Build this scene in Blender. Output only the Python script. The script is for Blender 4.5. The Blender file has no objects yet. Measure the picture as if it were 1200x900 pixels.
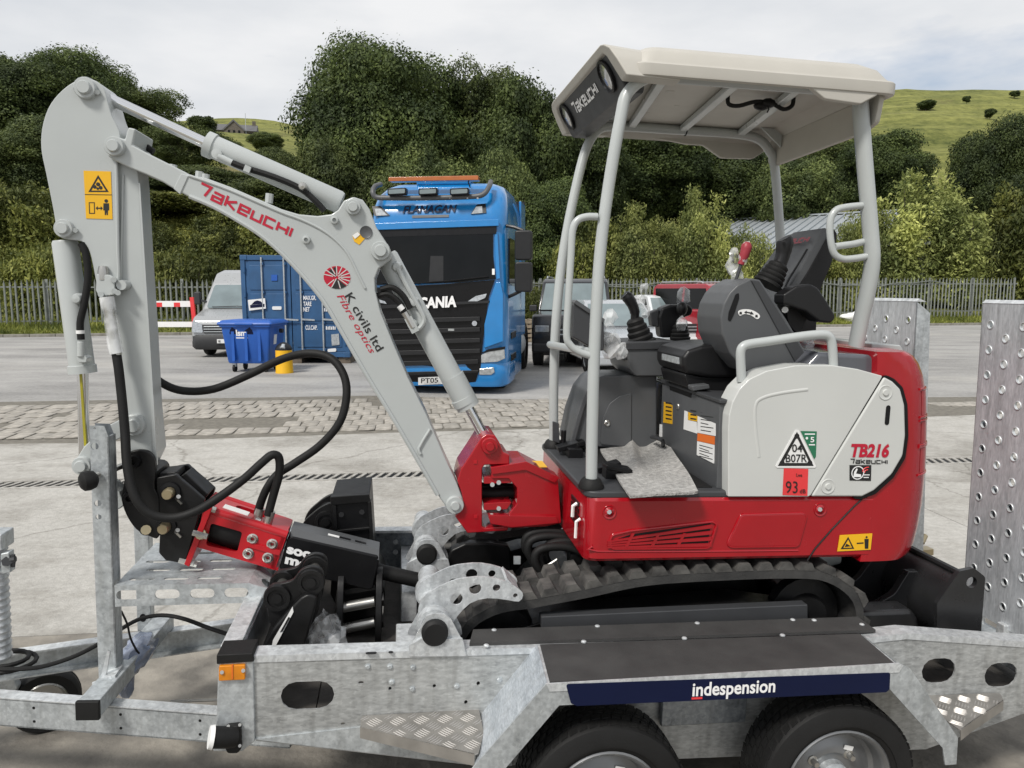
import bpy, bmesh, math, random
from mathutils import Vector, Matrix, noise
from mathutils.geometry import tessellate_polygon

R = math.radians
SC = bpy.context.scene
COL = SC.collection
random.seed(7)

# ------------------------------------------------------------------ camera, world, sun, exposure
CAM_H = 1.84
PITCH = R(7.0)
FPX, CX, CY = 900.0, 600.0, 450.0          # focal length and centre in photograph pixels (1200 x 900)
cam_data = bpy.data.cameras.new('camera')
cam_data.sensor_fit = 'HORIZONTAL'
cam_data.sensor_width = 36.0
cam_data.lens = 36.0 * FPX / 1200.0
cam_data.clip_start = 0.05
cam_data.clip_end = 3000.0
cam = bpy.data.objects.new('camera', cam_data)
COL.objects.link(cam)
cam.location = (0, 0, CAM_H)
cam.rotation_euler = (R(90) - PITCH, 0, 0)
SC.camera = cam

SUN_EL, SUN_AZ = R(50), R(-145)             # azimuth clockwise from +Y: behind the camera on its left
sd = bpy.data.lights.new('sun', 'SUN')
sd.energy = 2.8
sd.angle = R(11)
sd.color = (1.0, 0.96, 0.9)
sun = bpy.data.objects.new('sun', sd)
COL.objects.link(sun)
sdir = Vector((math.sin(SUN_AZ) * math.cos(SUN_EL), math.cos(SUN_AZ) * math.cos(SUN_EL), math.sin(SUN_EL)))
sun.rotation_euler = sdir.to_track_quat('Z', 'Y').to_euler()

world = bpy.data.worlds.new('World')
SC.world = world
world.use_nodes = True
wn, wl = world.node_tree.nodes, world.node_tree.links
wn.clear()
w_out = wn.new('ShaderNodeOutputWorld')
w_bg = wn.new('ShaderNodeBackground')
w_bg.inputs['Strength'].default_value = 0.1
w_sky = wn.new('ShaderNodeTexSky')
w_sky.sky_type = 'NISHITA'
w_sky.sun_disc = False
w_sky.sun_elevation = SUN_EL
w_sky.sun_rotation = SUN_AZ
w_sky.air_density = 1.0
w_sky.dust_density = 1.5
w_tc = wn.new('ShaderNodeTexCoord')
w_map = wn.new('ShaderNodeMapping')
w_map.inputs['Scale'].default_value = (1.0, 1.0, 3.2)
w_map.inputs['Location'].default_value = (0.35, 0.1, 0.3)
w_n = wn.new('ShaderNodeTexNoise')
w_n.inputs['Scale'].default_value = 2.1
w_n.inputs['Detail'].default_value = 7
w_n.inputs['Roughness'].default_value = 0.55
w_r = wn.new('ShaderNodeValToRGB')           # cloud cover
w_r.color_ramp.elements[0].position = 0.31
w_r.color_ramp.elements[0].color = (0.25, 0.25, 0.25, 1)
w_r.color_ramp.elements[1].position = 0.47
w_r.color_ramp.elements[1].color = (1, 1, 1, 1)
w_n2 = wn.new('ShaderNodeTexNoise')
w_n2.inputs['Scale'].default_value = 3.4
w_n2.inputs['Detail'].default_value = 6
w_r2 = wn.new('ShaderNodeValToRGB')          # cloud brightness
w_r2.color_ramp.elements[0].position = 0.33
w_r2.color_ramp.elements[0].color = (6.0, 6.25, 6.6, 1)
w_r2.color_ramp.elements[1].position = 0.62
w_r2.color_ramp.elements[1].color = (7.7, 7.75, 7.85, 1)
w_mix = wn.new('ShaderNodeMixRGB')
wl.new(w_tc.outputs['Generated'], w_map.inputs['Vector'])
wl.new(w_map.outputs['Vector'], w_n.inputs['Vector'])
wl.new(w_map.outputs['Vector'], w_n2.inputs['Vector'])
wl.new(w_n.outputs['Fac'], w_r.inputs['Fac'])
wl.new(w_n2.outputs['Fac'], w_r2.inputs['Fac'])
wl.new(w_r.outputs['Color'], w_mix.inputs['Fac'])
wl.new(w_sky.outputs['Color'], w_mix.inputs['Color1'])
wl.new(w_r2.outputs['Color'], w_mix.inputs['Color2'])
wl.new(w_mix.outputs['Color'], w_bg.inputs['Color'])
wl.new(w_bg.outputs['Background'], w_out.inputs['Surface'])

SC.view_settings.view_transform = 'Standard'
SC.view_settings.look = 'None'
SC.view_settings.exposure = 0.2
SC.view_settings.gamma = 1.0
SC.view_settings.use_curve_mapping = False
SC.render.engine = 'CYCLES'
SC.cycles.max_bounces = 6
SC.cycles.transparent_max_bounces = 12

# ------------------------------------------------------------------ frames: a place in the world with its own axes
CAM = Vector((0, 0, CAM_H))
_cp, _sp = math.cos(PITCH), math.sin(PITCH)

def ray(px, py):
    a, b = (px - CX) / FPX, (CY - py) / FPX
    return Vector((a, _cp + b * _sp, b * _cp - _sp))

class Frame:
    def __init__(s, o, ex, ey, ez):
        s.o, s.e = Vector(o), (Vector(ex), Vector(ey), Vector(ez))
        m = Matrix.Identity(4)
        for i in range(3):
            for j in range(3):
                m[j][i] = s.e[i][j]
            m[i][3] = s.o[i]
        s.m = m
    def hit(s, px, py, ax, val):
        d = ray(px, py)
        t = (val - (CAM - s.o).dot(s.e[ax])) / d.dot(s.e[ax])
        p = CAM + t * d - s.o
        return Vector((p.dot(s.e[0]), p.dot(s.e[1]), p.dot(s.e[2])))
    def P(s, px, py, y): return s.hit(px, py, 1, y)
    def X(s, px, py, x): return s.hit(px, py, 0, x)
    def Z(s, px, py, z): return s.hit(px, py, 2, z)

def ground(px, py, z=0.0):
    d = ray(px, py)
    return CAM + (z - CAM_H) / d.z * d

def frame_at(loc, yaw):
    c, s_ = math.cos(yaw), math.sin(yaw)
    return Frame(loc, (c, s_, 0), (-s_, c, 0), (0, 0, 1))

W = Frame((0, 0, 0), (1, 0, 0), (0, 1, 0), (0, 0, 1))
_psi, _del = R(8.3), R(2.0)
_n = Vector((-math.sin(_psi), math.cos(_psi), 0))
_eu = Vector((math.cos(_psi) * math.cos(_del), math.sin(_psi) * math.cos(_del), -math.sin(_del)))
T = Frame(_n * 3.0, _eu, _n, _eu.cross(_n))   # the trailer: x to its tail, y across it away from the camera, z up

def t(px, py, v): return T.P(px, py, v)
def to(pts, v): return [(q.x, q.z) for q in (T.P(a, b, v) for a, b in pts)]
def ms(v, px): return px * (v + 3.0) / 0.985 / FPX

# ------------------------------------------------------------------ 2-D and curve helpers
def rp(pts, r, n=4):
    """polygon with rounded corners; r a number or one radius per corner"""
    out, N = [], len(pts)
    for i in range(N):
        p0, p1, p2 = Vector(pts[i - 1][:2]), Vector(pts[i][:2]), Vector(pts[(i + 1) % N][:2])
        rr = r[i] if isinstance(r, (list, tuple)) else r
        a, b = p0 - p1, p2 - p1
        if rr <= 0 or a.length < 1e-6 or b.length < 1e-6:
            out.append(tuple(p1)); continue
        an = a.normalized(); bn = b.normalized()
        cosv = max(-1, min(1, an.dot(bn)))
        th = math.acos(cosv)
        if th > 3.1 or th < 0.05:
            out.append(tuple(p1)); continue
        d = min(rr / math.tan(th / 2), a.length * .48, b.length * .48)
        s1, s2 = p1 + an * d, p1 + bn * d
        for k in range(n + 1):
            f = k / n
            q = (1 - f) ** 2 * s1 + 2 * f * (1 - f) * p1 + f * f * s2
            out.append((q.x, q.y))
    return out

def smooth(pts, k=6, closed=False):
    """Catmull-Rom through the points"""
    P = [Vector(p) for p in pts]
    N = len(P)
    out = []
    rng = range(N) if closed else range(N - 1)
    for i in rng:
        if closed:
            a, b, c, d = P[i - 1], P[i], P[(i + 1) % N], P[(i + 2) % N]
        else:
            a = P[i - 1] if i > 0 else P[0] * 2 - P[1]
            b, c = P[i], P[i + 1]
            d = P[i + 2] if i + 2 < N else P[-1] * 2 - P[-2]
        for j in range(k):
            f = j / k
            out.append(0.5 * ((2 * b) + (c - a) * f + (2 * a - 5 * b + 4 * c - d) * f * f + (3 * b - a - 3 * c + d) * f ** 3))
    if not closed:
        out.append(P[-1])
    return out

def sm2(pts, k=5, closed=True):
    return [(q.x, q.y) for q in smooth([Vector((a, b, 0)) for a, b in pts], k, closed)]

def circ(cx, cy, r, n=16, ry=None):
    ry = ry or r
    return [(cx + r * math.cos(2 * math.pi * i / n), cy + ry * math.sin(2 * math.pi * i / n)) for i in range(n)]

def slot(cx, cy, w, h, n=6):
    """stadium-shaped hole w wide, h high"""
    r = h / 2
    o = []
    for i in range(n + 1):
        a = -math.pi / 2 + math.pi * i / n
        o.append((cx + w / 2 - r + r * math.cos(a), cy + r * math.sin(a)))
    for i in range(n + 1):
        a = math.pi / 2 + math.pi * i / n
        o.append((cx - w / 2 + r + r * math.cos(a), cy + r * math.sin(a)))
    return o

# ------------------------------------------------------------------ mesh builder
class MB:
    def __init__(s):
        s.v, s.f = [], []
    def add(s, vs, fs):
        o = len(s.v)
        s.v += [tuple(x) for x in vs]
        s.f += [tuple(i + o for i in f) for f in fs]
        return s
    def box(s, x0, x1, y0, y1, z0, z1):
        return s.add([(x, y, z) for x in (x0, x1) for y in (y0, y1) for z in (z0, z1)],
                     [(0, 1, 3, 2), (4, 6, 7, 5), (0, 4, 5, 1), (2, 3, 7, 6), (0, 2, 6, 4), (1, 5, 7, 3)])
    def obox(s, c, a, b, d):
        c, a, b, d = Vector(c), Vector(a), Vector(b), Vector(d)
        return s.add([c + i * a + j * b + k * d for i in (-1, 1) for j in (-1, 1) for k in (-1, 1)],
                     [(0, 1, 3, 2), (4, 6, 7, 5), (0, 4, 5, 1), (2, 3, 7, 6), (0, 2, 6, 4), (1, 5, 7, 3)])
    def bar(s, p0, p1, w, h, up=(0, 0, 1)):
        """square bar from p0 to p1"""
        p0, p1 = Vector(p0), Vector(p1)
        d = p1 - p0
        side = d.cross(Vector(up))
        if side.length < 1e-6: side = d.cross(Vector((1, 0, 0)))
        side.normalize()
        u2 = side.cross(d).normalized()
        return s.obox((p0 + p1) / 2, d / 2, side * w / 2, u2 * h / 2)
    def sheet(s, poly, holes, fn0, fn1):
        """polygon (with holes) between two mappings (a, b) -> point"""
        loops = [poly] + list(holes or [])
        flat = [p for l in loops for p in l]
        n = len(flat)
        vs = [fn0(a, b) for a, b in flat] + [fn1(a, b) for a, b in flat]
        fs = []
        if holes:
            for tri in tessellate_polygon([[Vector((a, b, 0)) for a, b in l] for l in loops]):
                i, j, k = tri
                fs.append((i, j, k)); fs.append((k + n, j + n, i + n))
        else:
            fs.append(tuple(range(n))); fs.append(tuple(range(2 * n - 1, n - 1, -1)))
        o = 0
        for l in loops:
            m = len(l)
            for i in range(m):
                a, b = o + i, o + (i + 1) % m
                fs.append((a, b, b + n, a + n))
            o += m
        return s.add(vs, fs)
    def prism(s, poly, y0, y1, holes=None):
        return s.sheet(poly, holes, lambda a, b: (a, y0, b), lambda a, b: (a, y1, b))
    def slab(s, poly, z0, z1, holes=None):
        return s.sheet(poly, holes, lambda a, b: (a, b, z0), lambda a, b: (a, b, z1))
    def xprism(s, poly, x0, x1, holes=None):
        return s.sheet(poly, holes, lambda a, b: (x0, a, b), lambda a, b: (x1, a, b))
    def cyl(s, p0, p1, r0, r1=None, n=16, caps=True):
        p0, p1 = Vector(p0), Vector(p1)
        r1 = r0 if r1 is None else r1
        d = (p1 - p0).normalized()
        a = d.orthogonal().normalized(); b = d.cross(a)
        vs = []
        for p, r in ((p0, r0), (p1, r1)):
            for i in range(n):
                th = 2 * math.pi * i / n
                vs.append(p + r * (math.cos(th) * a + math.sin(th) * b))
        fs = [(i, (i + 1) % n, (i + 1) % n + n, i + n) for i in range(n)]
        if caps:
            fs += [tuple(range(n - 1, -1, -1)), tuple(range(n, 2 * n))]
        return s.add(vs, fs)
    def lathe(s, prof, o, axis, n=24, a0=None):
        """prof = [(radius, distance along axis)]"""
        o, d = Vector(o), Vector(axis).normalized()
        a = Vector(a0).normalized() if a0 else d.orthogonal().normalized()
        b = d.cross(a)
        vs = []
        for r, h in prof:
            for i in range(n):
                th = 2 * math.pi * i / n
                vs.append(o + d * h + r * (math.cos(th) * a + math.sin(th) * b))
        fs = []
        for k in range(len(prof) - 1):
            for i in range(n):
                j = (i + 1) % n
                fs.append((k * n + i, k * n + j, (k + 1) * n + j, (k + 1) * n + i))
        return s.add(vs, fs)
    def tube(s, pts, r, n=10, k=0, closed=False, caps=True, ry=None):
        if k: pts = smooth(pts, k, closed)
        P = [Vector(p) for p in pts]
        N = len(P)
        rad = r if isinstance(r, (list, tuple)) else None
        vs, fs = [], []
        prev = None
        for i in range(N):
            if closed: d = P[(i + 1) % N] - P[i - 1]
            else: d = P[min(i + 1, N - 1)] - P[max(i - 1, 0)]
            d.normalize()
            if prev is None:
                a = d.orthogonal().normalized()
                if ry:
                    a = d.cross(Vector((0, 1, 0))).normalized()
            else:
                a = prev - d * prev.dot(d)
                a.normalize()
            prev = a
            b = d.cross(a)
            rr = rad[min(int(i * len(rad) / N), len(rad) - 1)] if rad else r
            for j in range(n):
                th = 2 * math.pi * j / n
                vs.append(P[i] + rr * math.cos(th) * a + (ry or rr) * math.sin(th) * b)
        for i in range(N if closed else N - 1):
            i2 = (i + 1) % N
            for j in range(n):
                j2 = (j + 1) % n
                fs.append((i * n + j, i * n + j2, i2 * n + j2, i2 * n + j))
        if not closed and caps:
            fs += [tuple(range(n - 1, -1, -1)), tuple(range((N - 1) * n, N * n))]
        return s.add(vs, fs)
    def loft(s, rings, cap0=True, cap1=True):
        n = len(rings[0])
        vs = [p for r_ in rings for p in r_]
        fs = []
        for k in range(len(rings) - 1):
            for i in range(n):
                j = (i + 1) % n
                fs.append((k * n + i, k * n + j, (k + 1) * n + j, (k + 1) * n + i))
        if cap0: fs.append(tuple(range(n - 1, -1, -1)))
        if cap1: fs.append(tuple(range((len(rings) - 1) * n, len(rings) * n)))
        return s.add(vs, fs)
    def blob(s, c, rx, ry, rz, amp=0.2, fr=3.0, sub=2, seed=0, axes=None):
        bm = bmesh.new()
        bmesh.ops.create_icosphere(bm, subdivisions=sub, radius=1.0)
        sv = Vector((seed * 3.7, seed * 1.3, 0))
        vs = []
        for v in bm.verts:
            d = 1 + amp * noise.noise(v.co * fr + sv)
            q = Vector((v.co.x * rx * d, v.co.y * ry * d, v.co.z * rz * d))
            if axes: q = axes @ q
            vs.append(Vector(c) + q)
        fs = [tuple(v.index for v in f.verts) for f in bm.faces]
        bm.free()
        return s.add(vs, fs)
    def mesh(s, name, origin=None, angle=38):
        o = Vector(origin) if origin is not None else Vector((0, 0, 0))
        me = bpy.data.meshes.new(name)
        me.from_pydata([tuple(Vector(v) - o) for v in s.v], [], s.f)
        bm = bmesh.new(); bm.from_mesh(me)
        bmesh.ops.recalc_face_normals(bm, faces=bm.faces)
        lim = R(angle)
        for f in bm.faces: f.smooth = True
        for e in bm.edges:
            if len(e.link_faces) == 2:
                if e.calc_face_angle(0) > lim: e.smooth = False
        bm.to_mesh(me); bm.free()
        return me

def newobj(name, me, parent=None, loc=(0, 0, 0)):
    o = bpy.data.objects.new(name, me)
    COL.objects.link(o)
    if parent is not None: o.parent = parent
    o.location = loc
    return o

def bevmod(o, w, seg=2):
    m = o.modifiers.new('bevel', 'BEVEL')
    m.width = w; m.segments = seg
    m.limit_method = 'ANGLE'; m.angle_limit = R(38)
    m.harden_normals = True
    m.use_clamp_overlap = True

class Thing:
    """an Empty at the thing's base which parents its parts; geometry is given in the frame's coordinates"""
    def __init__(s, name, label, cat, frame=W, base=(0, 0, 0), group=None):
        s.fr, s.base = frame, Vector(base)
        s.root = bpy.data.objects.new(name, None)
        s.root.empty_display_size = 0.2
        COL.objects.link(s.root)
        s.root.matrix_world = frame.m @ Matrix.Translation(s.base)
        s.root['label'] = label; s.root['category'] = cat
        if group: s.root['group'] = group
    def part(s, name, mb, mat, parent=None, bevel=0, seg=2, angle=38, label=None, kind=None, sub=0):
        me = mb.mesh(name, s.base, angle)
        me.materials.append(mat)
        o = newobj(name, me, parent or s.root)
        if bevel: bevmod(o, bevel, seg)
        if sub:
            m = o.modifiers.new('sub', 'SUBSURF'); m.levels = sub; m.render_levels = sub
        if label: o['label'] = label
        if kind: o['kind'] = kind
        return o
    def copies(s, o, offsets):
        """further copies of a part that share its mesh, moved by each offset (frame axes)"""
        out = []
        for d in offsets:
            c = o.copy(); COL.objects.link(c)
            c.location = Vector(o.location) + Vector(d)
            out.append(c)
        return out

def copy_thing(root, loc, rotz, label, group=None):
    r_ = root.copy(); COL.objects.link(r_)
    r_.location = loc
    r_.rotation_euler = (0, 0, rotz)
    r_['label'] = label
    if group: r_['group'] = group
    for ch in list(root.children):
        c = ch.copy(); COL.objects.link(c); c.parent = r_
        for g in ch.children:
            d = g.copy(); COL.objects.link(d); d.parent = c
    return r_

def single(name, mb, mat, label, cat, frame=W, base=(0, 0, 0), bevel=0, group=None, angle=38, kind=None, seg=2):
    """a thing that is one mesh"""
    me = mb.mesh(name, base, angle)
    me.materials.append(mat)
    o = newobj(name, me)
    o.matrix_world = frame.m @ Matrix.Translation(Vector(base))
    if bevel: bevmod(o, bevel, seg)
    if label: o['label'] = label
    if cat: o['category'] = cat
    if group: o['group'] = group
    if kind: o['kind'] = kind
    return o

def structure(name, mb, mat, frame=W, angle=38):
    o = single(name, mb, mat, None, None, frame, (0, 0, 0), angle=angle)
    o['kind'] = 'structure'
    return o

# ------------------------------------------------------------------ lettering
def text_geo(s, bold=0.0, shear=0.0, spacing=1.0):
    cu = bpy.data.curves.new('lettering', 'FONT')
    cu.body = s; cu.size = 1.0; cu.offset = bold; cu.shear = shear; cu.space_character = spacing
    cu.resolution_u = 3
    ob = bpy.data.objects.new('lettering_source', cu)
    me = ob.to_mesh()
    vs = [Vector((v.co.x, v.co.y)) for v in me.vertices]
    fs = [tuple(p.vertices) for p in me.polygons]
    ob.to_mesh_clear()
    bpy.data.objects.remove(ob); bpy.data.curves.remove(cu)
    x0 = min(v.x for v in vs); x1 = max(v.x for v in vs)
    return [((v.x - x0) / (x1 - x0), v.y / 0.70) for v in vs], fs

def letters(mb, s, o, right, up, nrm, lift=0.0015, **k):
    """text from o (baseline start) to right (baseline end), cap height to up; nrm is the outward normal"""
    vs, fs = text_geo(s, **k)
    o, right, up, nrm = Vector(o), Vector(right), Vector(up), Vector(nrm).normalized()
    ex, ey = right - o, up - o
    return mb.add([o + a * ex + b * ey + nrm * lift for a, b in vs], fs)

GLYPH = {
 'T': (.86, [[(0, .9), (.86, .9), (.58, 0)]]),
 'A': (.8, [[(0, .68), (.8, .68), (.8, 0), (0, 0), (0, .33), (.74, .33)]]),
 'K': (.85, [[(0, 0), (0, .9)], [(.85, .72), (.1, .38), (.85, 0)]]),
 'E': (.8, [[(0.02, .34), (.8, .34), (.8, .68), (0, .68), (0, 0), (.8, 0)]]),
 'U': (.8, [[(0, .72), (0, 0), (.8, 0), (.8, .72)]]),
 'C': (.8, [[(.84, .68), (0, .68), (0, 0), (.84, 0)]]),
 'H': (.85, [[(0, 0), (0, .75)], [(.85, 0), (.85, .75)], [(0.1, .36), (.75, .36)]]),
 'I': (.0, [[(0, 0), (0, .75)]]),
}

def ribbon(pts, w):
    P = [Vector(p) for p in pts]
    N = len(P)
    L, Rr = [], []
    for i in range(N):
        if i == 0: d = (P[1] - P[0]).normalized(); nn = Vector((-d.y, d.x)); m = nn; q = P[0] - d * 0
        elif i == N - 1: d = (P[-1] - P[-2]).normalized(); nn = Vector((-d.y, d.x)); m = nn; q = P[-1]
        else:
            d0 = (P[i] - P[i - 1]).normalized(); d1 = (P[i + 1] - P[i]).normalized()
            n0 = Vector((-d0.y, d0.x)); n1 = Vector((-d1.y, d1.x))
            m = (n0 + n1)
            m = m / max(0.35, m.dot(n0))
            q = P[i]
        L.append(q + m * w / 2); Rr.append(q - m * w / 2)
    return L, Rr

def logo_word(mb, word, o, right, up, nrm, lift=0.0015, shear=0.0, w=0.2, gap=0.34):
    o, right, up, nrm = Vector(o), Vector(right), Vector(up), Vector(nrm).normalized()
    tot = sum(GLYPH[c][0] + gap for c in word) - gap + w
    ex, ey = (right - o) / tot, (up - o)
    x = w / 2
    for c in word:
        gw, strokes = GLYPH[c]
        for k, st in enumerate(strokes):
            L, Rr = ribbon(st, w)
            vs = [o + (x + p.x + shear * p.y) * ex + (p.y * .82 + .1) * ey + nrm * (lift + k * .0003) for p in L + Rr]
            n = len(L)
            mb.add(vs, [(i, i + 1, n + i + 1, n + i) for i in range(n - 1)])
        x += gw + gap
    return mb

# ------------------------------------------------------------------ materials
def _bsdf(name):
    m = bpy.data.materials.new(name); m.use_nodes = True
    nt = m.node_tree
    return m, nt, nt.nodes['Principled BSDF']

def mat(name, col, rough=0.5, metal=0.0, coat=0.0, var=0.08, scale=6.0, bump=0.0, bscale=80.0, col2=None, spec=0.5, detail=5, rvar=0.1, coords='Object'):
    m, nt, b = _bsdf(name)
    N, L = nt.nodes, nt.links
    tc = N.new('ShaderNodeTexCoord')
    nz = N.new('ShaderNodeTexNoise'); nz.inputs['Scale'].default_value = scale; nz.inputs['Detail'].default_value = detail
    L.new(tc.outputs[coords], nz.inputs['Vector'])
    rp_ = N.new('ShaderNodeValToRGB')
    c2 = col2 or tuple(c * (1 - var * 2) for c in col)
    rp_.color_ramp.elements[0].position = .3; rp_.color_ramp.elements[1].position = .7
    rp_.color_ramp.elements[0].color = (*c2, 1); rp_.color_ramp.elements[1].color = (*col, 1)
    L.new(nz.outputs['Fac'], rp_.inputs['Fac'])
    L.new(rp_.outputs['Color'], b.inputs['Base Color'])
    mr = N.new('ShaderNodeMapRange')
    mr.inputs['To Min'].default_value = max(0.02, rough - rvar); mr.inputs['To Max'].default_value = min(1, rough + rvar)
    nz3 = N.new('ShaderNodeTexNoise'); nz3.inputs['Scale'].default_value = scale * 2.7; nz3.inputs['Detail'].default_value = 6
    L.new(tc.outputs[coords], nz3.inputs['Vector'])
    L.new(nz3.outputs['Fac'], mr.inputs['Value']); L.new(mr.outputs['Result'], b.inputs['Roughness'])
    b.inputs['Metallic'].default_value = metal
    b.inputs['Coat Weight'].default_value = coat
    b.inputs['Coat Roughness'].default_value = 0.08
    b.inputs['Specular IOR Level'].default_value = spec
    if bump:
        nb = N.new('ShaderNodeTexNoise'); nb.inputs['Scale'].default_value = bscale; nb.inputs['Detail'].default_value = 4
        L.new(tc.outputs[coords], nb.inputs['Vector'])
        bp = N.new('ShaderNodeBump'); bp.inputs['Strength'].default_value = bump; bp.inputs['Distance'].default_value = 0.01
        L.new(nb.outputs['Fac'], bp.inputs['Height']); L.new(bp.outputs['Normal'], b.inputs['Normal'])
    return m

def galvanised(name, lo, hi, metal=0.55, rough=0.42, streak=(1, 1, 1)):
    m, nt, b = _bsdf(name)
    N, L = nt.nodes, nt.links
    tc = N.new('ShaderNodeTexCoord')
    mp = N.new('ShaderNodeMapping'); mp.inputs['Scale'].default_value = streak
    L.new(tc.outputs['Object'], mp.inputs['Vector'])
    vo = N.new('ShaderNodeTexVoronoi'); vo.inputs['Scale'].default_value = 110
    L.new(mp.outputs['Vector'], vo.inputs['Vector'])
    nz = N.new('ShaderNodeTexNoise'); nz.inputs['Scale'].default_value = 3.2; nz.inputs['Detail'].default_value = 10; nz.inputs['Roughness'].default_value = .78
    L.new(mp.outputs['Vector'], nz.inputs['Vector'])
    nz2 = N.new('ShaderNodeTexNoise'); nz2.inputs['Scale'].default_value = 38; nz2.inputs['Detail'].default_value = 4
    L.new(mp.outputs['Vector'], nz2.inputs['Vector'])
    ad = N.new('ShaderNodeMixRGB'); ad.inputs['Fac'].default_value = .22
    L.new(nz.outputs['Fac'], ad.inputs['Color1']); L.new(vo.outputs['Color'], ad.inputs['Color2'])
    ad2 = N.new('ShaderNodeMixRGB'); ad2.inputs['Fac'].default_value = .35
    L.new(ad.outputs['Color'], ad2.inputs['Color1']); L.new(nz2.outputs['Fac'], ad2.inputs['Color2'])
    r_ = N.new('ShaderNodeValToRGB')
    r_.color_ramp.elements[0].position = .36; r_.color_ramp.elements[0].color = (*lo, 1)
    r_.color_ramp.elements[1].position = .62; r_.color_ramp.elements[1].color = (*hi, 1)
    L.new(ad2.outputs['Color'], r_.inputs['Fac'])
    m3 = N.new('ShaderNodeMapping'); m3.inputs['Scale'].default_value = (9, 9, 1.1)
    L.new(tc.outputs['Object'], m3.inputs['Vector'])
    n3 = N.new('ShaderNodeTexNoise'); n3.inputs['Scale'].default_value = 4; n3.inputs['Detail'].default_value = 6
    L.new(m3.outputs['Vector'], n3.inputs['Vector'])
    r3 = N.new('ShaderNodeValToRGB'); r3.color_ramp.elements[0].position = .30; r3.color_ramp.elements[0].color = (.55, .54, .52, 1)
    r3.color_ramp.elements[1].position = .52; r3.color_ramp.elements[1].color = (1, 1, 1, 1)
    L.new(n3.outputs['Fac'], r3.inputs['Fac'])
    mu = N.new('ShaderNodeMixRGB'); mu.blend_type = 'MULTIPLY'; mu.inputs['Fac'].default_value = .42
    L.new(r_.outputs['Color'], mu.inputs['Color1']); L.new(r3.outputs['Color'], mu.inputs['Color2'])
    L.new(mu.outputs['Color'], b.inputs['Base Color'])
    mr = N.new('ShaderNodeMapRange'); mr.inputs['To Min'].default_value = rough - .12; mr.inputs['To Max'].default_value = rough + .18
    L.new(ad2.outputs['Color'], mr.inputs['Value']); L.new(mr.outputs['Result'], b.inputs['Roughness'])
    b.inputs['Metallic'].default_value = metal
    bp = N.new('ShaderNodeBump'); bp.inputs['Strength'].default_value = .12; bp.inputs['Distance'].default_value = .004
    L.new(nz2.outputs['Fac'], bp.inputs['Height']); L.new(bp.outputs['Normal'], b.inputs['Normal'])
    return m

M = {}
M['grey_paint'] = mat('light_grey_paint', (.445, .47, .465), .33, coat=.25, var=.05, scale=2.5, bump=.015, bscale=240, detail=9, rvar=.16)
M['grey_paint2'] = mat('light_grey_panel', (.56, .57, .55), .36, coat=.2, var=.04, scale=2.5, bump=.01, bscale=200, detail=9, rvar=.16)
M['canopy'] = mat('canopy_plastic', (.47, .45, .405), .5, var=.04, bump=.03, bscale=260)
M['red'] = mat('red_paint', (.36, .003, .010), .24, coat=.45, var=.06, bump=.012, bscale=160)
M['red2'] = mat('breaker_red_paint', (.48, .005, .013), .35, coat=.25, var=.1, bump=.03, bscale=90)
M['dgrey'] = mat('dark_grey_plastic', (.045, .047, .051), .5, var=.08, bump=.06, bscale=600)
M['mgrey'] = mat('mid_grey_plastic', (.085, .089, .094), .45, var=.05, bump=.05, bscale=500)
M['dgloss'] = mat('dark_grey_gloss', (.09, .095, .11), .18, coat=.5, var=.03)
M['black'] = mat('black_paint', (.006, .006, .007), .42, var=.2, bump=.05, bscale=120, spec=.3)
M['blacksteel'] = mat('worn_black_steel', (.010, .010, .0105), .42, var=.3, scale=9, bump=.06, bscale=90, rvar=.15, spec=.35)
M['rubber'] = mat('rubber', (.012, .012, .012), .62, var=.25, bump=.1, bscale=150, spec=.3)
M['track'] = mat('dusty_track_rubber', (.045, .044, .042), .8, col2=(.018, .018, .018), scale=12, bump=.2, bscale=90)
M['lug'] = mat('dusty_track_lug', (.105, .101, .094), .85, col2=(.022, .0215, .021), scale=16, bump=.2, bscale=120)
M['vinyl'] = mat('black_vinyl', (.010, .010, .011), .38, var=.1, bump=.05, bscale=300, spec=.35)
M['chrome'] = mat('chrome_rod', (.8, .8, .8), .1, metal=1.0, var=.03, rvar=.04)
M['steel'] = mat('bare_steel', (.55, .54, .51), .3, metal=.9, var=.1)
M['zinc'] = mat('yellow_zinc_bolt', (.50, .42, .27), .35, metal=.8, var=.1)
M['galv'] = galvanised('galvanised_steel', (.35, .375, .39), (.61, .645, .66))
M['galv_bright'] = galvanised('bright_galvanised_steel', (.44, .46, .475), (.74, .765, .775), metal=.45)
M['galv_brush'] = galvanised('brushed_galvanised_steel', (.34, .38, .42), (.66, .70, .74), metal=.5, streak=(1, 1, 8))
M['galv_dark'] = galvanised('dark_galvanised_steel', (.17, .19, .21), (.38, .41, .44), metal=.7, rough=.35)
M['ply'] = mat('black_anti_slip_ply', (.050, .049, .048), .75, col2=(.028, .027, .027), scale=7, bump=.22, bscale=420)
M['deck'] = mat('deck_boards', (.06, .055, .05), .8, col2=(.03, .028, .026), scale=14, bump=.2, bscale=60)
M['navy'] = mat('navy_decal', (.003, .007, .036), .4, var=.05, spec=.25)
M['blade'] = mat('satin_black_steel', (.022, .0225, .024), .3, var=.2, scale=7, bump=.04)
M['white'] = mat('white_paint', (.8, .8, .79), .45, var=.03)
M['white_ink'] = mat('white_lettering', (.82, .82, .82), .5, var=.01)
M['black_ink'] = mat('black_lettering', (.012, .012, .012), .5, var=.01)
M['red_ink'] = mat('red_lettering', (.45, .006, .03), .4, var=.02)
M['label_white'] = mat('white_label', (.78, .78, .77), .4, var=.02)
M['label_yellow'] = mat('yellow_label', (.80, .44, .01), .4, var=.03)
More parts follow.
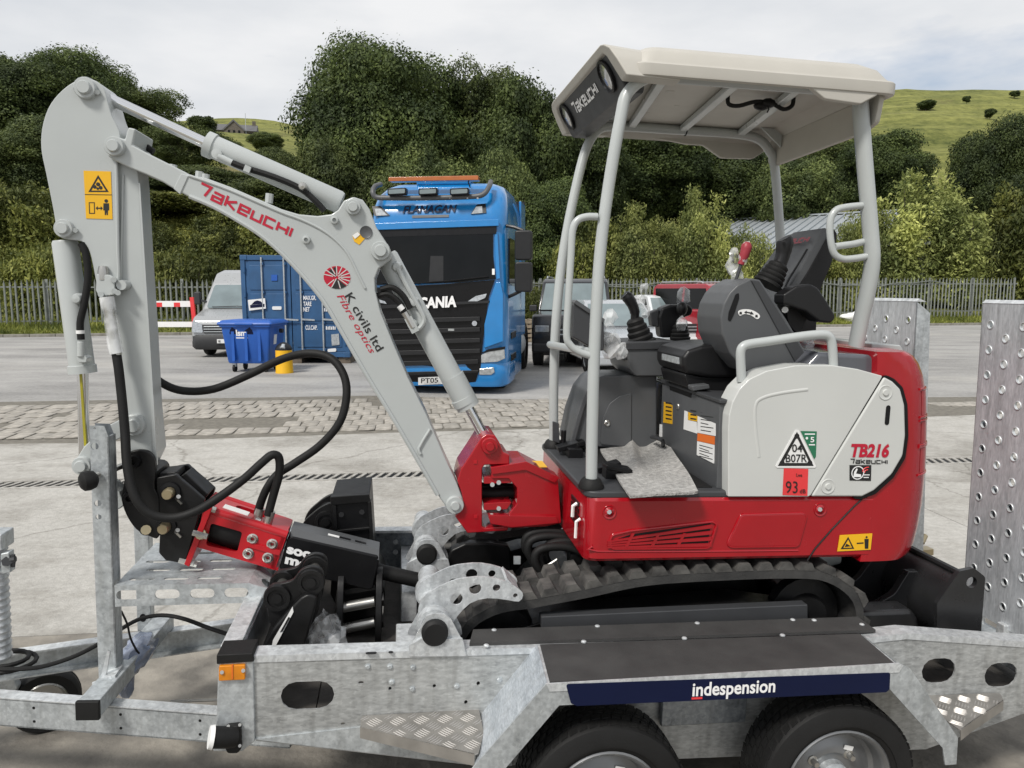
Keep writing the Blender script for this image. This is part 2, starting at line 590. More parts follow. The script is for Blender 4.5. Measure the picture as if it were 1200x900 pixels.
M['label_orange'] = mat('orange_label', (.75, .16, .02), .4, var=.03)
M['label_red'] = mat('red_label', (.72, .045, .05), .4, var=.03)
M['lever_red'] = mat('dull_red_grip', (.34, .03, .045), .45)
M['label_green'] = mat('green_label', (.02, .16, .08), .4, var=.03)
M['amber'] = mat('amber_lens', (.72, .24, .005), .15, coat=.6, var=.15, scale=30)
M['lens'] = mat('clear_lamp_lens', (.62, .64, .66), .08, metal=.6, coat=1.0, var=.15, scale=60)
M['foam'] = mat('grey_foam_mat', (.50, .49, .47), .7, col2=(.25, .245, .235), scale=60, bump=.9, bscale=130)
M['yellow_strip'] = mat('yellow_protector', (.45, .40, .03), .3, var=.15)
M['blue_film'] = mat('blue_grey_film', (.30, .34, .44), .25, col2=(.12, .15, .22), scale=14, coat=.4, bump=.5, bscale=25)

def film(name, tint=(.85, .87, .88), a=.42):
    m, nt, b = _bsdf(name)
    N, L = nt.nodes, nt.links
    b.inputs['Base Color'].default_value = (*tint, 1)
    b.inputs['Roughness'].default_value = .12
    b.inputs['Specular IOR Level'].default_value = .8
    tr = N.new('ShaderNodeBsdfTransparent')
    mx = N.new('ShaderNodeMixShader')
    tc = N.new('ShaderNodeTexCoord'); nz = N.new('ShaderNodeTexNoise'); nz.inputs['Scale'].default_value = 14
    L.new(tc.outputs['Object'], nz.inputs['Vector'])
    mr = N.new('ShaderNodeMapRange'); mr.inputs['From Min'].default_value = .4; mr.inputs['From Max'].default_value = .62
    mr.inputs['To Min'].default_value = a - .35; mr.inputs['To Max'].default_value = a + .3
    L.new(nz.outputs['Fac'], mr.inputs['Value'])
    L.new(mr.outputs['Result'], mx.inputs['Fac'])
    L.new(tr.outputs['BSDF'], mx.inputs[1]); L.new(b.outputs['BSDF'], mx.inputs[2])
    L.new(mx.outputs['Shader'], N['Material Output'].inputs['Surface'])
    return m
M['film'] = film('clear_plastic_film')
M['glass'] = mat('dark_window_glass', (.008, .009, .0095), .06, spec=.2, var=.2, scale=2, rvar=.02)
M['glass_pale'] = mat('pale_window_glass', (.20, .25, .26), .06, coat=.8, var=.15, scale=2, rvar=.02)
# ================================================================== MINI EXCAVATOR
NV = Vector((0, -1, 0))        # outward normal of faces that look at the camera

def pin(th, px, py, v, r_px, parent=None, m='grey_paint', out=.018, boss=1.55, n=18):
    c = t(px, py, v)
    r = ms(v, r_px)
    th.part('pin_boss', MB().lathe([(0, out), (r * boss * .93, out), (r * boss, out - .004), (r * boss, -.01)], c, NV, n), M[m], parent)
    th.part('pin', MB().lathe([(0, out + .012), (r * .86, out + .012), (r, out + .007), (r, out - .006)], c, NV, n), M[m], parent)

def text_px(s, v, o, right, up, lift=.0015, mb=None, **k):
    return letters(mb or MB(), s, t(*o, v), t(*right, v), t(*up, v), NV, lift, **k)

def sticker(pts, v, d=.0015):
    """flat label on a face that looks at the camera"""
    return MB().prism(to(pts, v), v - d, v)

def excavator():
    ex = Thing('mini_excavator', 'light grey and red tracked mini excavator with open canopy, standing on the twin axle trailer', 'excavator', T, (1.0, 0, .5))
    g = M['grey_paint']
    # ---- arm (dipper)
    plate = [(100, 92), (113, 95), (122, 104), (126, 118), (131, 135), (137, 147), (141, 160), (138, 190), (139, 330), (128, 342), (119, 352), (114, 338), (108, 308), (103, 291), (95, 283), (82, 281), (71, 278), (66, 268), (62, 245), (54, 205), (48, 175), (49, 150), (56, 127), (68, 110), (84, 97)]
    arm = ex.part('arm', MB().prism(sm2(to(plate, -.075), 3), -.075, .075), g, bevel=.004)
    box = [(128, 168), (150, 166), (160, 185), (163, 215), (168, 300), (174, 390), (179, 480), (184, 530), (176, 547), (160, 545), (149, 530), (140, 480), (127, 397), (116, 345), (118, 300)]
    ex.part('arm_box', MB().prism(rp(to(box, -.06), .01), -.06, .06), g, arm, bevel=.005)
    ex.part('weld_seam', MB().tube([t(a, b, -.078) for a, b in [(136, 186), (137, 225), (138, 290), (139, 322), (136, 336)]], .006, 8, 4), g, arm)
    ex.part('weld_seam', MB().tube([t(a, b, -.062) for a, b in [(144, 205), (143, 260), (141, 335)]], .005, 8, 4), g, arm)
    ex.part('bend_strip', MB().prism(to([(162, 215), (164, 214), (181, 486), (184, 545), (180, 545), (175, 440)], -.064), -.064, -.05), g, arm)
    pin(ex, 101, 104, -.078, 7.0, arm)
    pin(ex, 76, 268, -.078, 6.2, arm)
    pin(ex, 158, 498, -.064, 7.5, arm)
    for q in [(89, 104), (114, 108), (88, 270)]:
        ex.part('grease_bolt', MB().cyl(t(*q, -.09), t(*q, -.07), .009, n=6), g, arm)
    st = ex.part('warning_sticker', sticker([(98, 200), (130, 201), (132, 257), (101, 256)], -.0755), M['label_yellow'], arm)
    mb = MB()
    v = -.0772
    mb.prism(to([(99.5, 227.5), (131, 228), (131, 228.8), (99.5, 228.3)], v), v - .0004, v)
    tri = to([(115, 205), (127.5, 225), (103.5, 225)], v); tin = to([(115, 209), (124, 223.3), (107, 223.3)], v)
    mb.prism(tri, v - .0004, v, [tin])
    for q in [(111, 219, 2), (115, 216, 2.2), (118, 220, 2), (114.5, 221, 1.4)]:
        mb.prism([(a, b) for a, b in circ(t(q[0], q[1], v).x, t(q[0], q[1], v).z, ms(v, q[2]), 7)], v - .0006, v)
    mb.prism(to([(104, 237), (111, 237), (111.3, 250.5), (104.5, 250.5)], v), v - .0004, v, [to([(105, 238), (110, 238), (110.3, 249.5), (105.5, 249.5)], v)])
    mb.prism(to([(112, 244), (114.5, 241.5), (114.5, 243.3), (118, 243.3), (118, 241.5), (120.5, 244), (118, 246.5), (118, 244.7), (114.5, 244.7), (114.5, 246.5)], v), v - .0004, v)
    c = t(124.5, 235.5, v)
    mb.prism(circ(c.x, c.z, ms(v, 1.9), 10), v - .0004, v)
    mb.prism(to([(121.2, 238.2), (127.8, 238.2), (128, 246.5), (126.6, 246.5), (126.4, 252), (125, 252), (124.6, 247), (124.2, 252), (122.8, 252), (122.6, 246.5), (121, 246.5)], v), v - .0004, v)
    ex.part('pictograms', mb, M['black_ink'], st)
    # valve block and hose on the arm
    vb = ex.part('valve_block', MB().prism(to([(113, 321), (128, 322), (134, 326), (135, 345), (116, 348), (112, 340)], -.10), -.10, -.06), g, arm, bevel=.004)
    ex.part('valve_lever', MB().lathe([(0, .02), (.014, .018), (.018, 0), (.018, -.03)], t(121, 318, -.085), (0, 0, 1), 12), M['steel'], vb)
    mb = MB()
    for q in [(133, 328), (134, 341), (138, 343), (118, 345)]:
        mb.cyl(t(*q, -.115), t(*q, -.08), .010, n=8)
    mb.cyl(t(142, 334, -.1), t(148, 334, -.06), .018, n=10)
    ex.part('valve_fittings', mb, g, vb)
    ex.part('hose_sleeve', MB().tube([t(a, b, -.11) for a, b in [(125, 348), (128, 365), (132, 385), (134, 402), (137, 414)]], .0245, 12, 3), M['film'], arm)
    ex.part('hose_ferrule', MB().tube([t(a, b, -.11) for a, b in [(125, 348), (128, 365), (132, 388), (137, 416)]], .017, 12, 3), M['steel'], arm)
    ex.part('arm_hose', MB().tube([t(a, b, c_) for a, b, c_ in [(136, 412, -.11), (140, 440, -.12), (146, 500, -.14), (149, 545, -.17), (157, 580, -.19), (174, 601, -.19), (200, 607, -.18), (228, 600, -.17), (255, 584, -.15), (285, 562, -.12), (306, 543, -.10), (319, 533, -.09), (327, 537, -.08), (327, 556, -.07), (321, 578, -.06), (314, 604, -.06)]], .016, 12, 5), M['rubber'], arm)
    ex.part('arm_hose', MB().tube([t(a, b, c_) for a, b, c_ in [(170, 432, .09), (190, 449, .10), (215, 458, .12), (250, 456, .14), (290, 440, .14), (330, 421, .12), (362, 414, .08), (388, 420, .05), (403, 440, .02), (406, 465, 0), (398, 495, -.01), (375, 522, -.01), (345, 543, -.01), (325, 556, -.02), (313, 572, -.03), (306, 588, -.03), (302, 602, -.03)]], .016, 12, 5), M['rubber'], arm)
    # ---- boom
    outline = [(126, 183), (124, 172), (127, 163), (136, 159.5), (146, 163), (150, 149), (159, 151), (155, 170), (172, 179), (190, 188), (216, 201), (222, 205), (240, 208), (270, 219), (300, 232), (330, 245), (350, 251), (372, 253), (388, 251), (396, 246), (403, 235), (414, 230.5), (425, 234), (433, 245), (441, 266), (452, 283), (458, 293), (460, 303), (452, 309), (444, 315), (439.5, 326), (440, 340), (446, 365), (460, 400), (478, 442), (500, 486), (520, 532), (536, 567), (544, 588), (543, 598), (535, 603), (526, 599), (515, 583), (497, 553), (463, 495), (430, 441), (400, 389), (377, 351), (343, 311), (310, 280), (280, 260), (250, 243), (222, 231), (205, 222), (190, 213), (170, 204), (150, 196), (136, 189)]
    boom = ex.part('boom', MB().prism(to(outline, -.10), -.10, .10), g, bevel=.006, seg=3)
    ex.part('weld_seam', MB().tube([t(a, b, -.101) for a, b in [(222, 206), (240, 212), (270, 223), (300, 236), (330, 249), (352, 257), (375, 268), (393, 281), (408, 298), (420, 322), (428, 338)]], .005, 8, 3), g, boom)
    ex.part('edge_flange', MB().tube([t(a, b, -.100) for a, b in [(222, 230), (250, 242), (280, 259), (310, 279), (343, 310), (377, 350), (400, 388), (430, 440), (463, 494), (497, 552), (513, 580)]], .008, 8, 3), g, boom)
    ex.part('bend_strip', MB().prism(to([(212, 203), (221, 206), (211, 228), (203, 221)], -.104), -.104, -.09), g, boom, bevel=.003)
    ex.part('weld_seam', MB().tube([t(a, b, -.103) for a, b in [(504, 503), (491, 525), (493, 532)]], .006, 8, 2), g, boom)
    pin(ex, 135, 172, -.104, 6.5, boom)
    pin(ex, 414, 243, -.104, 5.5, boom)
    pin(ex, 446, 294, -.104, 7.0, boom)
    pin(ex, 533, 591, -.104, 5.6, boom, boss=1.9)
    for q, r_ in [((392, 258), .014), ((359, 281), .014)]:
        ex.part('bolt_boss', MB().lathe([(0, .006), (.007, .006), (.007, .016), (r_, .014), (r_ + .002, -.004)], t(*q, -.10), NV, 14), g, boom)
    ex.part('lifting_hole', MB().lathe([(.0, -.0004), (.018, .0008), (.022, .003), (.024, -.004)], t(429, 272, -.101), NV, 18), M['mgrey'], boom)
    mb = MB()
    for q in [(203, 198), (234, 206), (316, 232), (241, 209)]:
        mb.cyl(t(q[0] - 1, q[1] + 6, -.07), t(q[0], q[1] - 5, -.07), .014, n=8)
    ex.part('clamp_bolts', mb, g, boom)
    s_ = ex.part('yellow_sticker', sticker([(413, 276), (419, 272), (428, 279), (421, 287), (415, 283)], -.1005), M['label_yellow'], boom)
    ex.part('sticker_corner', sticker([(413, 276), (419, 272), (422, 275), (416, 280)], -.1025), M['label_white'], s_)
    lg = MB()
    logo_word(lg, 'TAKEUCHI', t(230, 227, -.10), t(340, 279, -.10), t(235, 211, -.10), NV, .0016, shear=.05, w=.21)
    ex.part('maker_lettering', lg, M['red_ink'], boom)
    # customer's logo: striped disc and two lines of words
    v = -.10
    c = t(395, 325, v); rr = ms(v, 15)
    disc = ex.part('logo_disc', MB().prism(circ(c.x, c.z, rr * .98, 28, rr * .84), v - .0012, v), M['red_ink'], boom)
    mb = MB()
    def wedge(a0, a1, r0, r1):
        return [(c.x + rr * r * math.cos(a), c.z + rr * .84 * r * math.sin(a) - .004) for a, r in ((a0, r0), (a0, r1), ((a0 + a1) / 2, r1 * 1.0), (a1, r1), (a1, r0))]
    for a0, a1 in ((-2.05, -1.35), (-1.28, -.75)):
        mb.prism(wedge(a0, a1, .05, .93), v - .0017, v)
    mb.prism([(c.x - rr * .62, c.z + rr * .45), (c.x - rr * .42, c.z + rr * .62), (c.x - rr * .05, c.z + rr * .1), (c.x - rr * .12, c.z - rr * .02)], v - .0017, v)
    mb.prism([(c.x - rr * .3, c.z + rr * .70), (c.x - rr * .1, c.z + rr * .76), (c.x + rr * .04, c.z + rr * .18), (c.x, c.z + rr * .08)], v - .0017, v)
    ex.part('logo_black_rays', mb, M['black_ink'], disc)
    mb = MB()
    for k, a in enumerate((-2.35, -1.98, -1.31, -.68, -.3, .06, .42, .8, 1.2, 1.62, 2.05, 2.5, 2.9)):
        d = Vector((math.cos(a), .84 * math.sin(a))); n_ = Vector((-d.y, d.x)).normalized() * rr * .035
        p0 = Vector((c.x, c.z)) + d * rr * (.12 if k % 2 else .3); p1 = Vector((c.x, c.z)) + d * rr * .99
        mb.prism([tuple(p0 + n_), tuple(p0 - n_), tuple(p1 - n_), tuple(p1 + n_)], v - .0022 - k * .00002, v)
    ex.part('logo_pale_rays', mb, M['grey_paint2'], disc)
    ex.part('owner_lettering', text_px('K civils ltd', v, (404, 347), (442, 412.5), (412.3, 342), bold=.014, spacing=1.05), M['black_ink'], boom)
    ex.part('owner_lettering', text_px('Fibre optics', v, (394.5, 347), (434, 415), (401.3, 343), bold=.004, shear=.3, spacing=1.06), M['red_ink'], boom)
    # ---- cylinders
    def cylinder(name, a, b, c_, d, e, v, r, rr_):
        """a..b barrel, c..d rod"""
        A, B, C_, D = (t(*p, v) for p in (a, b, c_, d))
        ax = (B - A).normalized()
        o = ex.part(name, MB().lathe([(0, 0), (r * .9, 0), (r, .01), (r, (B - A).length - .03), (r * 1.12, (B - A).length - .028), (r * 1.12, (B - A).length), (0, (B - A).length + .001)], A, ax, 20), g)
        ex.part('cylinder_rod', MB().cyl(C_, D, rr_, n=16), M['chrome'], o)
        return o, ax
    o, ax = cylinder('arm_cylinder', (400, 238), (242, 168.5), (243, 169), (124, 114), 0, -.01, .042, .02)
    ex.part('rod_eye', MB().cyl(t(101, 104, -.045), t(101, 104, .045), .04, n=18).bar(t(101, 104, 0), t(126, 115, 0), .05, .045), g, o)
    ex.part('cylinder_hose', MB().tube([t(a, b, -.06) for a, b in [(268, 189), (285, 196), (320, 207), (352, 221), (372, 238), (380, 247)]], .011, 8, 4), M['rubber'], o)
    ex.part('cylinder_hose', MB().tube([t(a, b, .05) for a, b in [(118, 110), (128, 138), (142, 158), (160, 165), (180, 178)]], .012, 8, 4), M['rubber'], o)
    mb = MB().cyl(t(256, 183, -.06), t(272, 191, -.06), .012, n=10).lathe([(0, .02), (.018, .018), (.02, -.03)], t(255, 181, -.05), NV, 12)
    mb.bar(t(287, 197, -.066), t(294, 200, -.066), .03, .022)
    ex.part('hose_fittings', mb, g, o, kind='stuff')
    ex.part('clamp_bolt', MB().lathe([(0, .03), (.012, .028), (.017, .01), (.017, -.02)], t(355, 219, -.055), NV, 10), M['steel'], o)
    o, ax = cylinder('boom_cylinder', (452, 299), (546, 473), (545, 470), (566, 509), 0, -.01, .044, .02)
    ex.part('cylinder_gland', MB().cyl(t(530, 441, -.01), t(549, 477, -.01), .047, n=20), g, o)
    ex.part('feed_pipe', MB().tube([t(a, b, -.065) for a, b in [(466, 314), (474, 330), (485, 350), (494, 366), (497, 376), (491, 385), (484, 384)]], .009, 8, 5), g, o)
    mb = MB()
    for q in [(465, 313), (485, 354), (484, 380)]:
        mb.lathe([(0, .02), (.014, .018), (.022, .0), (.022, -.04)], t(*q, -.05), NV, 12)
    mb.bar(t(478, 372, -.066), t(487, 389, -.066), .03, .03)
    ex.part('pipe_fittings', mb, g, o)
    for dx in (0, 8):
        ex.part('cylinder_hose', MB().tube([t(a + dx * .6, b - dx, -.07) for a, b in [(441, 347), (455, 345), (468, 355), (476, 370)]], .011, 8, 4), M['rubber'], o)
    ex.part('hose_mark', MB().cyl(t(468, 358, -.072), t(472, 363, -.072), .0125, n=10), M['white'], o)
    ex.part('hose_fittings', MB().cyl(t(474, 366, -.072), t(484, 384, -.072), .013, n=8), M['steel'], o)
    o, ax = cylinder('bucket_cylinder', (76, 282), (97, 437), (97, 436), (99, 548), 0, -.02, .043, .019)
    ex.part('rod_protector', MB().bar(t(95.5, 438, -.035), t(101, 522, -.035), .018, .008), M['yellow_strip'], o)
    ex.part('cylinder_hose', MB().tube([t(a, b, -.075) for a, b in [(95, 285), (101, 300), (103, 325), (99, 355), (94, 378), (95, 398)]], .0125, 10, 5), M['rubber'], o)
    ex.part('hose_mark', MB().cyl(t(94, 387, -.075), t(94.3, 391, -.075), .0145, n=10), M['white'], o)
    ex.part('hose_clamp', MB().lathe([(0, .02), (.014, .018), (.02, .0), (.02, -.02)], t(91, 350, -.07), NV, 12), g, o)
    ex.part('hose_port', MB().prism(to([(91, 416), (99, 416), (102, 420), (101, 425), (92, 425), (90, 421)], -.08), -.08, -.03).cyl(t(95, 400, -.075), t(95, 418, -.075), .013, n=10), g, o, bevel=.003)
    # linkage to the quick hitch
    for dv in (-.075, .055):
        lk = ex.part('tipping_link', MB().prism(rp(to([(152, 486), (166, 486), (170, 498), (164, 510), (152, 508), (128, 520), (112, 536), (108, 552), (98, 560), (88, 552), (88, 540), (98, 524), (120, 502)], dv), .02), dv, dv + .025), g, arm, bevel=.004)
    pin(ex, 97, 545, -.08, 6.5, arm)
    ex.part('tipping_link', MB().prism(rp(to([(104, 548), (140, 577), (146, 592), (138, 598), (122, 590), (96, 562)], -.045), .015), -.045, .045), g, arm, bevel=.005)
    # quick hitch (black)
    near = [(148, 534), (158, 528), (172, 529), (180, 537), (182, 552), (181, 572), (186, 585), (186, 628), (176, 629), (160, 621), (148, 604), (142, 585), (144, 570), (147, 555)]
    hitch = ex.part('quick_hitch', MB().prism(sm2(to(near, -.10), 3), -.10, -.075), M['blacksteel'], bevel=.004)
    ex.part('hitch_plate', MB().prism(sm2(to(near, .075), 3), .075, .10), M['blacksteel'], hitch, bevel=.004)
    mb = MB()
    for q, r_ in [((158, 540), .028), ((152, 585), .02), ((171, 620), .025), ((172, 560), .03)]:
        mb.cyl(t(*q, -.09), t(*q, -.09) + Vector((0, .18, 0)), r_, n=14)
    mb.prism(to([(168, 545), (184, 552), (186, 600), (172, 600)], -.07), -.07, .07)
    ex.part('hitch_pins', mb, M['blacksteel'], hitch)
    for q in [(158, 540), (153, 583)]:
        ex.part('hitch_nut', MB().lathe([(0, .006), (.009, .006), (.011, .022), (.022, .022), (.026, 0)], t(*q, -.10), NV, 12), M['black'], hitch)
    ex.part('hitch_bolt', MB().cyl(t(171, 621, -.12), t(171, 621, -.09), .018, n=10), M['zinc'], hitch)
    # ---- swing bracket (red)
    sw = [(564, 513), (570, 509), (580, 510), (585, 518), (590, 530), (597, 533), (597, 544), (568, 545), (565, 549), (565, 617), (568, 619), (596, 616), (595, 622), (548, 625), (533, 605), (544, 592), (541, 578), (536, 564), (540, 550), (552, 532)]
    sb = ex.part('swing_bracket', MB().prism(rp(to(sw, -.105), .006), -.105, .105), M['red'], bevel=.006)
    pin(ex, 573.5, 522, -.107, 5.5, sb, m='red', boss=1.8)
    ex.part('rod_eye', MB().cyl(t(572, 521, -.05), t(572, 521, .05), .045, n=16).bar(t(565, 507, 0), t(573, 522, 0), .07, .05), M['grey_paint'], sb)
    for q in [(573.5, 533), (557, 541.5), (557.5, 605.5)]:
        mb = MB().prism(to([(q[0] - 2, q[1] - 2), (q[0] + 2, q[1] - 2), (q[0] + 2, q[1] + 2), (q[0] - 2, q[1] + 2)], -.108), -.108, -.1)
        ex.part('bracket_bolt', mb, M['red2'], sb)
    # nose of the main frame with two lugs round the king post
    nose = [(576, 549), (600, 543), (617, 543), (640, 555), (654, 562), (658, 613), (640, 617), (600, 619), (588, 618), (594, 606), (606, 590), (606, 572), (596, 561), (576, 561)]
    ns = ex.part('frame_nose', MB().prism(rp(to(nose, -.11), .008), -.11, .13), M['red'], bevel=.007)
    mb = MB()
    mb.prism(rp(to([(567, 559), (596, 559), (600, 566), (567, 567)], -.10), .004), -.10, .08)
    mb.prism(rp(to([(567, 590), (600, 588), (594, 597), (567, 598)], -.10), .004), -.10, .08)
    mb.prism(rp(to([(572, 604), (652, 605), (655, 613), (600, 618), (575, 614)], -.125), .006), -.125, .02)
    mb.prism(rp(to([(575, 548), (617, 541), (656, 560), (650, 566), (616, 551), (577, 556)], -.118), .004), -.118, -.02)
    ex.part('frame_lugs', mb, M['red'], ns, bevel=.004)
    ex.part('king_post_hose', MB().tube([t(a, b, .0) for a, b in [(563, 577), (580, 578), (600, 577), (612, 580)]], .026, 14, 3), M['rubber'], ns)
    ex.part('king_post_hose', MB().tube([t(a, b, .03) for a, b in [(563, 571), (580, 571), (612, 573)]], .02, 12, 3), M['rubber'], ns)
    mb = MB()
    for q in [(584.5, 565.5), (584.5, 596), (577, 568), (576, 604)]:
        mb.cyl(t(*q, -.108), t(*q, -.09), .009, n=10)
    ex.part('grease_bolts', mb, M['steel'], ns)
    c = t(628, 546, -.06)
    ex.part('warning_sticker', MB().slab([(c.x - .03, -.09), (c.x + .04, -.09), (c.x + .04, .02), (c.x - .03, .02)], c.z + .001, c.z + .003), M['label_yellow'], ns)
    return ex, arm, boom

EX, EX_ARM, EX_BOOM = excavator()

# ---- upper structure
def tail_plan(du=0.0, inset=0.0):
    """house outline in plan from the near front corner round the tail to the far front corner"""
    near = [(1.635, -.488), (1.71, -.488), (1.82, -.475), (1.90, -.42), (1.955, -.33), (1.995, -.2), (2.015, -.07)]
    far = [(u, -v) for u, v in reversed(near)]
    return [(u + du * max(0, (u - 1.6) / .4), v * (1 - inset)) for u, v in near + far]

def house(ex):
    rd = M['red']
    # main frame, below the cover
    def plan(z, ch):
        return [(x, y, z) for x, y in rp([(.594, -.49 + ch), (1.66, -.49 + ch), (1.66, .49), (.66, .49), (.594, .36)], [.05, .0, 0, .03, .05], 5)]
    z0 = t(800, 657, -.49).z; z1 = t(850, 583, -.49).z
    fr = ex.part('main_frame', MB().loft([plan(z0, .012), plan(z0 + .012, 0), plan(z1 - .012, 0), plan(z1, .008)]), rd, angle=30)
    # counterweight round the tail
    prof = [(647.5, 1058), (643, 1066), (634, 1072), (615, 1078), (590, 1083), (560, 1086), (520, 1087), (480, 1086.5), (455, 1084.5), (438, 1080), (425, 1073), (416, 1064), (411, 1053)]
    ref = t(1087, 520, -.4).x
    rings = []
    for y, x in prof:
        q = t(x, y, -.4)
        rings.append([(a, b, q.z) for a, b in sm2(tail_plan(q.x - ref), 3, False)])
    cw = ex.part('counterweight', MB().loft(rings), rd, angle=60)
    # three recesses down the tail's corner, ribs between them
    mb = MB(); mr = MB()
    def tail_pt(y, k, out):
        q = t(1087, y, -.4)
        xx = next((x0 + (x1 - x0) * (y - y0) / (y1 - y0) for (y0, x0), (y1, x1) in zip(prof, prof[1:]) if y1 <= y <= y0), 1086)
        pts = smooth([Vector((a, b, 0)) for a, b in tail_plan(t(xx, y, -.4).x - ref)], 6)
        p = pts[k]; d = (pts[k + 1] - pts[k - 1]).normalized()
        return Vector((p.x + d.y * out, p.y - d.x * out, q.z))
    for y0_, y1_ in ((456, 484), (492, 516), (522, 550)):
        vs = []
        for k in range(14, 28):
            vs.append(tail_pt(y0_, k, .001)); vs.append(tail_pt(y1_, k, .001))
        mb.add(vs, [(2 * i, 2 * i + 1, 2 * i + 3, 2 * i + 2) for i in range(13)])
        for yy in (y0_ - 2, y1_ + 2):
            mr.tube([tail_pt(yy, k, .0) for k in range(13, 30)], .005, 8)
    ex.part('tail_recess', mb, M['red2'], cw)
    ex.part('tail_rib', mr, rd, cw)
    # seams on the frame
    ex.part('panel_seam', MB().tube([t(a, b, -.491) for a, b in [(1010, 585), (1002, 592), (975, 620), (955, 643), (946, 657)]], .003, 6), M['black'], fr)
    # lower lip line and panels on the red side
    mb = MB()
    def recess(pts, v=-.4905):
        p = rp(to(pts, v), .02)
        return p
    p1 = recess([(868, 603), (946, 601), (935, 640), (850, 641)])
    ex.part('side_panel', MB().prism(p1, -.496, -.485), rd, fr, bevel=.005)
    for pts in ([(868, 603), (946, 601), (935, 640), (850, 641)],):
        ex.part('panel_bead', MB().tube([(a, -.492, b) for a, b in recess(pts)], .004, 6, closed=True), rd, fr)
    ex.part('panel_bead', MB().tube([(a, -.492, b) for a, b in recess([(716, 627), (737, 622), (834, 611), (840, 614), (831, 642), (714, 643)])], .005, 6, closed=True), rd, fr)
    ex.part('frame_bead', MB().tube([t(a, b, -.489) for a, b in [(694, 640), (700, 646), (830, 646), (935, 645)]], .004, 6, 2), rd, fr)
    # louvres: a black plate painted as the shade inside, red slats in front
    lv = ex.part('vent_shade_plate', MB().prism(rp(to([(716, 634), (740, 626), (833, 613), (829, 641), (716, 641)], -.49), .004), -.4915, -.48), M['black'], fr)
    mb = MB()
    for k in range(4):
        f = k / 3.6
        mb.prism(to([(712, 634 + f * 8), (834, 615 + f * 26), (834, 619 + f * 26), (712, 636 + f * 8)], -.496), -.4965, -.489)
    for x in (742, 772, 802):
        mb.prism(to([(x - 1, 625), (x + 2, 625), (x - 6, 641), (x - 10, 641)], -.4972), -.4972, -.489)
    ex.part('vent_slats', mb, rd, lv)
    mb = MB()
    for k in range(4):
        c = Vector((.592, -.30, t(687, 604 + k * 8, -.49).z))
        mb.obox(c + Vector((0, 0, 0)), (.002, 0, 0), (0, .06, .0), (0, 0, .008))
    ex.part('front_louvres', mb, M['black'], fr)
    for q in [(714, 600), (961, 597)]:
        ex.part('frame_bolt', MB().lathe([(0, .003), (.008, .003), (.010, .008), (.018, .002), (.024, .004), (.026, -.002)], t(*q, -.49), NV, 18), rd, fr)
        ex.part('bolt_head', MB().cyl(t(*q, -.50), t(*q, -.485), .0085, n=6), M['steel'], fr)
    ex.part('door_latch', MB().tube([(.590, -.34, z1 - .06), (.575, -.34, z1 - .07), (.575, -.34, z1 - .11)], .007, 6).tube([(.590, -.40, z1 - .10), (.575, -.40, z1 - .11), (.575, -.40, z1 - .17)], .006, 6), M['white'], fr)
    st = ex.part('warning_sticker', sticker([(984, 627), (1022, 625), (1020, 644), (981, 646)], -.4915), M['label_yellow'], fr)
    mb = MB(); v = -.4935
    mb.prism(to([(994, 629), (1001, 643), (985, 643.5)], v), v - .0004, v, [to([(994, 632), (998.5, 641.7), (988, 642)], v)])
    c = t(1015.5, 629.5, v); mb.prism(circ(c.x, c.z, ms(v, 1.5), 8), v - .0004, v)
    mb.prism(to([(1013, 631.5), (1018, 631.5), (1017.5, 643), (1013.5, 643)], v), v - .0004, v)
    mb.prism(to([(1004, 636), (1012, 635.5), (1012, 637), (1004, 637.5)], v), v - .0004, v)
    mb.prism(to([(992, 637), (997, 640), (990, 641)], v), v - .0004, v)
    ex.part('pictograms', mb, M['black_ink'], st)
    # ---- floor
    fl = ex.part('floor_mat', MB().slab(rp([(.584, -.485), (1.30, -.485), (1.30, .46), (.64, .46), (.584, .35)], [.05, 0, 0, .03, .06], 5), z1 - .004, z1 + .022), M['dgrey'], bevel=.008)
    ex.part('floor_tread', MB().slab([(.74, -.44), (1.06, -.44), (1.06, .19), (.74, .19)], z1 + .022, z1 + .026), M['rubber'], fl)
    # ---- engine housing behind the seat
    zt = t(1000, 412, -.3).z
    eh = ex.part('engine_housing', MB().prism(rp([(1.10, z1), (1.66, z1), (1.66, zt - .02), (1.62, zt), (1.42, zt + .005), (1.38, zt - .04), (1.34, z1 + .33), (1.10, z1 + .33)], .02), -.455, .455), M['dgloss'], bevel=.02, seg=3)
    sbx = ex.part('seat_box', MB().prism(rp([(1.072, z1 + .02), (1.30, z1 + .02), (1.30, z1 + .33), (1.064, z1 + .33)], .006), -.45, .16), M['mgrey'], bevel=.006)
    ex.part('box_lid', MB().box(1.058, 1.31, -.46, .17, z1 + .33, z1 + .345), M['dgrey'], sbx, bevel=.004)
    def xquad(pts, x=1.068, d=.002):
        return MB().xprism([(q.y, q.z) for q in (T.X(a, b, x) for a, b in pts)], x - d, x + .006)
    for pts, m_ in [([(778.5, 468), (789, 469.5), (788, 497), (777.5, 495)], 'label_yellow'),
                    ([(807, 466), (818.5, 467.5), (818, 494), (806.5, 492)], 'label_yellow'),
                    ([(802.5, 481), (807, 481.5), (807, 492.5), (817, 494.5), (817, 508), (801.5, 503)], 'label_white'),
                    ([(818.5, 470), (840, 475), (839, 511), (817.5, 507)], 'label_white'),
                    ([(818, 507.5), (838, 511.5), (837.5, 521), (817.5, 516.5)], 'label_orange'),
                    ([(817.5, 517), (837.5, 521.5), (836.5, 543), (817, 533)], 'label_white')]:
        s_ = ex.part('information_label', xquad(pts), M[m_], sbx)
    mb = MB()
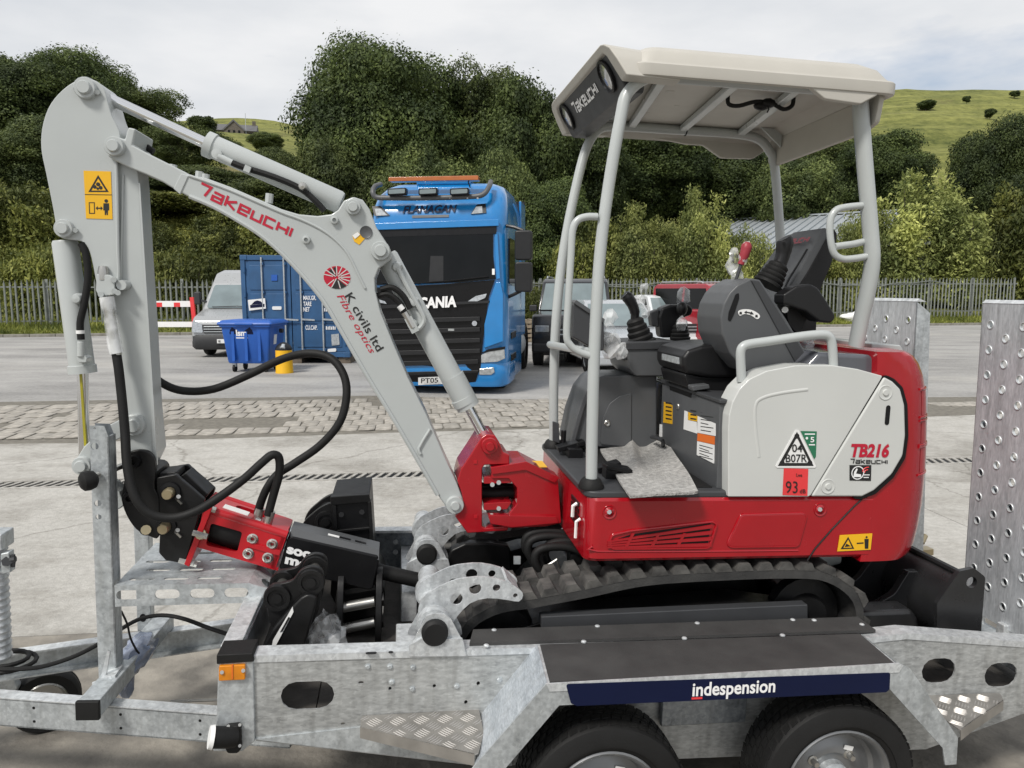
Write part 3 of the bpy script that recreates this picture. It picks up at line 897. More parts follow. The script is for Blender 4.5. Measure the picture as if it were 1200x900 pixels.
    for i in range(8):
        y = 474 + i * 4.2
        mb.add([T.X(a, b, 1.0655) for a, b in [(821, y), (836 - (i % 3) * 3, y + 2), (836 - (i % 3) * 3, y + 3), (821, y + 1)]], [(0, 1, 2, 3)])
    for i in range(5):
        y = 521 + i * 3.2
        mb.add([T.X(a, b, 1.0655) for a, b in [(819.5, y), (835 - (i % 2) * 4, y + 4.2), (835 - (i % 2) * 4, y + 5.1), (819.5, y + 1)]], [(0, 1, 2, 3)])
    for x0, x1, y0_ in ((780, 787, 471), (809, 816, 471)):
        for i in range(5):
            y = y0_ + i * 4.6
            mb.add([T.X(a, b, 1.0655) for a, b in [(x0, y), (x1, y + 1.2), (x1, y + 2.8), (x0, y + 1.8)]], [(0, 1, 2, 3)])
    ex.part('label_print', mb, M['black_ink'], sbx)
    ex.part('serial_label', xquad([(773.5, 497), (776, 497.5), (775.5, 512), (773, 511)]), M['label_white'], sbx)
    ex.part('box_lock', MB().lathe([(0, .004), (.012, .004), (.014, 0), (.014, -.01)], T.X(794.5, 476, 1.066), (-1, 0, 0), 12), M['steel'], sbx)
    ex.part('box_handle', MB().tube([T.X(764, 512, 1.03), T.X(776, 516, 1.03), T.X(777, 524, 1.064)], .009, 8, 3), M['dgrey'], sbx)
    # ---- grey side cover and rear door
    cov = [(853, 578), (853, 505), (854, 487), (858, 471), (866, 456), (878, 444), (898, 434.5), (932, 428), (975, 428), (1005, 432.5), (1034, 440.5), (1031, 446), (950, 580), (947, 582), (870, 582), (853, 582)]
    cv = ex.part('side_cover', MB().prism(rp(to(cov, -.50), [.0, .02, .02, .03, .03, .04, .04, .05, .05, .03, .005, 0, 0, 0, 0, 0]), -.503, -.40), M['grey_paint2'], bevel=.03, seg=6)
    dr = [(1036, 441.5), (1046, 447), (1055, 456), (1060, 475), (1061, 510), (1058, 534), (1045, 556), (1024, 575), (1010, 582), (950.5, 582), (953, 577)]
    de = ex.part('rear_door', MB().prism(rp(to(dr, -.50), [0, .02, .03, .05, .06, .05, .05, .03, .01, 0, 0]), -.503, -.44), M['grey_paint2'], bevel=.008, seg=3)
    sl = [(1036, 438), (1048, 444), (1058, 454), (1063.5, 474), (1064.5, 511), (1061, 537), (1047, 560), (1026, 579), (1010, 585), (1000, 585), (1000, 500)]
    ex.part('door_seal', MB().prism(rp(to(sl, -.497), .03), -.497, -.46), M['black'], de)
    # pressed shapes on the cover
    ex.part('cover_bead', MB().tube([t(a, b, -.4932) for a, b in [(888, 535), (884, 500), (884, 475), (892, 466), (915, 460), (945, 456)]], .012, 10, 4), M['grey_paint2'], cv)
    for q in [(1037.5, 460), (970, 570)]:
        ex.part('door_bolt', MB().lathe([(0, .006), (.010, .006), (.012, .0015), (.020, .0008), (.026, .003), (.029, -.002)], t(*q, -.503), NV, 18), M['grey_paint2'], de)
    c = t(1040, 486.5, -.503)
    ex.part('door_slot', MB().prism([(c.x + b, c.z + a) for a, b in slot(0, 0, .072, .017)], -.5045, -.49), M['black'], de)
    # theft register label: triangle, green and red labels
    v = -.5035
    ex.part('green_label', sticker([(938, 505), (957, 505.5), (956, 535), (954, 538)], v, .001), M['label_green'], cv)
    tr = ex.part('triangle_label', sticker([(932, 503.5), (936, 504), (956, 546), (955, 548), (910, 548), (908.5, 546)], v, .002), M['label_white'], cv)
    vv = v - .0022
    mb = MB().prism(to([(934, 506), (953.5, 546), (911.5, 546)], vv), vv - .0004, vv, [to([(933.8, 512.5), (948.5, 542.5), (917.5, 542.5)], vv)])
    for q in [(933.8, 511), (916.5, 542.5), (949, 542.5)]:
        cc = t(*q, vv); mb.prism(circ(cc.x, cc.z, ms(vv, 3.4), 12), vv - .0006, vv)
    text_px('04', vv, (928, 529.5), (940, 529.5), (928, 520.5), mb=mb, bold=.012)
    text_px('B07R', vv, (920.5, 541.3), (945.5, 541.3), (920.5, 532.3), mb=mb, bold=.012)
    ex.part('triangle_print', mb, M['black_ink'], tr)
    mb = MB(); vg = v - .0014
    text_px('5', vg, (949.5, 518), (954, 518), (949.5, 512), mb=mb, bold=.02)
    cc = t(945.5, 513.5, vg); mb.prism(circ(cc.x, cc.z, ms(vg, 1.7), 10), vg - .0004, vg)
    for y in (508, 520.5):
        mb.prism(to([(943 if y < 510 else 948, y), (955, y), (955, y + 1.4), (943 if y < 510 else 948, y + 1.4)], vg), vg - .0004, vg)
    ex.part('green_print', mb, M['white_ink'], cv)
    rl = ex.part('noise_label', sticker([(918.5, 548.8), (947, 549.5), (946, 581), (917, 580)], v, .0012), M['label_red'], cv)
    mb = MB(); vr = v - .0015
    text_px('93', vr, (920.5, 577.5), (934.5, 577.8), (920.7, 563.5), mb=mb, bold=.0)
    text_px('dB', vr, (937, 577.8), (944, 578), (937, 573), mb=mb, bold=.01)
    text_px('Lwa', vr, (933, 558.5), (940, 558.6), (933, 554.5), mb=mb, bold=.01)
    ex.part('noise_print', mb, M['black_ink'], rl)
    ex.part('model_lettering', text_px('TB216', v, (996, 534.8), (1041, 535.2), (997.5, 520.5), mb=MB(), bold=.045, shear=.12), M['red_ink'], de)
    ex.part('maker_lettering', logo_word(MB(), 'TAKEUCHI', t(996, 543.6, v), t(1040, 544, v), t(996, 536.8, v), NV, .0012, w=.2), M['black_ink'], de)
    bl = ex.part('system_label', sticker([(995.5, 545), (1021, 545), (1020.5, 563.5), (995.5, 563)], v, .001), M['black_ink'], de)
    mb = MB(); cc = t(1005, 554, v)
    vv = v - .0012
    mb.prism(circ(cc.x, cc.z, .025, 20), vv - .0004, vv, [circ(cc.x, cc.z, .0215, 20)])
    mb.prism(to([(1000, 559), (1001, 553), (1004, 548.5), (1005, 550), (1003, 555), (1009, 556), (1009, 559)], vv), vv - .0004, vv)
    mb.prism(to([(1012, 556), (1019, 556), (1019, 557), (1012, 557)], vv), vv - .0004, vv)
    mb.prism(to([(1012, 559), (1018, 559), (1018, 560), (1012, 560)], vv), vv - .0004, vv)
    ex.part('system_print', mb, M['white_ink'], bl)
    ex.part('system_waves', MB().tube([t(a, b, vv) for a, b in [(1011, 553), (1012, 550), (1015, 548), (1018, 547.5)]], .002, 5, 3).tube([t(a, b, vv) for a, b in [(1013, 554), (1014, 551.5), (1017, 550.5)]], .002, 5, 3), M['label_red'], bl)
    # hand rail over the cover
    ex.part('hand_rail', MB().tube([t(a, b, -.46) for a, b in [(869, 447), (868, 425), (868, 412), (871, 406), (879, 403), (900, 400), (940, 394), (962, 392), (970, 393.5), (974, 399), (976, 415), (977, 440)]], .0165, 12, 3), M['grey_paint'])
    # yellow-free rear roof mount block
    ex.part('hinge_bracket', MB().prism(to([(1018, 402), (1052, 404), (1056, 412), (1018, 412)], -.2), -.22, .2), M['grey_paint'], bevel=.006)
    return z1, zt

Z_FLOOR, Z_BONNET = house(EX)

def cabin(ex):
    # ---- far console with storage door
    v = .2
    con = ex.part('side_console', MB().prism(rp(to([(668, 523), (676, 486), (686, 458), (697, 444), (708, 440), (770, 440), (770, 528), (700, 524)], v), [.01, .04, .05, .05, .03, .01, 0, 0]), v, .45), M['mgrey'], bevel=.012, seg=3)
    ex.part('storage_door', MB().prism(rp(to([(703, 518), (706, 492), (714, 473), (726, 464), (740, 461), (740, 524), (705, 521)], v - .004), [.01, .04, .05, .04, .005, .005, .005]), v - .006, v + .01), M['mgrey'], con, bevel=.003)
    ex.part('door_lock', MB().lathe([(.003, .004), (.010, .006), (.014, .003), (.014, -.006)], t(711.5, 496, v - .006), NV, 14), M['steel'], con)
    ex.part('console_rib', MB().tube([t(a, b, v - .004) for a, b in [(672, 520), (681, 486), (690, 462), (700, 449)]], .011, 8, 4), M['dgrey'], con)
    # ---- lever console in front of the seat
    vl = .16
    lc = ex.part('lever_console', MB().prism(rp(to([(734, 402), (776, 400), (800, 401), (800, 441), (745, 441), (737, 432)], vl), [.01, .01, 0, 0, .03, .03]), vl, .46), M['mgrey'], bevel=.008, seg=3)
    ex.part('console_lip', MB().prism(to([(733, 402), (777, 400), (800, 401), (800, 408), (776, 409), (735, 410)], vl - .006), vl - .008, .465), M['dgrey'], lc, bevel=.003)
    ex.part('console_arm', MB().prism(rp(to([(708, 389), (716, 390), (735, 405), (735, 424), (722, 418), (708, 404)], vl + .02), .01), vl + .02, .34), M['dgrey'], lc, bevel=.006)
    def joystick(base, mid, top, v, rb, rt, rg, parent=None):
        B, Mi, Tp = t(*base, v), t(*mid, v), t(*top, v)
        ax = (Mi - B); n = 5
        prof = [(0, 0)]
        for k in range(n):
            f = k / n
            r = rb + (rt - rb) * f
            prof += [(r, ax.length * f), (r * 1.02, ax.length * (f + .5 / n)), (r * .86, ax.length * (f + .8 / n))]
        prof += [(rt * .8, ax.length), (0, ax.length)]
        o = ex.part('lever_boot', MB().lathe(prof, B, ax, 18), M['rubber'], parent)
        return o, Mi, Tp
    o, Mi, Tp = joystick((753, 404), (743, 373), (735, 347), .28, .062, .032, .02)
    ex.part('joystick', MB().tube([t(a, b, .28) for a, b in [(744, 374), (744, 366), (741, 357), (736, 349), (732, 345)]], [.019, .022, .023, .025, .026, .021], 12, 3), M['vinyl'], o)
    # far armrest and second lever set seen beyond the console
    fa = ex.part('armrest', MB().prism(rp(to([(772, 372), (776, 361), (786, 357), (808, 357), (813, 362), (811, 369), (797, 374), (791, 384), (788, 396), (775, 396)], .40), .02), .40, .48), M['vinyl'], bevel=.012, seg=3)
    ex.part('armrest_bracket', MB().prism(to([(762, 366), (772, 362), (774, 384), (764, 382)], .42), .42, .47), M['dgrey'], fa, bevel=.006)
    o2, Mi, Tp = joystick((797, 402), (797, 380), (798, 366), .36, .05, .03, .02)
    ex.part('lever_knob', MB().blob(t(799, 362, .36), .026, .026, .034, .05, sub=2), M['vinyl'], o2)
    # ---- monitor seen between the front posts
    mo = ex.part('control_monitor', MB().prism(rp(to([(671, 358), (674, 352), (679, 356), (708, 378), (708, 412), (694, 408), (671, 395)], .05), .01), .05, .12), M['dgrey'], bevel=.006)
    ex.part('monitor_bezel', MB().prism(rp(to([(672, 355), (675, 351), (709, 374), (708, 379)], .04), .006), .04, .13), M['mgrey'], mo, bevel=.003)
    # ---- seat
    cu = ex.part('seat', MB().prism(rp(to([(798, 429), (798, 418), (804, 410), (820, 405), (842, 403), (860, 403), (868, 407), (868, 442), (830, 442), (802, 437)], -.2), .02), -.22, .09), M['vinyl'], bevel=.018, seg=4)
    ex.part('seat_base', MB().prism(rp(to([(800, 436), (820, 441), (866, 442), (866, 458), (820, 458), (805, 454)], -.19), .012), -.20, .08), M['vinyl'], cu, bevel=.008)
    ex.part('seat_rail', MB().prism(to([(806, 453), (862, 457), (862, 472), (808, 466)], -.16), -.18, .06), M['black'], cu)
    ex.part('seat_tag', MB().xprism([(q.y, q.z) for q in (T.X(a, b, t(798, 424, -.2).x - .004) for a, b in [(776, 414.5), (795, 419), (795, 426.5), (776, 421.5)])], t(798, 424, -.2).x - .006, t(798, 424, -.2).x + .01), M['galv'], cu)
    ex.part('seat_lever', MB().prism(rp(to([(810, 452), (830, 450), (831, 455), (811, 458)], -.24), .006), -.25, -.2), M['mgrey'], cu, bevel=.003)
    rings = []
    for (fx, fy), (bx, by), hw in [((905, 392), (948, 396), .18), ((914, 356), (950, 352), .20), ((925, 336), (956, 330), .20), ((938, 316), (963, 314), .19), ((951, 293), (969, 296), .175), ((961, 275), (971, 280), .16), ((967, 267), (971, 272), .13)]:
        f, b = t(fx, fy, -.2), t(bx, by, -.2)
        d = (b - f)
        wd = hw * 1.85
        pts = rp([(0, 0), (0, wd), (1, wd), (1, 0)], [.04, .04, .05, .05], 3)
        rings.append([f + d * a + Vector((0, y, 0)) for a, y in pts])
    bk = ex.part('seat_back', MB().loft(rings), M['mgrey'], bevel=0, angle=50)
    ex.part('back_shell', MB().loft([[Vector((p[0] + .03, p[1] + (p[1] + .03) * .05, p[2] - .004)) for p in r_] for r_ in rings]), M['vinyl'], bk, angle=50)
    for dx in (0, 7, 14):
        ex.part('back_seam', MB().tube([t(a + dx * .7, b + dx * .35, -.185) for a, b in [(914, 352), (923, 330), (934, 312), (946, 292)]], .004, 6, 3), M['vinyl'], bk)
    lw = MB()
    fpt = t(961, 275, -.2); fpt2 = t(951, 293, -.2)
    upv = (fpt - fpt2).normalized(); nrm = Vector((-upv.z, 0, upv.x))
    if nrm.x > 0: nrm = -nrm
    o_ = fpt2 + upv * .03
    o_.y = .08
    logo_word(lw, 'TAKEUCHI', o_, o_ + Vector((0, -.24, 0)), o_ + upv * .034, nrm, .012, w=.22)
    ex.part('seat_lettering', lw, M['red_ink'], bk)
    # ---- near console tilted up beside the seat
    vc = -.36
    nc = ex.part('tilting_console', MB().prism(rp(to([(864, 334), (880, 326), (891, 328), (922, 374), (951, 424), (932, 431), (900, 435), (874, 436), (856, 415), (846, 392), (844.5, 372), (848, 356), (855, 343)], vc), [.02, .02, .01, 0, .01, 0, 0, .03, .05, .06, .05, .04, .04]), vc, -.13), M['mgrey'], bevel=.012, seg=3)
    ex.part('console_rail', MB().prism(to([(880, 328), (890, 329), (950, 424), (935, 430)], vc - .006), vc - .006, vc + .02), M['dgrey'], nc, bevel=.004)
    ex.part('lever_slot', MB().prism(rp(to([(862, 345), (866, 343), (866, 350), (861, 366), (856, 377), (853, 375), (854, 366)], vc - .001), .006), vc - .002, vc + .02), M['black'], nc)
    dec = ex.part('swing_decal', MB().prism(sm2(to([(865, 365), (871, 362.5), (880, 363), (888, 367), (890.5, 371), (887, 374), (880, 369.5), (872, 368), (867, 370)], vc - .001), 3), vc - .0022, vc), M['label_white'], nc)
    mb = MB()
    vv = vc - .0025
    mb.prism(to([(872, 366), (875, 364), (875, 365.2), (880, 366), (880.5, 364.8), (883.5, 368.5), (879, 368.6), (879.4, 367.6), (875, 366.7), (874.6, 368)], vv), vv - .0004, vv)
    for q in [(868, 367), (886.5, 370.5)]:
        mb.prism(to([(q[0] - 1.2, q[1] - 1.6), (q[0] + 1.2, q[1] - 1.6), (q[0] + 1.6, q[1] + 1.4), (q[0] - 1.6, q[1] + 1.4)], vv), vv - .0004, vv)
    ex.part('decal_print', mb, M['black_ink'], dec)
    o3, Mi, Tp = joystick((899, 334), (914, 309), (922, 285), -.25, .055, .034, .02, nc)
    ex.part('joystick', MB().tube([t(a, b, -.25) for a, b in [(913, 311), (917, 300), (919, 290), (920, 282), (919, 279)]], [.026, .027, .03, .031, .03, .027], 12, 3), M['vinyl'], nc)
    ex.part('grip_button', MB().cyl(t(918.5, 285, -.285), t(918.5, 285, -.27), .006, n=8), M['black'], nc)
    ar = ex.part('armrest', MB().prism(rp(to([(917, 345), (932, 335), (948, 332.5), (957, 337), (968, 353), (978.5, 371), (973, 379), (959, 377), (943, 365), (917, 356)], -.36), [.01, .02, .03, .04, .02, .03, .03, .03, .02, .01]), -.37, -.29), M['vinyl'], bevel=.014, seg=3)
    ex.part('armrest_bracket', MB().prism(to([(918, 345), (930, 345), (945, 372), (936, 395), (922, 380)], -.3), -.31, -.24), M['black'], ar, bevel=.004)
    ex.part('armrest_bolt', MB().cyl(t(920, 363, -.33), t(920, 363, -.3), .012, n=8), M['white'], ar)
    # ---- pedals
    mb = MB()
    for x, y, v in [(665, 528, .12), (672, 526, .18), (712, 552, -.2)]:
        p = t(x, y, v)
        mb.obox(p + Vector((0, 0, .02)), (.045, 0, .012), (0, .03, 0), (-.004, 0, .01))
        mb.bar(p, p + Vector((.03, 0, -.04)), .02, .02)
    for x, y, v in [(660, 520, .2), (676, 536, .1)]:
        p = t(x, y, v)
        mb.cyl(p, p + Vector((0, 0, .06)), .012, n=8)
    mb.box(.64, .70, .05, .22, Z_FLOOR + .02, Z_FLOOR + .06)
    ex.part('travel_pedals', mb, M['black'], bevel=.003, kind='stuff')
    mb = MB()
    p0 = t(714, 548, -.28)
    mb.obox(p0 + Vector((.03, 0, 0)), (.05, 0, -.008), (0, .035, 0), (0, 0, .008))
    mb.box(p0.x - .02, p0.x + .02, p0.y - .03, p0.y + .03, Z_FLOOR + .02, p0.z)
    ex.part('foot_pedal', mb, M['black'], bevel=.003)
    ex.part('pedal_guard', MB().prism(to([(648, 494), (655, 496), (656, 520), (648, 517)], .2), .2, .215), M['dgrey'], bevel=.003)

cabin(EX)

def canopy(ex):
    m = M['canopy']
    def ring(z, ins, back=0, front=0):
        return [(x, y, z) for x, y in rp([(.672 + ins + front, -.50 + ins), (1.612 - ins - back, -.50 + ins), (1.655 - ins - back, .50 - ins), (.672 + ins + front, .50 - ins)], [.06, .05, .05, .06], 5)]
    z = 2.56
    rings = [ring(z + .045, .07, .02, .05), ring(z + .01, .035), ring(z - .004, .012), ring(z, .001), ring(z + .006, 0), ring(z + .036, 0), ring(z + .041, .004), ring(z + .041, .010), ring(z + .050, .014, .01), ring(z + .080, .024, .03), ring(z + .10, .045, .06), ring(z + .112, .09, .10, .0), ring(z + .118, .2, .16, .0)]
    cn = ex.part('canopy_roof', MB().loft(rings), m, angle=32)
    ex.part('roof_beacon_base', MB().lathe([(0, .035), (.06, .03), (.09, .012), (.10, -.01)], (.78, -.12, z + .118), (0, 0, 1), 20), m, cn)
    # front brow: a sloping frame round the lamp panel
    fr = rp([(-.5, 2.552), (-.465, 2.645), (-.40, 2.670), (.40, 2.672), (.465, 2.652), (.5, 2.552), (.42, 2.54), (-.42, 2.54)], [.02, .04, .05, .05, .04, .02, .01, .01], 4)
    inn = rp([(-.43, 2.544), (-.40, 2.644), (.40, 2.644), (.43, 2.544)], [.005, .03, .03, .005], 4)
    fr = [(-.5, 2.552), (-.485, 2.605), (-.465, 2.645), (-.43, 2.664), (-.40, 2.670), (.40, 2.672), (.435, 2.668), (.465, 2.652), (.487, 2.605), (.5, 2.552), (.435, 2.548), (.41, 2.63), (.39, 2.645), (-.39, 2.645), (-.41, 2.63), (-.435, 2.548)]
    br = MB().sheet(fr, None, lambda a, b: (.652 - (b - 2.55) * .60, a, b), lambda a, b: (.84, a * .97, 2.55 + (b - 2.55) * .86))
    ex.part('roof_brow', br, m, cn, bevel=.006)
    pn = ex.part('lamp_panel', MB().sheet(rp([(-.41, 2.525), (-.405, 2.648), (.405, 2.648), (.41, 2.525)], .02), None, lambda a, b: (.664 - (b - 2.55) * .60, a, b), lambda a, b: (.74, a, b)), M['dgrey'], cn, bevel=.005)
    def pt(y, zz, out=0.0): return Vector((.664 - (zz - 2.55) * .60 - out, y, zz))
    nr = Vector((-1, 0, -.60)).normalized()
    for y in (-.315, .315):
        lp = ex.part('work_lamp', MB().lathe([(.058, -.01), (.058, .012), (.050, .014), (.047, .006)], pt(y, 2.596), nr, 22), M['black'], pn)
        ex.part('lamp_lens', MB().lathe([(.048, .006), (.03, .011), (0, .013)], pt(y, 2.596), nr, 22), M['lens'], pn)
    ex.part('maker_lettering', logo_word(MB(), 'TAKEUCHI', pt(.20, 2.577), pt(-.17, 2.577), pt(.20, 2.625), nr, .003, w=.21), M['white_ink'], pn)
    # skirts
    for sgn in (-1, 1):
        if sgn < 0:
            lobe = rp(to([(935, 92), (945, 98), (967, 116), (1009, 122), (1028, 112), (1036, 100), (1030, 94)], -.495), [0, .03, .03, .03, .02, .01, 0])
        else:
            lobe = rp(to([(756, 162), (783, 166), (803, 170), (822, 171), (843, 186), (880, 187), (900, 174), (906, 165), (890, 155), (775, 152)], .495), [0, .02, .02, .03, .03, .03, .02, 0, 0, 0])
        y0_, y1_ = (-.494, -.472) if sgn < 0 else (.472, .494)
        ex.part('roof_skirt', MB().prism(lobe, y0_, y1_), m, cn, bevel=.005)
    ex.part('roof_skirt', MB().sheet(rp([(-.46, 2.575), (.46, 2.575), (.44, 2.475), (.36, 2.455), (-.36, 2.455), (-.44, 2.475)], .02), None, lambda a, b: (1.59 + a * .05, a, b), lambda a, b: (1.61 + a * .05, a, b)), m, cn, bevel=.005)
    # underside lining
    ln = ex.part('roof_lining', MB().box(.74, 1.60, -.43, .43, 2.612, 2.6165), M['canopy'], cn)
    mb = MB()
    for x, y, r_ in [(.83, .1, .03), (.86, -.05, .025), (.95, .2, .02), (.92, -.15, .03), (1.02, .05, .02), (1.35, -.2, .02)]:
        mb.lathe([(0, -.008), (r_ * .6, -.008), (r_, 0)], (x, y, 2.612), (0, 0, 1), 12)
    mb.bar((.80, .05, 2.611), (1.02, -.22, 2.611), .012, .006).bar((1.15, .3, 2.611), (1.5, .3, 2.611), .012, .006)
    ex.part('lining_dimples', mb, M['canopy'], ln)
    # ---- posts
    g = M['grey_paint']
    zr = 2.585
    ft = t(735, 100, -.42)
    def post(pts, r, n=14, k=5, ry=None, name='canopy_post'):
        return ex.part(name, MB().tube(pts, r, n, k, ry=ry), g)
    nf = post([t(a, b, v) for a, b, v in [(693, 563, -.43), (694, 500, -.43), (697, 400, -.43), (703, 300, -.425), (713, 220, -.42), (727, 140, -.42), (736, 108, -.415)]] + [Vector((.76, -.41, zr - .005)), Vector((.86, -.40, zr)), Vector((1.1, -.40, zr)), Vector((1.5, -.40, zr))], .0205)
    ff = post([t(a, b, v) for a, b, v in [(649, 518, .27), (649, 450, .27), (652, 370, .28), (661, 290, .31), (676, 215, .34), (688, 172, .36)]] + [Vector((.79, .37, zr - .02)), Vector((.88, .37, zr - .004)), Vector((1.1, .37, zr - .002)), Vector((1.42, .37, zr - .002)), Vector((1.53, .37, zr - .02)), Vector((1.585, .37, zr - .07))] + [t(a, b, .37) for a, b in [(907, 190), (911, 230), (914, 275), (916, 330), (918, 395)]], .0205)
    for o_, q, v in ((nf, (693, 560), -.43), (ff, (649, 516), .27)):
        c = t(*q, v)
        ex.part('post_boot', MB().lathe([(.045, 0), (.046, .008), (.036, .03), (.030, .036), (.0, .036)], (c.x, c.y, Z_FLOOR + .02), (0, 0, 1), 18), M['rubber'], o_)
    nr_ = post([t(a, b, v) for a, b, v in [(1008, 112, -.40), (1009, 135, -.40), (1014, 200, -.40), (1020, 270, -.40), (1022, 305, -.40), (1017, 340, -.38), (1009, 375, -.35), (1003, 405, -.33)]], .0255, ry=.034)
    # roof cross bars
    for (a, b), (c_, d) in [((779, 92), (741, 135)), ((865, 98), (800, 148)), ((937, 110), (868, 153))]:
        p0, p1 = t(a, b, -.40), t(c_, d, .37)
        p0.z = p1.z = zr + .003
        ex.part('roof_bar', MB().bar(p0, p1, .034, .026), g, nf, bevel=.006)
    ex.part('roof_gusset', MB().slab([(.70, .2), (.80, .36), (.90, .36), (.78, .12)], zr + .015, zr + .022), g, nf)
    ex.part('roof_gusset', MB().prism([(1.50, zr + .02), (1.60, zr + .015), (1.60, zr - .06)], .30, .31), g, nf)
    ex.part('roof_cable', MB().tube([t(a, b, -.19) for a, b in [(853, 112), (854, 122), (866, 124), (886, 119), (904, 121), (918, 128), (928, 124), (930, 115)]], .008, 8, 4), M['rubber'])
    mb = MB()
    for a, b, v in [(900, 121, -.19), (892, 124, -.18)]:
        mb.blob(t(a, b, v), .03, .02, .018, .1, sub=2)
    mb.tube([t(a, b, -.20) for a, b in [(898, 118), (901, 128), (899, 132)]], .003, 5)
    mb.tube([Vector((1.18, .37 + .022 * math.cos(a), zr - .002 + .022 * math.sin(a))) for a in [i * .8 for i in range(8)]], .003, 5)
    ex.part('cable_ties', mb, M['black'], kind='stuff')
    # ---- grab rails
    ex.part('grab_rail', MB().tube([t(a, b, -.43) for a, b in [(700, 254), (688, 254), (677, 258), (671, 270), (669, 300), (666, 350), (664, 392), (668, 404), (678, 412), (692, 417)]], .0125, 12, 4), g)
    ex.part('grab_rail', MB().tube([t(649, 404, .27), t(645, 404, .24), t(668, 408, -.1), t(693, 413, -.43)], .0155, 12, 3), g)
    ex.part('grab_rail', MB().tube([t(a, b, -.40) for a, b in [(1018, 240), (990, 243), (979, 247), (973, 258), (973, 278), (977, 296), (986, 303), (1000, 303), (1019, 300)]], .0125, 12, 4), g)
    ex.part('grab_rail', MB().tube([t(978, 289, -.40), t(1000, 286, -.39), t(1018, 282, -.39)], .0125, 12), g)

canopy(EX)

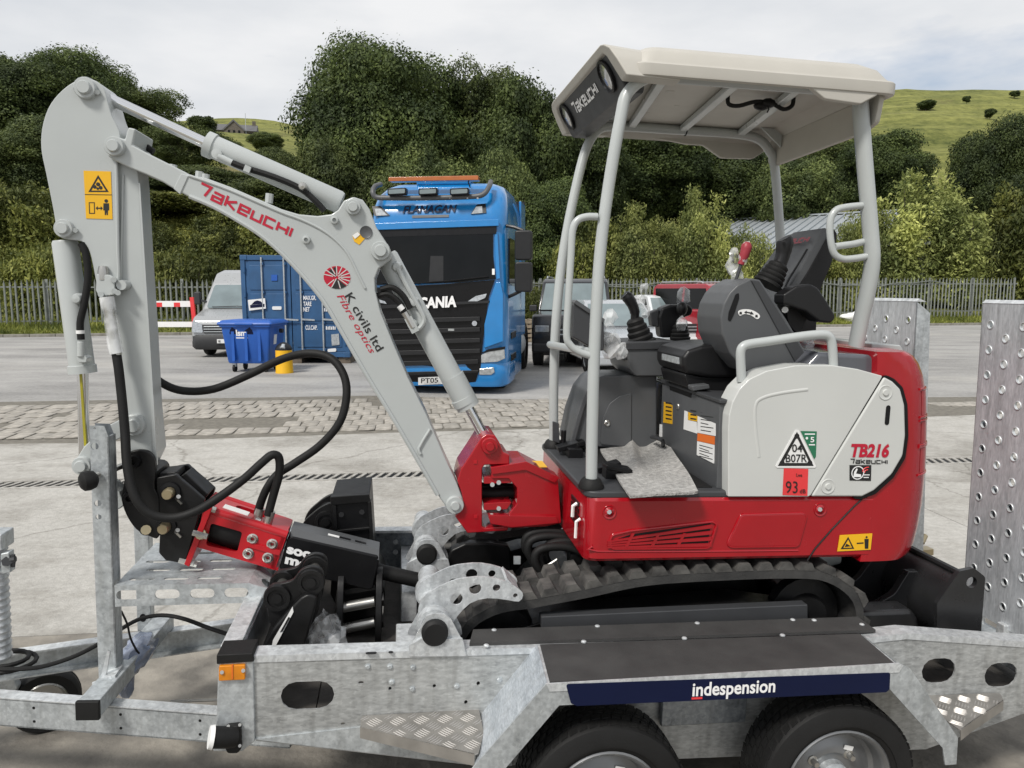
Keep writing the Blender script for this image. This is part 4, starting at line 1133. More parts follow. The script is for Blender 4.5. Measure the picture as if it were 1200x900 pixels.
def undercarriage(ex):
    # belt path, near track (outer face at v = -.49)
    path = [(.17, .60), (.20, .69), (.29, .745), (.42, .765), (.60, .795), (.82, .835), (1.10, .848), (1.36, .85), (1.50, .835), (1.605, .77), (1.64, .68), (1.61, .59), (1.53, .525), (1.36, .505), (.9, .503), (.40, .505), (.26, .52)]
    P = [Vector((a, b, 0)) for a, b in path]
    cl = smooth(P, 8, True)
    # resample evenly
    L = [0]
    for i in range(len(cl)): L.append(L[-1] + (cl[(i + 1) % len(cl)] - cl[i]).length)
    tot = L[-1]
    def at(s):
        s %= tot
        for i in range(len(cl)):
            if L[i + 1] >= s:
                f = (s - L[i]) / (L[i + 1] - L[i])
                a, b = cl[i], cl[(i + 1) % len(cl)]
                d = (b - a).normalized()
                return a.lerp(b, f), d
        return cl[0], (cl[1] - cl[0]).normalized()
    n = 120
    first = None
    for side, (y0_, y1_) in enumerate(((-.49, -.26), (.26, .49))):
        mb = MB()
        prof = [(-.004, y0_), (.028, y0_ + .004), (.028, y1_ - .004), (-.004, y1_)]
        vs, fs = [], []
        for i in range(n):
            p, d = at(tot * i / n)
            nn = Vector((-d.y, d.x, 0))
            for h, y in prof:
                q = p + nn * (h)
                vs.append((q.x, y, q.y))
        for i in range(n):
            j = (i + 1) % n
            for k in range(4):
                k2 = (k + 1) % 4
                fs.append((i * 4 + k, i * 4 + k2, j * 4 + k2, j * 4 + k))
        mb.add(vs, fs)
        tr = ex.part('rubber_track', mb, M['track'])
        # lugs: near half and far half staggered
        nl = 41
        for half in (0, 1):
            for i in range(nl):
                p, d = at(tot * (i + .5 * half) / nl)
                nn = Vector((-d.y, d.x, 0))
                ya, yb = (y0_ + .002, (y0_ + y1_) / 2 - .01) if half == 0 else ((y0_ + y1_) / 2 + .01, y1_ - .002)
                base = p + nn * .026
                w0, w1, h = .033, .018, .027
                vs = []
                for y, sk in ((ya, 0.0), (yb, .0)):
                    for a, hh in ((-w0, 0), (w0, 0), (w1, h), (-w1, h)):
                        q = base + d * a + nn * hh
                        vs.append((q.x, y, q.y))
                o = ex.part('track_lug', MB().add(vs, [(0, 1, 2, 3), (7, 6, 5, 4), (0, 4, 5, 1), (1, 5, 6, 2), (2, 6, 7, 3), (3, 7, 4, 0)]), M['lug'], tr)
        # frame, idler, sprocket, rollers inside the belt
        yc = (y0_ + y1_) / 2
        fm = MB()
        fm.prism(rp([(.36, .54), (1.45, .54), (1.45, .70), (1.2, .74), (.5, .70), (.36, .66)], .02), yc - .07, yc + .07)
        ex.part('track_frame', fm, M['blacksteel'], tr, bevel=.006)
        ex.part('idler_wheel', MB().lathe([(0, -.05), (.11, -.05), (.125, -.03), (.125, .03), (.11, .05), (0, .05)], (.315, yc, .625), (0, 1, 0), 26), M['blacksteel'], tr)
        ex.part('drive_sprocket', MB().lathe([(0, -.06), (.07, -.06), (.08, -.03), (.135, -.025), (.135, .025), (.08, .03), (0, .06)], (1.48, yc, .675), (0, 1, 0), 22), M['blacksteel'], tr)
        for k, x in enumerate((.6, .86, 1.12)):
            ex.part('track_roller', MB().lathe([(0, -.07), (.05, -.07), (.055, .07), (0, .07)], (x, yc, .575), (0, 1, 0), 16), M['blacksteel'], tr)
    # side bar over the near rollers
    ex.part('track_guard', MB().prism(to([(634, 722), (946, 708), (946, 730), (634, 736)], -.48), -.485, -.44), M['dgrey'], bevel=.004)
    # centre frame and turntable
    cf = ex.part('centre_frame', MB().prism(rp([(.42, .60), (1.42, .60), (1.36, .80), (.62, .80)], .03), -.20, .20), M['blacksteel'], bevel=.01)
    ex.part('turntable', MB().lathe([(.30, .80), (.30, .92), (.26, .93)], (1.12, 0, 0), (0, 0, 1), 36), M['blacksteel'], cf)
    ex.part('frame_post', MB().box(.60, .66, -.23, -.17, .62, .86).box(.74, .80, -.23, -.2, .6, .84), M['blacksteel'], cf, bevel=.006)
    ex.part('motor_cover', MB().prism(rp(to([(523, 660), (528, 645), (545, 637), (575, 636), (598, 640), (600, 672), (560, 680), (525, 680)], .2), .03), .20, .26), M['blacksteel'], cf, bevel=.01)
    ex.part('name_plate', MB().prism(to([(602, 652), (610, 652), (610, 661), (602, 661)], -.205), -.207, -.2), M['galv'], cf)
    for k, (dx, dy, v) in enumerate([(0, 0, -.23), (6, -1, -.21), (12, -6, -.18), (-8, -12, -.15), (-12, -18, -.1)]):
        ex.part('chassis_hose', MB().tube([t(a + dx, b + dy, v) for a, b in [(634, 672), (627, 658), (630, 646), (645, 641), (668, 642), (690, 652)]], .016, 10, 4), M['rubber'], cf)
    ex.part('lashing_eye', MB().tube([t(a, b, -.24) for a, b in [(640, 664), (652, 656), (656, 668)]], .006, 6), M['steel'], cf)

undercarriage(EX)

def blade(ex):
    b0, b1 = -.49, .49
    bs = M['blade']
    # curved mould board: its convex back faces the tracks
    pr = [(2.12, .52), (2.05, .55), (1.98, .61), (1.955, .68), (1.965, .75), (2.0, .81), (2.05, .85)]
    pr = [(q.x, q.y) for q in smooth([Vector((a, b, 0)) for a, b in pr], 4)]
    back = [(a + .02, b + .004) for a, b in reversed(pr)]
    bl = ex.part('dozer_blade', MB().prism(pr + back, b0, b1), bs, bevel=.003)
    end = rp([(1.97, .56), (2.12, .52), (2.15, .55), (2.14, .84), (2.09, .875), (2.03, .865), (1.95, .74)], .02)
    hole = [(2.06 + b, .885 + a) for a, b in slot(0, 0, .03, .06)]
    for y in (b0 - .012, b1 - .008):
        ex.part('blade_end', MB().prism(end, y, y + .02, [circ(2.085, .82, .022, 14)]), bs, bl)
    ex.part('cutting_edge', MB().prism([(2.10, .52), (2.125, .525), (2.09, .60), (2.07, .60)], b0, b1), M['blacksteel'], bl)
    ex.part('blade_bead', MB().tube([(2.045, b0, .85), (2.045, b1, .85)], .014, 8), bs, bl)
    # arms from the centre frame with curved top edges
    for y in (-.33, .29):
        arm = rp([(1.42, .58), (2.0, .54), (2.0, .80), (1.95, .80), (1.90, .71), (1.82, .665), (1.62, .68), (1.44, .70)], [.02, .0, .0, .01, .06, .06, .05, .03], 5)
        ex.part('blade_arm', MB().prism(arm, y, y + .035), bs, bl, bevel=.004)
    ex.part('blade_beam', MB().prism(rp([(1.46, .60), (1.66, .60), (1.66, .70), (1.46, .71)], .02), -.36, .33), bs, bl, bevel=.01)
    ex.part('arm_bulge', MB().prism(rp([(1.62, .575), (1.95, .575), (1.93, .655), (1.90, .69), (1.68, .685), (1.62, .66)], .03), -.44, -.33), bs, bl, bevel=.02, seg=3)
    for y in (-.16, .12):
        gus = rp([(1.97, .55), (1.99, .83), (1.92, .81), (1.86, .72), (1.78, .65), (1.66, .64), (1.66, .60), (1.9, .55)], [0, .01, .02, .06, .05, .03, 0, 0], 5)
        ex.part('blade_gusset', MB().prism(gus, y, y + .03), bs, bl, bevel=.003)
    o = ex.part('blade_cylinder', MB().cyl((1.50, 0, .70), (1.84, 0, .76), .045, n=18), M['grey_paint'])
    ex.part('cylinder_rod', MB().cyl((1.84, 0, .76), (1.96, 0, .78), .022, n=14), M['chrome'], o)

blade(EX)
# ================================================================== HYDRAULIC BREAKER held by the quick hitch
def breaker():
    br = Thing('hydraulic_breaker', 'red and black hydraulic breaker with a chisel, hanging from the arm over the step', 'breaker', T, tuple(t(300, 640, 0)))
    rd = M['red2']
    v0, v1 = -.085, .085
    # black bracket ears that take the hitch pins
    ear = rp(to([(183, 560), (206, 556), (212, 562), (224, 572), (240, 586), (233, 604), (217, 661), (194, 657), (186, 648), (187, 628), (184, 600)], v0 - .01), .012)
    for y in (v0 - .01, v1 - .02):
        e = br.part('bracket_ear', MB().prism(ear, y, y + .025), M['blacksteel'], bevel=.004)
    mb = MB()
    mb.prism(rp(to([(186, 555), (206, 553), (208, 560), (196, 566), (186, 566)], -.06), .005), -.06, .06)
    br.part('bracket_bridge', mb, M['blacksteel'], e, bevel=.004)
    br.part('bracket_bridge', MB().prism(to([(208, 560), (220, 552), (246, 577), (236, 590)], .0), -.03, .075), M['blacksteel'], e, bevel=.004)
    for q in [(200, 576), (195, 616)]:
        br.part('bracket_pin', MB().lathe([(0, .05), (.017, .05), (.020, .045), (.020, 0)], t(*q, v0 - .01), NV, 12), M['zinc'], e)
        br.part('pin_collar', MB().lathe([(.022, .012), (.036, .010), (.038, -.004)], t(*q, v0 - .01), NV, 16), M['black'], e)
    mb = MB()
    for q in [(207, 584), (206, 623)]:
        p = t(*q, v0 - .012); mb.cyl(p, p + Vector((.012, -.02, .012)), .008, n=8).bar(p, p + Vector((.02, -.004, -.02)), .008, .008)
    br.part('grease_nipples', mb, M['steel'], e)
    # mounting flange between ears and body
    fl = br.part('mounting_flange', MB().prism(rp(to([(243, 592), (249, 595), (222, 664), (216, 661)], v0 - .015), .003), v0 - .02, v1 + .03), rd, bevel=.003)
    for a, b in [((236, 627), -.11), ((220, 659), -.09), ((224, 660), -.06), ((246, 596), -.09), ((246, 596), .02), ((246, 596), .07)]:
        p = t(*a, b)
        br.part('flange_bolt', MB().cyl(p + Vector((-.03, 0, .01)), p + Vector((.022, 0, -.006)), .012, n=6), M['steel'], fl)
    # hollow cradle
    body = to([(238, 596), (336, 628), (322, 668), (230, 641)], v0)
    hole = rp(to([(247, 613), (284, 623.5), (278, 647), (241, 639)], v0), .012)
    bd = br.part('cradle_side', MB().prism(body, v0, v0 + .012, [hole]), rd, bevel=0)
    a, b, c, d = (Vector((x, 0, z)) for x, z in body)
    br.part('cradle_side', MB().prism(body, v1 - .012, v1), rd, bevel=.003)
    n_ = (a - d).normalized(); ax = (b - a).normalized()
    def lid(s0, s1, y0_, y1_, h0=-.002, h1=.012):
        return MB().sheet([(s0, y0_), (s1, y0_), (s1, y1_), (s0, y1_)], None, lambda s, y: a + ax * s + n_ * h0 + Vector((0, y, 0)), lambda s, y: a + ax * s + n_ * h1 + Vector((0, y, 0)))
    L = (b - a).length
    top = MB().sheet(rp([(0, v0 + .012), (L, v0 + .012), (L, v1 - .012), (0, v1 - .012)], .01), [[(L * .55 + p, .01 + q) for p, q in slot(0, 0, .15, .045)]],
                     lambda s, y: a + ax * s - n_ * .002 + Vector((0, y, 0)), lambda s, y: a + ax * s + n_ * .016 + Vector((0, y, 0)))
    br.part('cradle_top', top, rd)
    br.part('cradle_edge', MB().tube([a + Vector((0, v0 + .012, 0)), b + Vector((0, v0 + .012, 0))], .017, 10), rd, bd)
    br.part('cradle_edge', MB().tube([a + Vector((0, v1 - .012, 0)) + n_ * .004, a + ax * L * .62 + Vector((0, v1 - .012, 0)) + n_ * .004], .020, 8), rd, bd)
    dd = lambda s, h, y: d + (c - d).normalized() * s + n_ * h + Vector((0, y, 0))
    br.part('cradle_floor', MB().sheet([(0, v0 + .002), (L * .97, v0 + .002), (L * .97, v1 - .002), (0, v1 - .002)], None, lambda s, y: dd(s, 0, y), lambda s, y: dd(s, .012, y)), rd)
    br.part('cradle_end', MB().sheet([(0, v0), (1, v0), (1, v1), (0, v1)], None, lambda s, y: c.lerp(b, s) + Vector((0, y, 0)), lambda s, y: c.lerp(b, s) - ax * .02 + Vector((0, y, 0))), rd, bevel=.003)
    st = br.part('side_rib', MB().prism(rp(to([(288, 640), (290, 635), (329, 645), (327, 651)], v0 - .004), .003), v0 - .006, v0 + .002), rd, bd)
    for q in [(296, 631.5), (319, 637.5), (291, 648.5), (314, 653.5)]:
        o = br.part('tie_bolt', MB().lathe([(.006, .004), (.010, .010), (.014, .011), (.016, .005), (.021, .003), (.021, -.002)], t(*q, v0), NV, 14), M['steel'], bd)
    br.part('tie_bolt', MB().cyl(t(235, 626, v0 - .02), t(239, 627, v0 + .02), .02, n=10), M['zinc'], bd)
    # black working cylinder inside the cradle
    m0 = a.lerp(d, .5) + ax * .0; m1 = b.lerp(c, .5)
    br.part('breaker_cylinder', MB().lathe([(0, .03), (.062, .03), (.068, .045), (.068, L * .52), (0, L * .52)], m0, ax, 24), M['rubber'])
    br.part('white_label', lid(L * .20, L * .50, v0 + .03, v0 + .075, .016, .018), M['label_white'])
    br.part('white_label', lid(L * .60, L * .66, v0 + .02, v0 + .045, .016, .018), M['label_white'])
    # hose couplings standing on the cradle
    for q, vv in (((303, 603), -.035), ((315.5, 606), -.055)):
        p = t(*q, vv); up = (t(q[0] - 8, q[1] + 28, vv) - p) * 1.0
        o = br.part('hose_coupling', MB().cyl(p + up * .45, p + up, .023, n=14).cyl(p + up * .30, p + up * .45, .019, n=6), M['rubber'])
        br.part('crimp_sleeve', MB().cyl(p - up * .25, p + up * .32, .0175, n=14), M['steel'], o)
    # hull: black sides with a grey ridge on top
    hl = to([(336, 632), (342, 629), (443, 652), (444, 660), (437, 690), (431, 691), (327, 667)], v0 + .01)
    hb = br.part('breaker_hull', MB().prism(hl, v0 + .01, v1 - .01), M['black'], bevel=.006)
    q0, q1 = t(340, 630, v0 + .01), t(444, 655, v0 + .01)
    ridge = MB().loft([[p + Vector((0, y, z)) for y, z in ((0, -.004), (.03, .028), (.12, .028), (.15, -.004))] for p in (q0, q1)])
    rg = br.part('hull_ridge', ridge, M['mgrey'], hb)
    for f in (.47, .60, .78):
        p = q0.lerp(q1, f) + Vector((0, .06, .0285))
        dd_ = (q1 - q0).normalized()
        br.part('ridge_slot', MB().obox(p, dd_ * .022, (0, .009, 0), (-dd_.z * .001, 0, dd_.x * .001)), M['black'] if f != .47 else M['white'], rg)
    mb = MB()
    vv = v0 + .009
    text_px('soco', vv, (335.5, 647.5), (373.5, 657), (337.5, 637.2), mb=mb, bold=.05, lift=.001)
    text_px('mec', vv, (333.5, 659.5), (370, 668.5), (335.5, 649.5), mb=mb, bold=.05, lift=.0012)
    br.part('maker_lettering', mb, M['white_ink'], hb)
    p0, p1 = t(438, 668, 0), t(495, 681, .0)
    br.part('chisel', MB().cyl(p0, p1, .030, n=18).cyl(p0, p0 + (p0 - p1) * .3, .04, n=16), M['rubber'])
    return br
breaker()

# ================================================================== BUCKETS lying in the trailer's front bay
def ears(th, ear_px, pins, v_list, thick=.022, name='ear_plate', parent=None):
    o = None
    for v in v_list:
        o = th.part(name, MB().prism(sm2(to(ear_px, v_list[0]), 3), v, v + thick), M['blacksteel'], parent, bevel=.003)
        for q in pins:
            c = t(*q, v_list[0]); c.y = v
            th.part('pin_boss', MB().lathe([(0, .016), (.017, .016), (.018, .008), (.030, .008), (.032, .014), (.044, .014), (.047, -.002)], c, NV, 20), M['blacksteel'], o)
    return o

def buckets():
    DZ = .52
    # narrow trenching bucket, nearest
    v = -.42
    b = Thing('trenching_bucket', 'narrow black bucket with a pale label on its back, behind the front corner post', 'bucket', T, (t(340, 740, v).x, v + .1, DZ), 'loose buckets in the front bay')
    e = ears(b, [(313, 712), (311, 696), (318, 686), (330, 684), (343, 680), (352, 669), (364, 664), (377, 668), (380, 682), (376, 698), (372, 720), (356, 742), (330, 742), (316, 730)], [(325, 700), (364.5, 681.5)], [v, v + .13])
    mb = MB()
    for q in [(325, 700), (364.5, 681.5)]:
        c = t(*q, v); mb.cyl(c, c + Vector((0, .15, 0)), .020, n=14)
    b.part('hanger_pins', mb, M['steel'], e)
    shell = sm2([(q.x, q.z) for q in (t(a, c_, v + .0) for a, c_ in [(354, 696), (370, 694), (372, 702), (366, 726), (358, 756), (354, 790), (318, 790), (304, 772), (318, 738)])], 4)
    sh = b.part('bucket_shell', MB().prism(shell, v - .035, v + .19), M['blacksteel'], bevel=.03, seg=4)
    b.part('white_label', MB().prism(to([(343, 711), (344, 717), (324, 755), (318, 761), (320, 750)], v - .037), v - .039, v - .03), M['label_white'], sh)
    b.part('label_mark', MB().prism(to([(338, 723), (340, 724), (331, 740), (328, 741)], v - .040), v - .0405, v - .036), M['black_ink'], sh)
    # wide bucket standing with its back up behind the breaker
    v = .12
    b = Thing('digging_bucket', 'wide black digging bucket standing on end behind the breaker hull', 'bucket', T, (t(410, 700, v).x, v + .1, DZ), 'loose buckets in the front bay')
    ears(b, [(352, 626), (356, 612), (366, 602), (378, 593), (388, 590), (392, 600), (392, 650), (360, 655)], [(382, 611), (372, 640)], [v + .06, v + .2])
    out = to([(387, 584), (433, 580), (437, 648), (441, 690), (404, 735), (386, 700), (390, 640)], v)
    sh = b.part('bucket_shell', MB().prism(out, v + .03, v + .32, None), M['black'], bevel=.008)
    for pts in ([(387, 582), (433, 579), (434, 588), (388, 592)], [(389, 592), (394, 592), (398, 660), (392, 662)], [(431, 588), (435, 587), (439, 650), (434, 651)], [(394, 621), (434, 617), (434, 620), (394, 625)]):
        b.part('shell_rib', MB().prism(to(pts, v + .02), v + .015, v + .06), M['blacksteel'], sh, bevel=.003)
    mb = MB()
    for q in [(400, 603), (424, 600)]:
        mb.cyl(t(*q, v + .02), t(*q, v + .04), .012, n=6)
    b.part('shell_bolts', mb, M['blacksteel'], sh)
    # bucket with bare steel pins
    v = -.10
    b = Thing('grading_bucket', 'black bucket with two bright steel hanger pins, between the breaker and the galvanised cross member', 'bucket', T, (t(420, 745, v).x, v + .1, DZ), 'loose buckets in the front bay')
    # its two ear plates stand across the trailer's length
    def ear(x, lx):
        pts = [(q.y, q.z) for q in (T.X(a, c_, x) for a, c_ in lx)]
        return pts
    for (x0, px_) in ((t(399, 712, v).x, 399), (t(444, 706, v).x, 444)):
        c = t(px_, 712, v)
        pts = sm2([(c.y - .05, c.z - .13), (c.y - .02, c.z + .06), (c.y + .03, c.z + .12), (c.y + .10, c.z + .13), (c.y + .2, c.z + .02), (c.y + .2, c.z - .14)], 3)
        o = b.part('ear_plate', MB().xprism(pts, x0 - .012, x0 + .012), M['blacksteel'], bevel=.003)
    for (a, c_), (d, e_) in (((396, 713), (439, 705)), ((396, 738), (439, 729))):
        b.part('hanger_pin', MB().cyl(t(a, c_, v), t(d, e_, v), .020, n=16), M['steel'])
    for q in [(446, 703), (445, 728)]:
        b.part('pin_nut', MB().cyl(t(q[0] - 3, q[1], v), t(q[0] + 4, q[1] - 1, v), .028, n=6), M['blacksteel'])
    c = t(420, 720, v)
    b.part('bucket_shell', MB().prism(sm2([(c.x - .08, DZ + .01), (c.x - .09, DZ + .12), (c.x - .06, c.z + .10), (c.x + .06, c.z + .11), (c.x + .10, DZ + .10), (c.x + .06, DZ + .01)], 3), v + .09, v + .42), M['blacksteel'], bevel=.01)
    b.part('ear_bridge', MB().bar(t(404, 693, v + .04), t(440, 687, v + .04), .02, .02), M['blacksteel'])
    # crumpled plastic left on the deck
    mb = MB().blob(t(381, 752, -.3), .07, .10, .10, .5, 3.5, 3, 3)
    single('plastic_wrapping', mb, M['film'], 'crumpled clear plastic wrapping on the trailer deck beside the trenching bucket', 'plastic wrap', T, t(381, 760, -.3), group='clear plastic wraps', angle=20)
buckets()

# ================================================================== loose covers and the foam mat on the excavator
def wraps():
    def bag(pts, v, r, label, seed, base):
        mb = MB()
        for k, (a, b, rr) in enumerate(pts):
            mb.blob(t(a, b, v), ms(v, rr), ms(v, rr) * .7, ms(v, rr) * 1.35, .45, 2.1, 2, seed + k)
        single('plastic_wrapping', mb, M['film'], label, 'plastic wrap', T, t(*base, v), group='clear plastic wraps', angle=20)
    bag([(715, 372, 8), (713, 388, 9), (716, 405, 12), (728, 412, 8)], .10, 1, 'clear plastic cover hanging in front of the lever console beside the front canopy post', 1, (715, 415))
    bag([(755, 340, 6), (751, 352, 6), (756, 365, 6)], .34, 1, 'clear plastic cover over the lever just behind the far joystick', 11, (755, 370))
    bag([(801, 347, 9)], .42, 1, 'clear plastic cover standing above the far armrest', 21, (801, 358))
    bag([(799, 379, 7)], .33, 1, 'clear plastic cover on the small lever below the far armrest', 31, (799, 388))
    bag([(858, 312, 8), (864, 325, 8), (860, 298, 6)], -.22, 1, 'clear plastic cover round the red handled lever on the tilted console', 41, (862, 335))
    bag([(940, 384, 8), (948, 392, 9), (946, 404, 8)], -.1, 1, 'crumpled clear plastic behind the seat, above the engine housing', 51, (946, 410))
    # red handled lever inside its cover
    lv = Thing('red_lever', 'red handled safety lever in a clear cover at the front of the tilted console', 'lever', T, tuple(t(858, 345, -.24)))
    lv.part('lever_rod', MB().tube([t(857, 352, -.24), t(862, 330, -.24), t(870, 305, -.24)], .007, 8, 3), M['dgrey'])
    bag([(871, 303, 6), (874, 291, 6.5)], -.24, 1, 'clear plastic cover over the red lever handle above the tilted console', 61, (870, 310))
    lv.part('lever_handle', MB().tube([t(868, 310, -.24), t(873, 296, -.24), t(876, 284, -.24)], [.012, .018, .020, .012], 10, 3), M['lever_red'])
    # foam mat on the floor
    mb = MB()
    nx, ny = 26, 22
    vs = []
    zf = Z_FLOOR + .034
    c = [T.Z(a, b, zf) for a, b in [(703, 528), (775, 521), (818, 578), (738, 584)]]
    for j in range(ny + 1):
        for i in range(nx + 1):
            f, g = i / nx, j / ny
            p = (c[0] * (1 - f) + c[1] * f) * (1 - g) + (c[3] * (1 - f) + c[2] * f) * g
            fold = .032 * max(0, 1 - abs(f - .50 + .3 * g) / .12) * max(0, 1 - 1.3 * g) + .05 * max(0, f - .72) / .28 * (1 - g)
            p = p + Vector((.012 * noise.noise(Vector((f * 2, g * 2, 1))), .015 * noise.noise(Vector((f * 2, g * 2, 5))), fold + .006 * noise.noise(Vector((f * 4, g * 4, 2))) + .008))
            p.x = max(p.x, .70)
            vs.append(p)
    n1 = nx + 1
    fs = [(j * n1 + i, j * n1 + i + 1, (j + 1) * n1 + i + 1, (j + 1) * n1 + i) for j in range(ny) for i in range(nx)]
    off = len(vs)
    vs2 = vs + [v - Vector((0, 0, .008)) for v in vs]
    fs2 = fs + [tuple(k + off for k in reversed(f)) for f in fs]
    for i in range(nx):
        fs2 += [(i, i + 1, i + 1 + off, i + off), (ny * n1 + i, ny * n1 + i + off, ny * n1 + i + 1 + off, ny * n1 + i + 1)]
    for j in range(ny):
        fs2 += [(j * n1, j * n1 + off, (j + 1) * n1 + off, (j + 1) * n1), (j * n1 + nx, (j + 1) * n1 + nx, (j + 1) * n1 + nx + off, j * n1 + nx + off)]
    single('foam_sheet', MB().add(vs2, fs2), M['foam'], 'rumpled grey foam packing sheet laid over the cab floor', 'packing sheet', T, (1.0, -.15, zf), angle=60)
wraps()

# ================================================================== TRAILER
VN, VF = -.66, .60            # outer faces of the near and far chassis sides
def tyre_wheel(th, c, R_, rim, w, axis=-1, hub=True, name='wheel'):
    """trailer wheel with its axle along y; axis -1 shows its outside to the camera"""
    c = Vector(c); ax = Vector((0, axis, 0))
    pr = [(rim * .98, -w * .40), (rim * 1.05, -w * .48), (R_ * .86, -w * .52), (R_ * .95, -w * .47), (R_ * .985, -w * .38), (R_ * .985, w * .38), (R_ * .95, w * .47), (R_ * .86, w * .52), (R_ * .80, w * .525), (R_ * .78, w * .535), (R_ * .74, w * .53), (rim * 1.12, w * .50), (rim * 1.05, w * .47), (rim * .98, w * .40)]
    ty = th.part('tyre', MB().lathe(pr, c, ax, 56), M['rubber'])
    mb = MB()
    n = 52
    for row, (y0_, y1_, off) in enumerate([(-.43, -.27, 0), (-.24, -.09, .5), (-.06, .06, 0), (.09, .24, .5), (.27, .43, 0)]):
        for i in range(n):
            a0 = 2 * math.pi * (i + off) / n
            vs = []
            for r in (R_ * .975, R_ * (1.0 if 0 < row < 4 else .992)):
                for aa, y in ((a0, y0_), (a0 + .095, y0_ + .02), (a0 + .095 + .02, y1_), (a0 + .02, y1_ - .02)):
                    vs.append(c + ax * (y * w) + Vector((math.cos(aa) * r, 0, math.sin(aa) * r)))
            mb.add(vs, [(0, 1, 2, 3), (4, 5, 6, 7), (0, 1, 5, 4), (1, 2, 6, 5), (2, 3, 7, 6), (3, 0, 4, 7)])
    th.part('tread_blocks', mb, M['rubber'], ty, kind='stuff')
    ri = th.part('rim', MB().lathe([(rim, w * .40), (rim * 1.03, w * .46), (rim * 1.0, w * .485), (rim * .95, w * .46), (rim * .90, w * .36), (rim * .87, w * .16), (rim * .80, w * .10), (rim * .66, w * .12), (rim * .60, w * .17), (rim * .44, w * .19), (rim * .40, w * .16), (rim * .36, w * .16), (.0, w * .16)], c, ax, 48), M['rim'])
    if hub:
        th.part('hub', MB().lathe([(rim * .30, w * .15), (rim * .29, w * .30), (rim * .22, w * .33), (rim * .19, w * .42), (rim * .17, w * .43), (0, w * .43)], c, ax, 28), M['galv'], ri)
        for k in range(4):
            a = math.pi / 4 + k * math.pi / 2 + .12
            p = c + Vector((math.cos(a) * rim * .50, 0, math.sin(a) * rim * .50))
            th.part('wheel_nut', MB().lathe([(0, .028), (.009, .028), (.0105, .024), (.0105, .004), (.017, .002), (.017, -.004)], p + ax * w * .185, ax, 8), M['steel'], ri)
        th.part('rim_label', MB().obox(c + Vector((rim * .30, axis * w * .195, rim * .52)), (.015, 0, -.004), (0, .0015, 0), (.002, 0, .007)), M['label_white'], ri)
    return ty

M['rim'] = mat('silver_wheel_rim', (.24, .245, .25), .34, metal=.6, var=.12, scale=8)

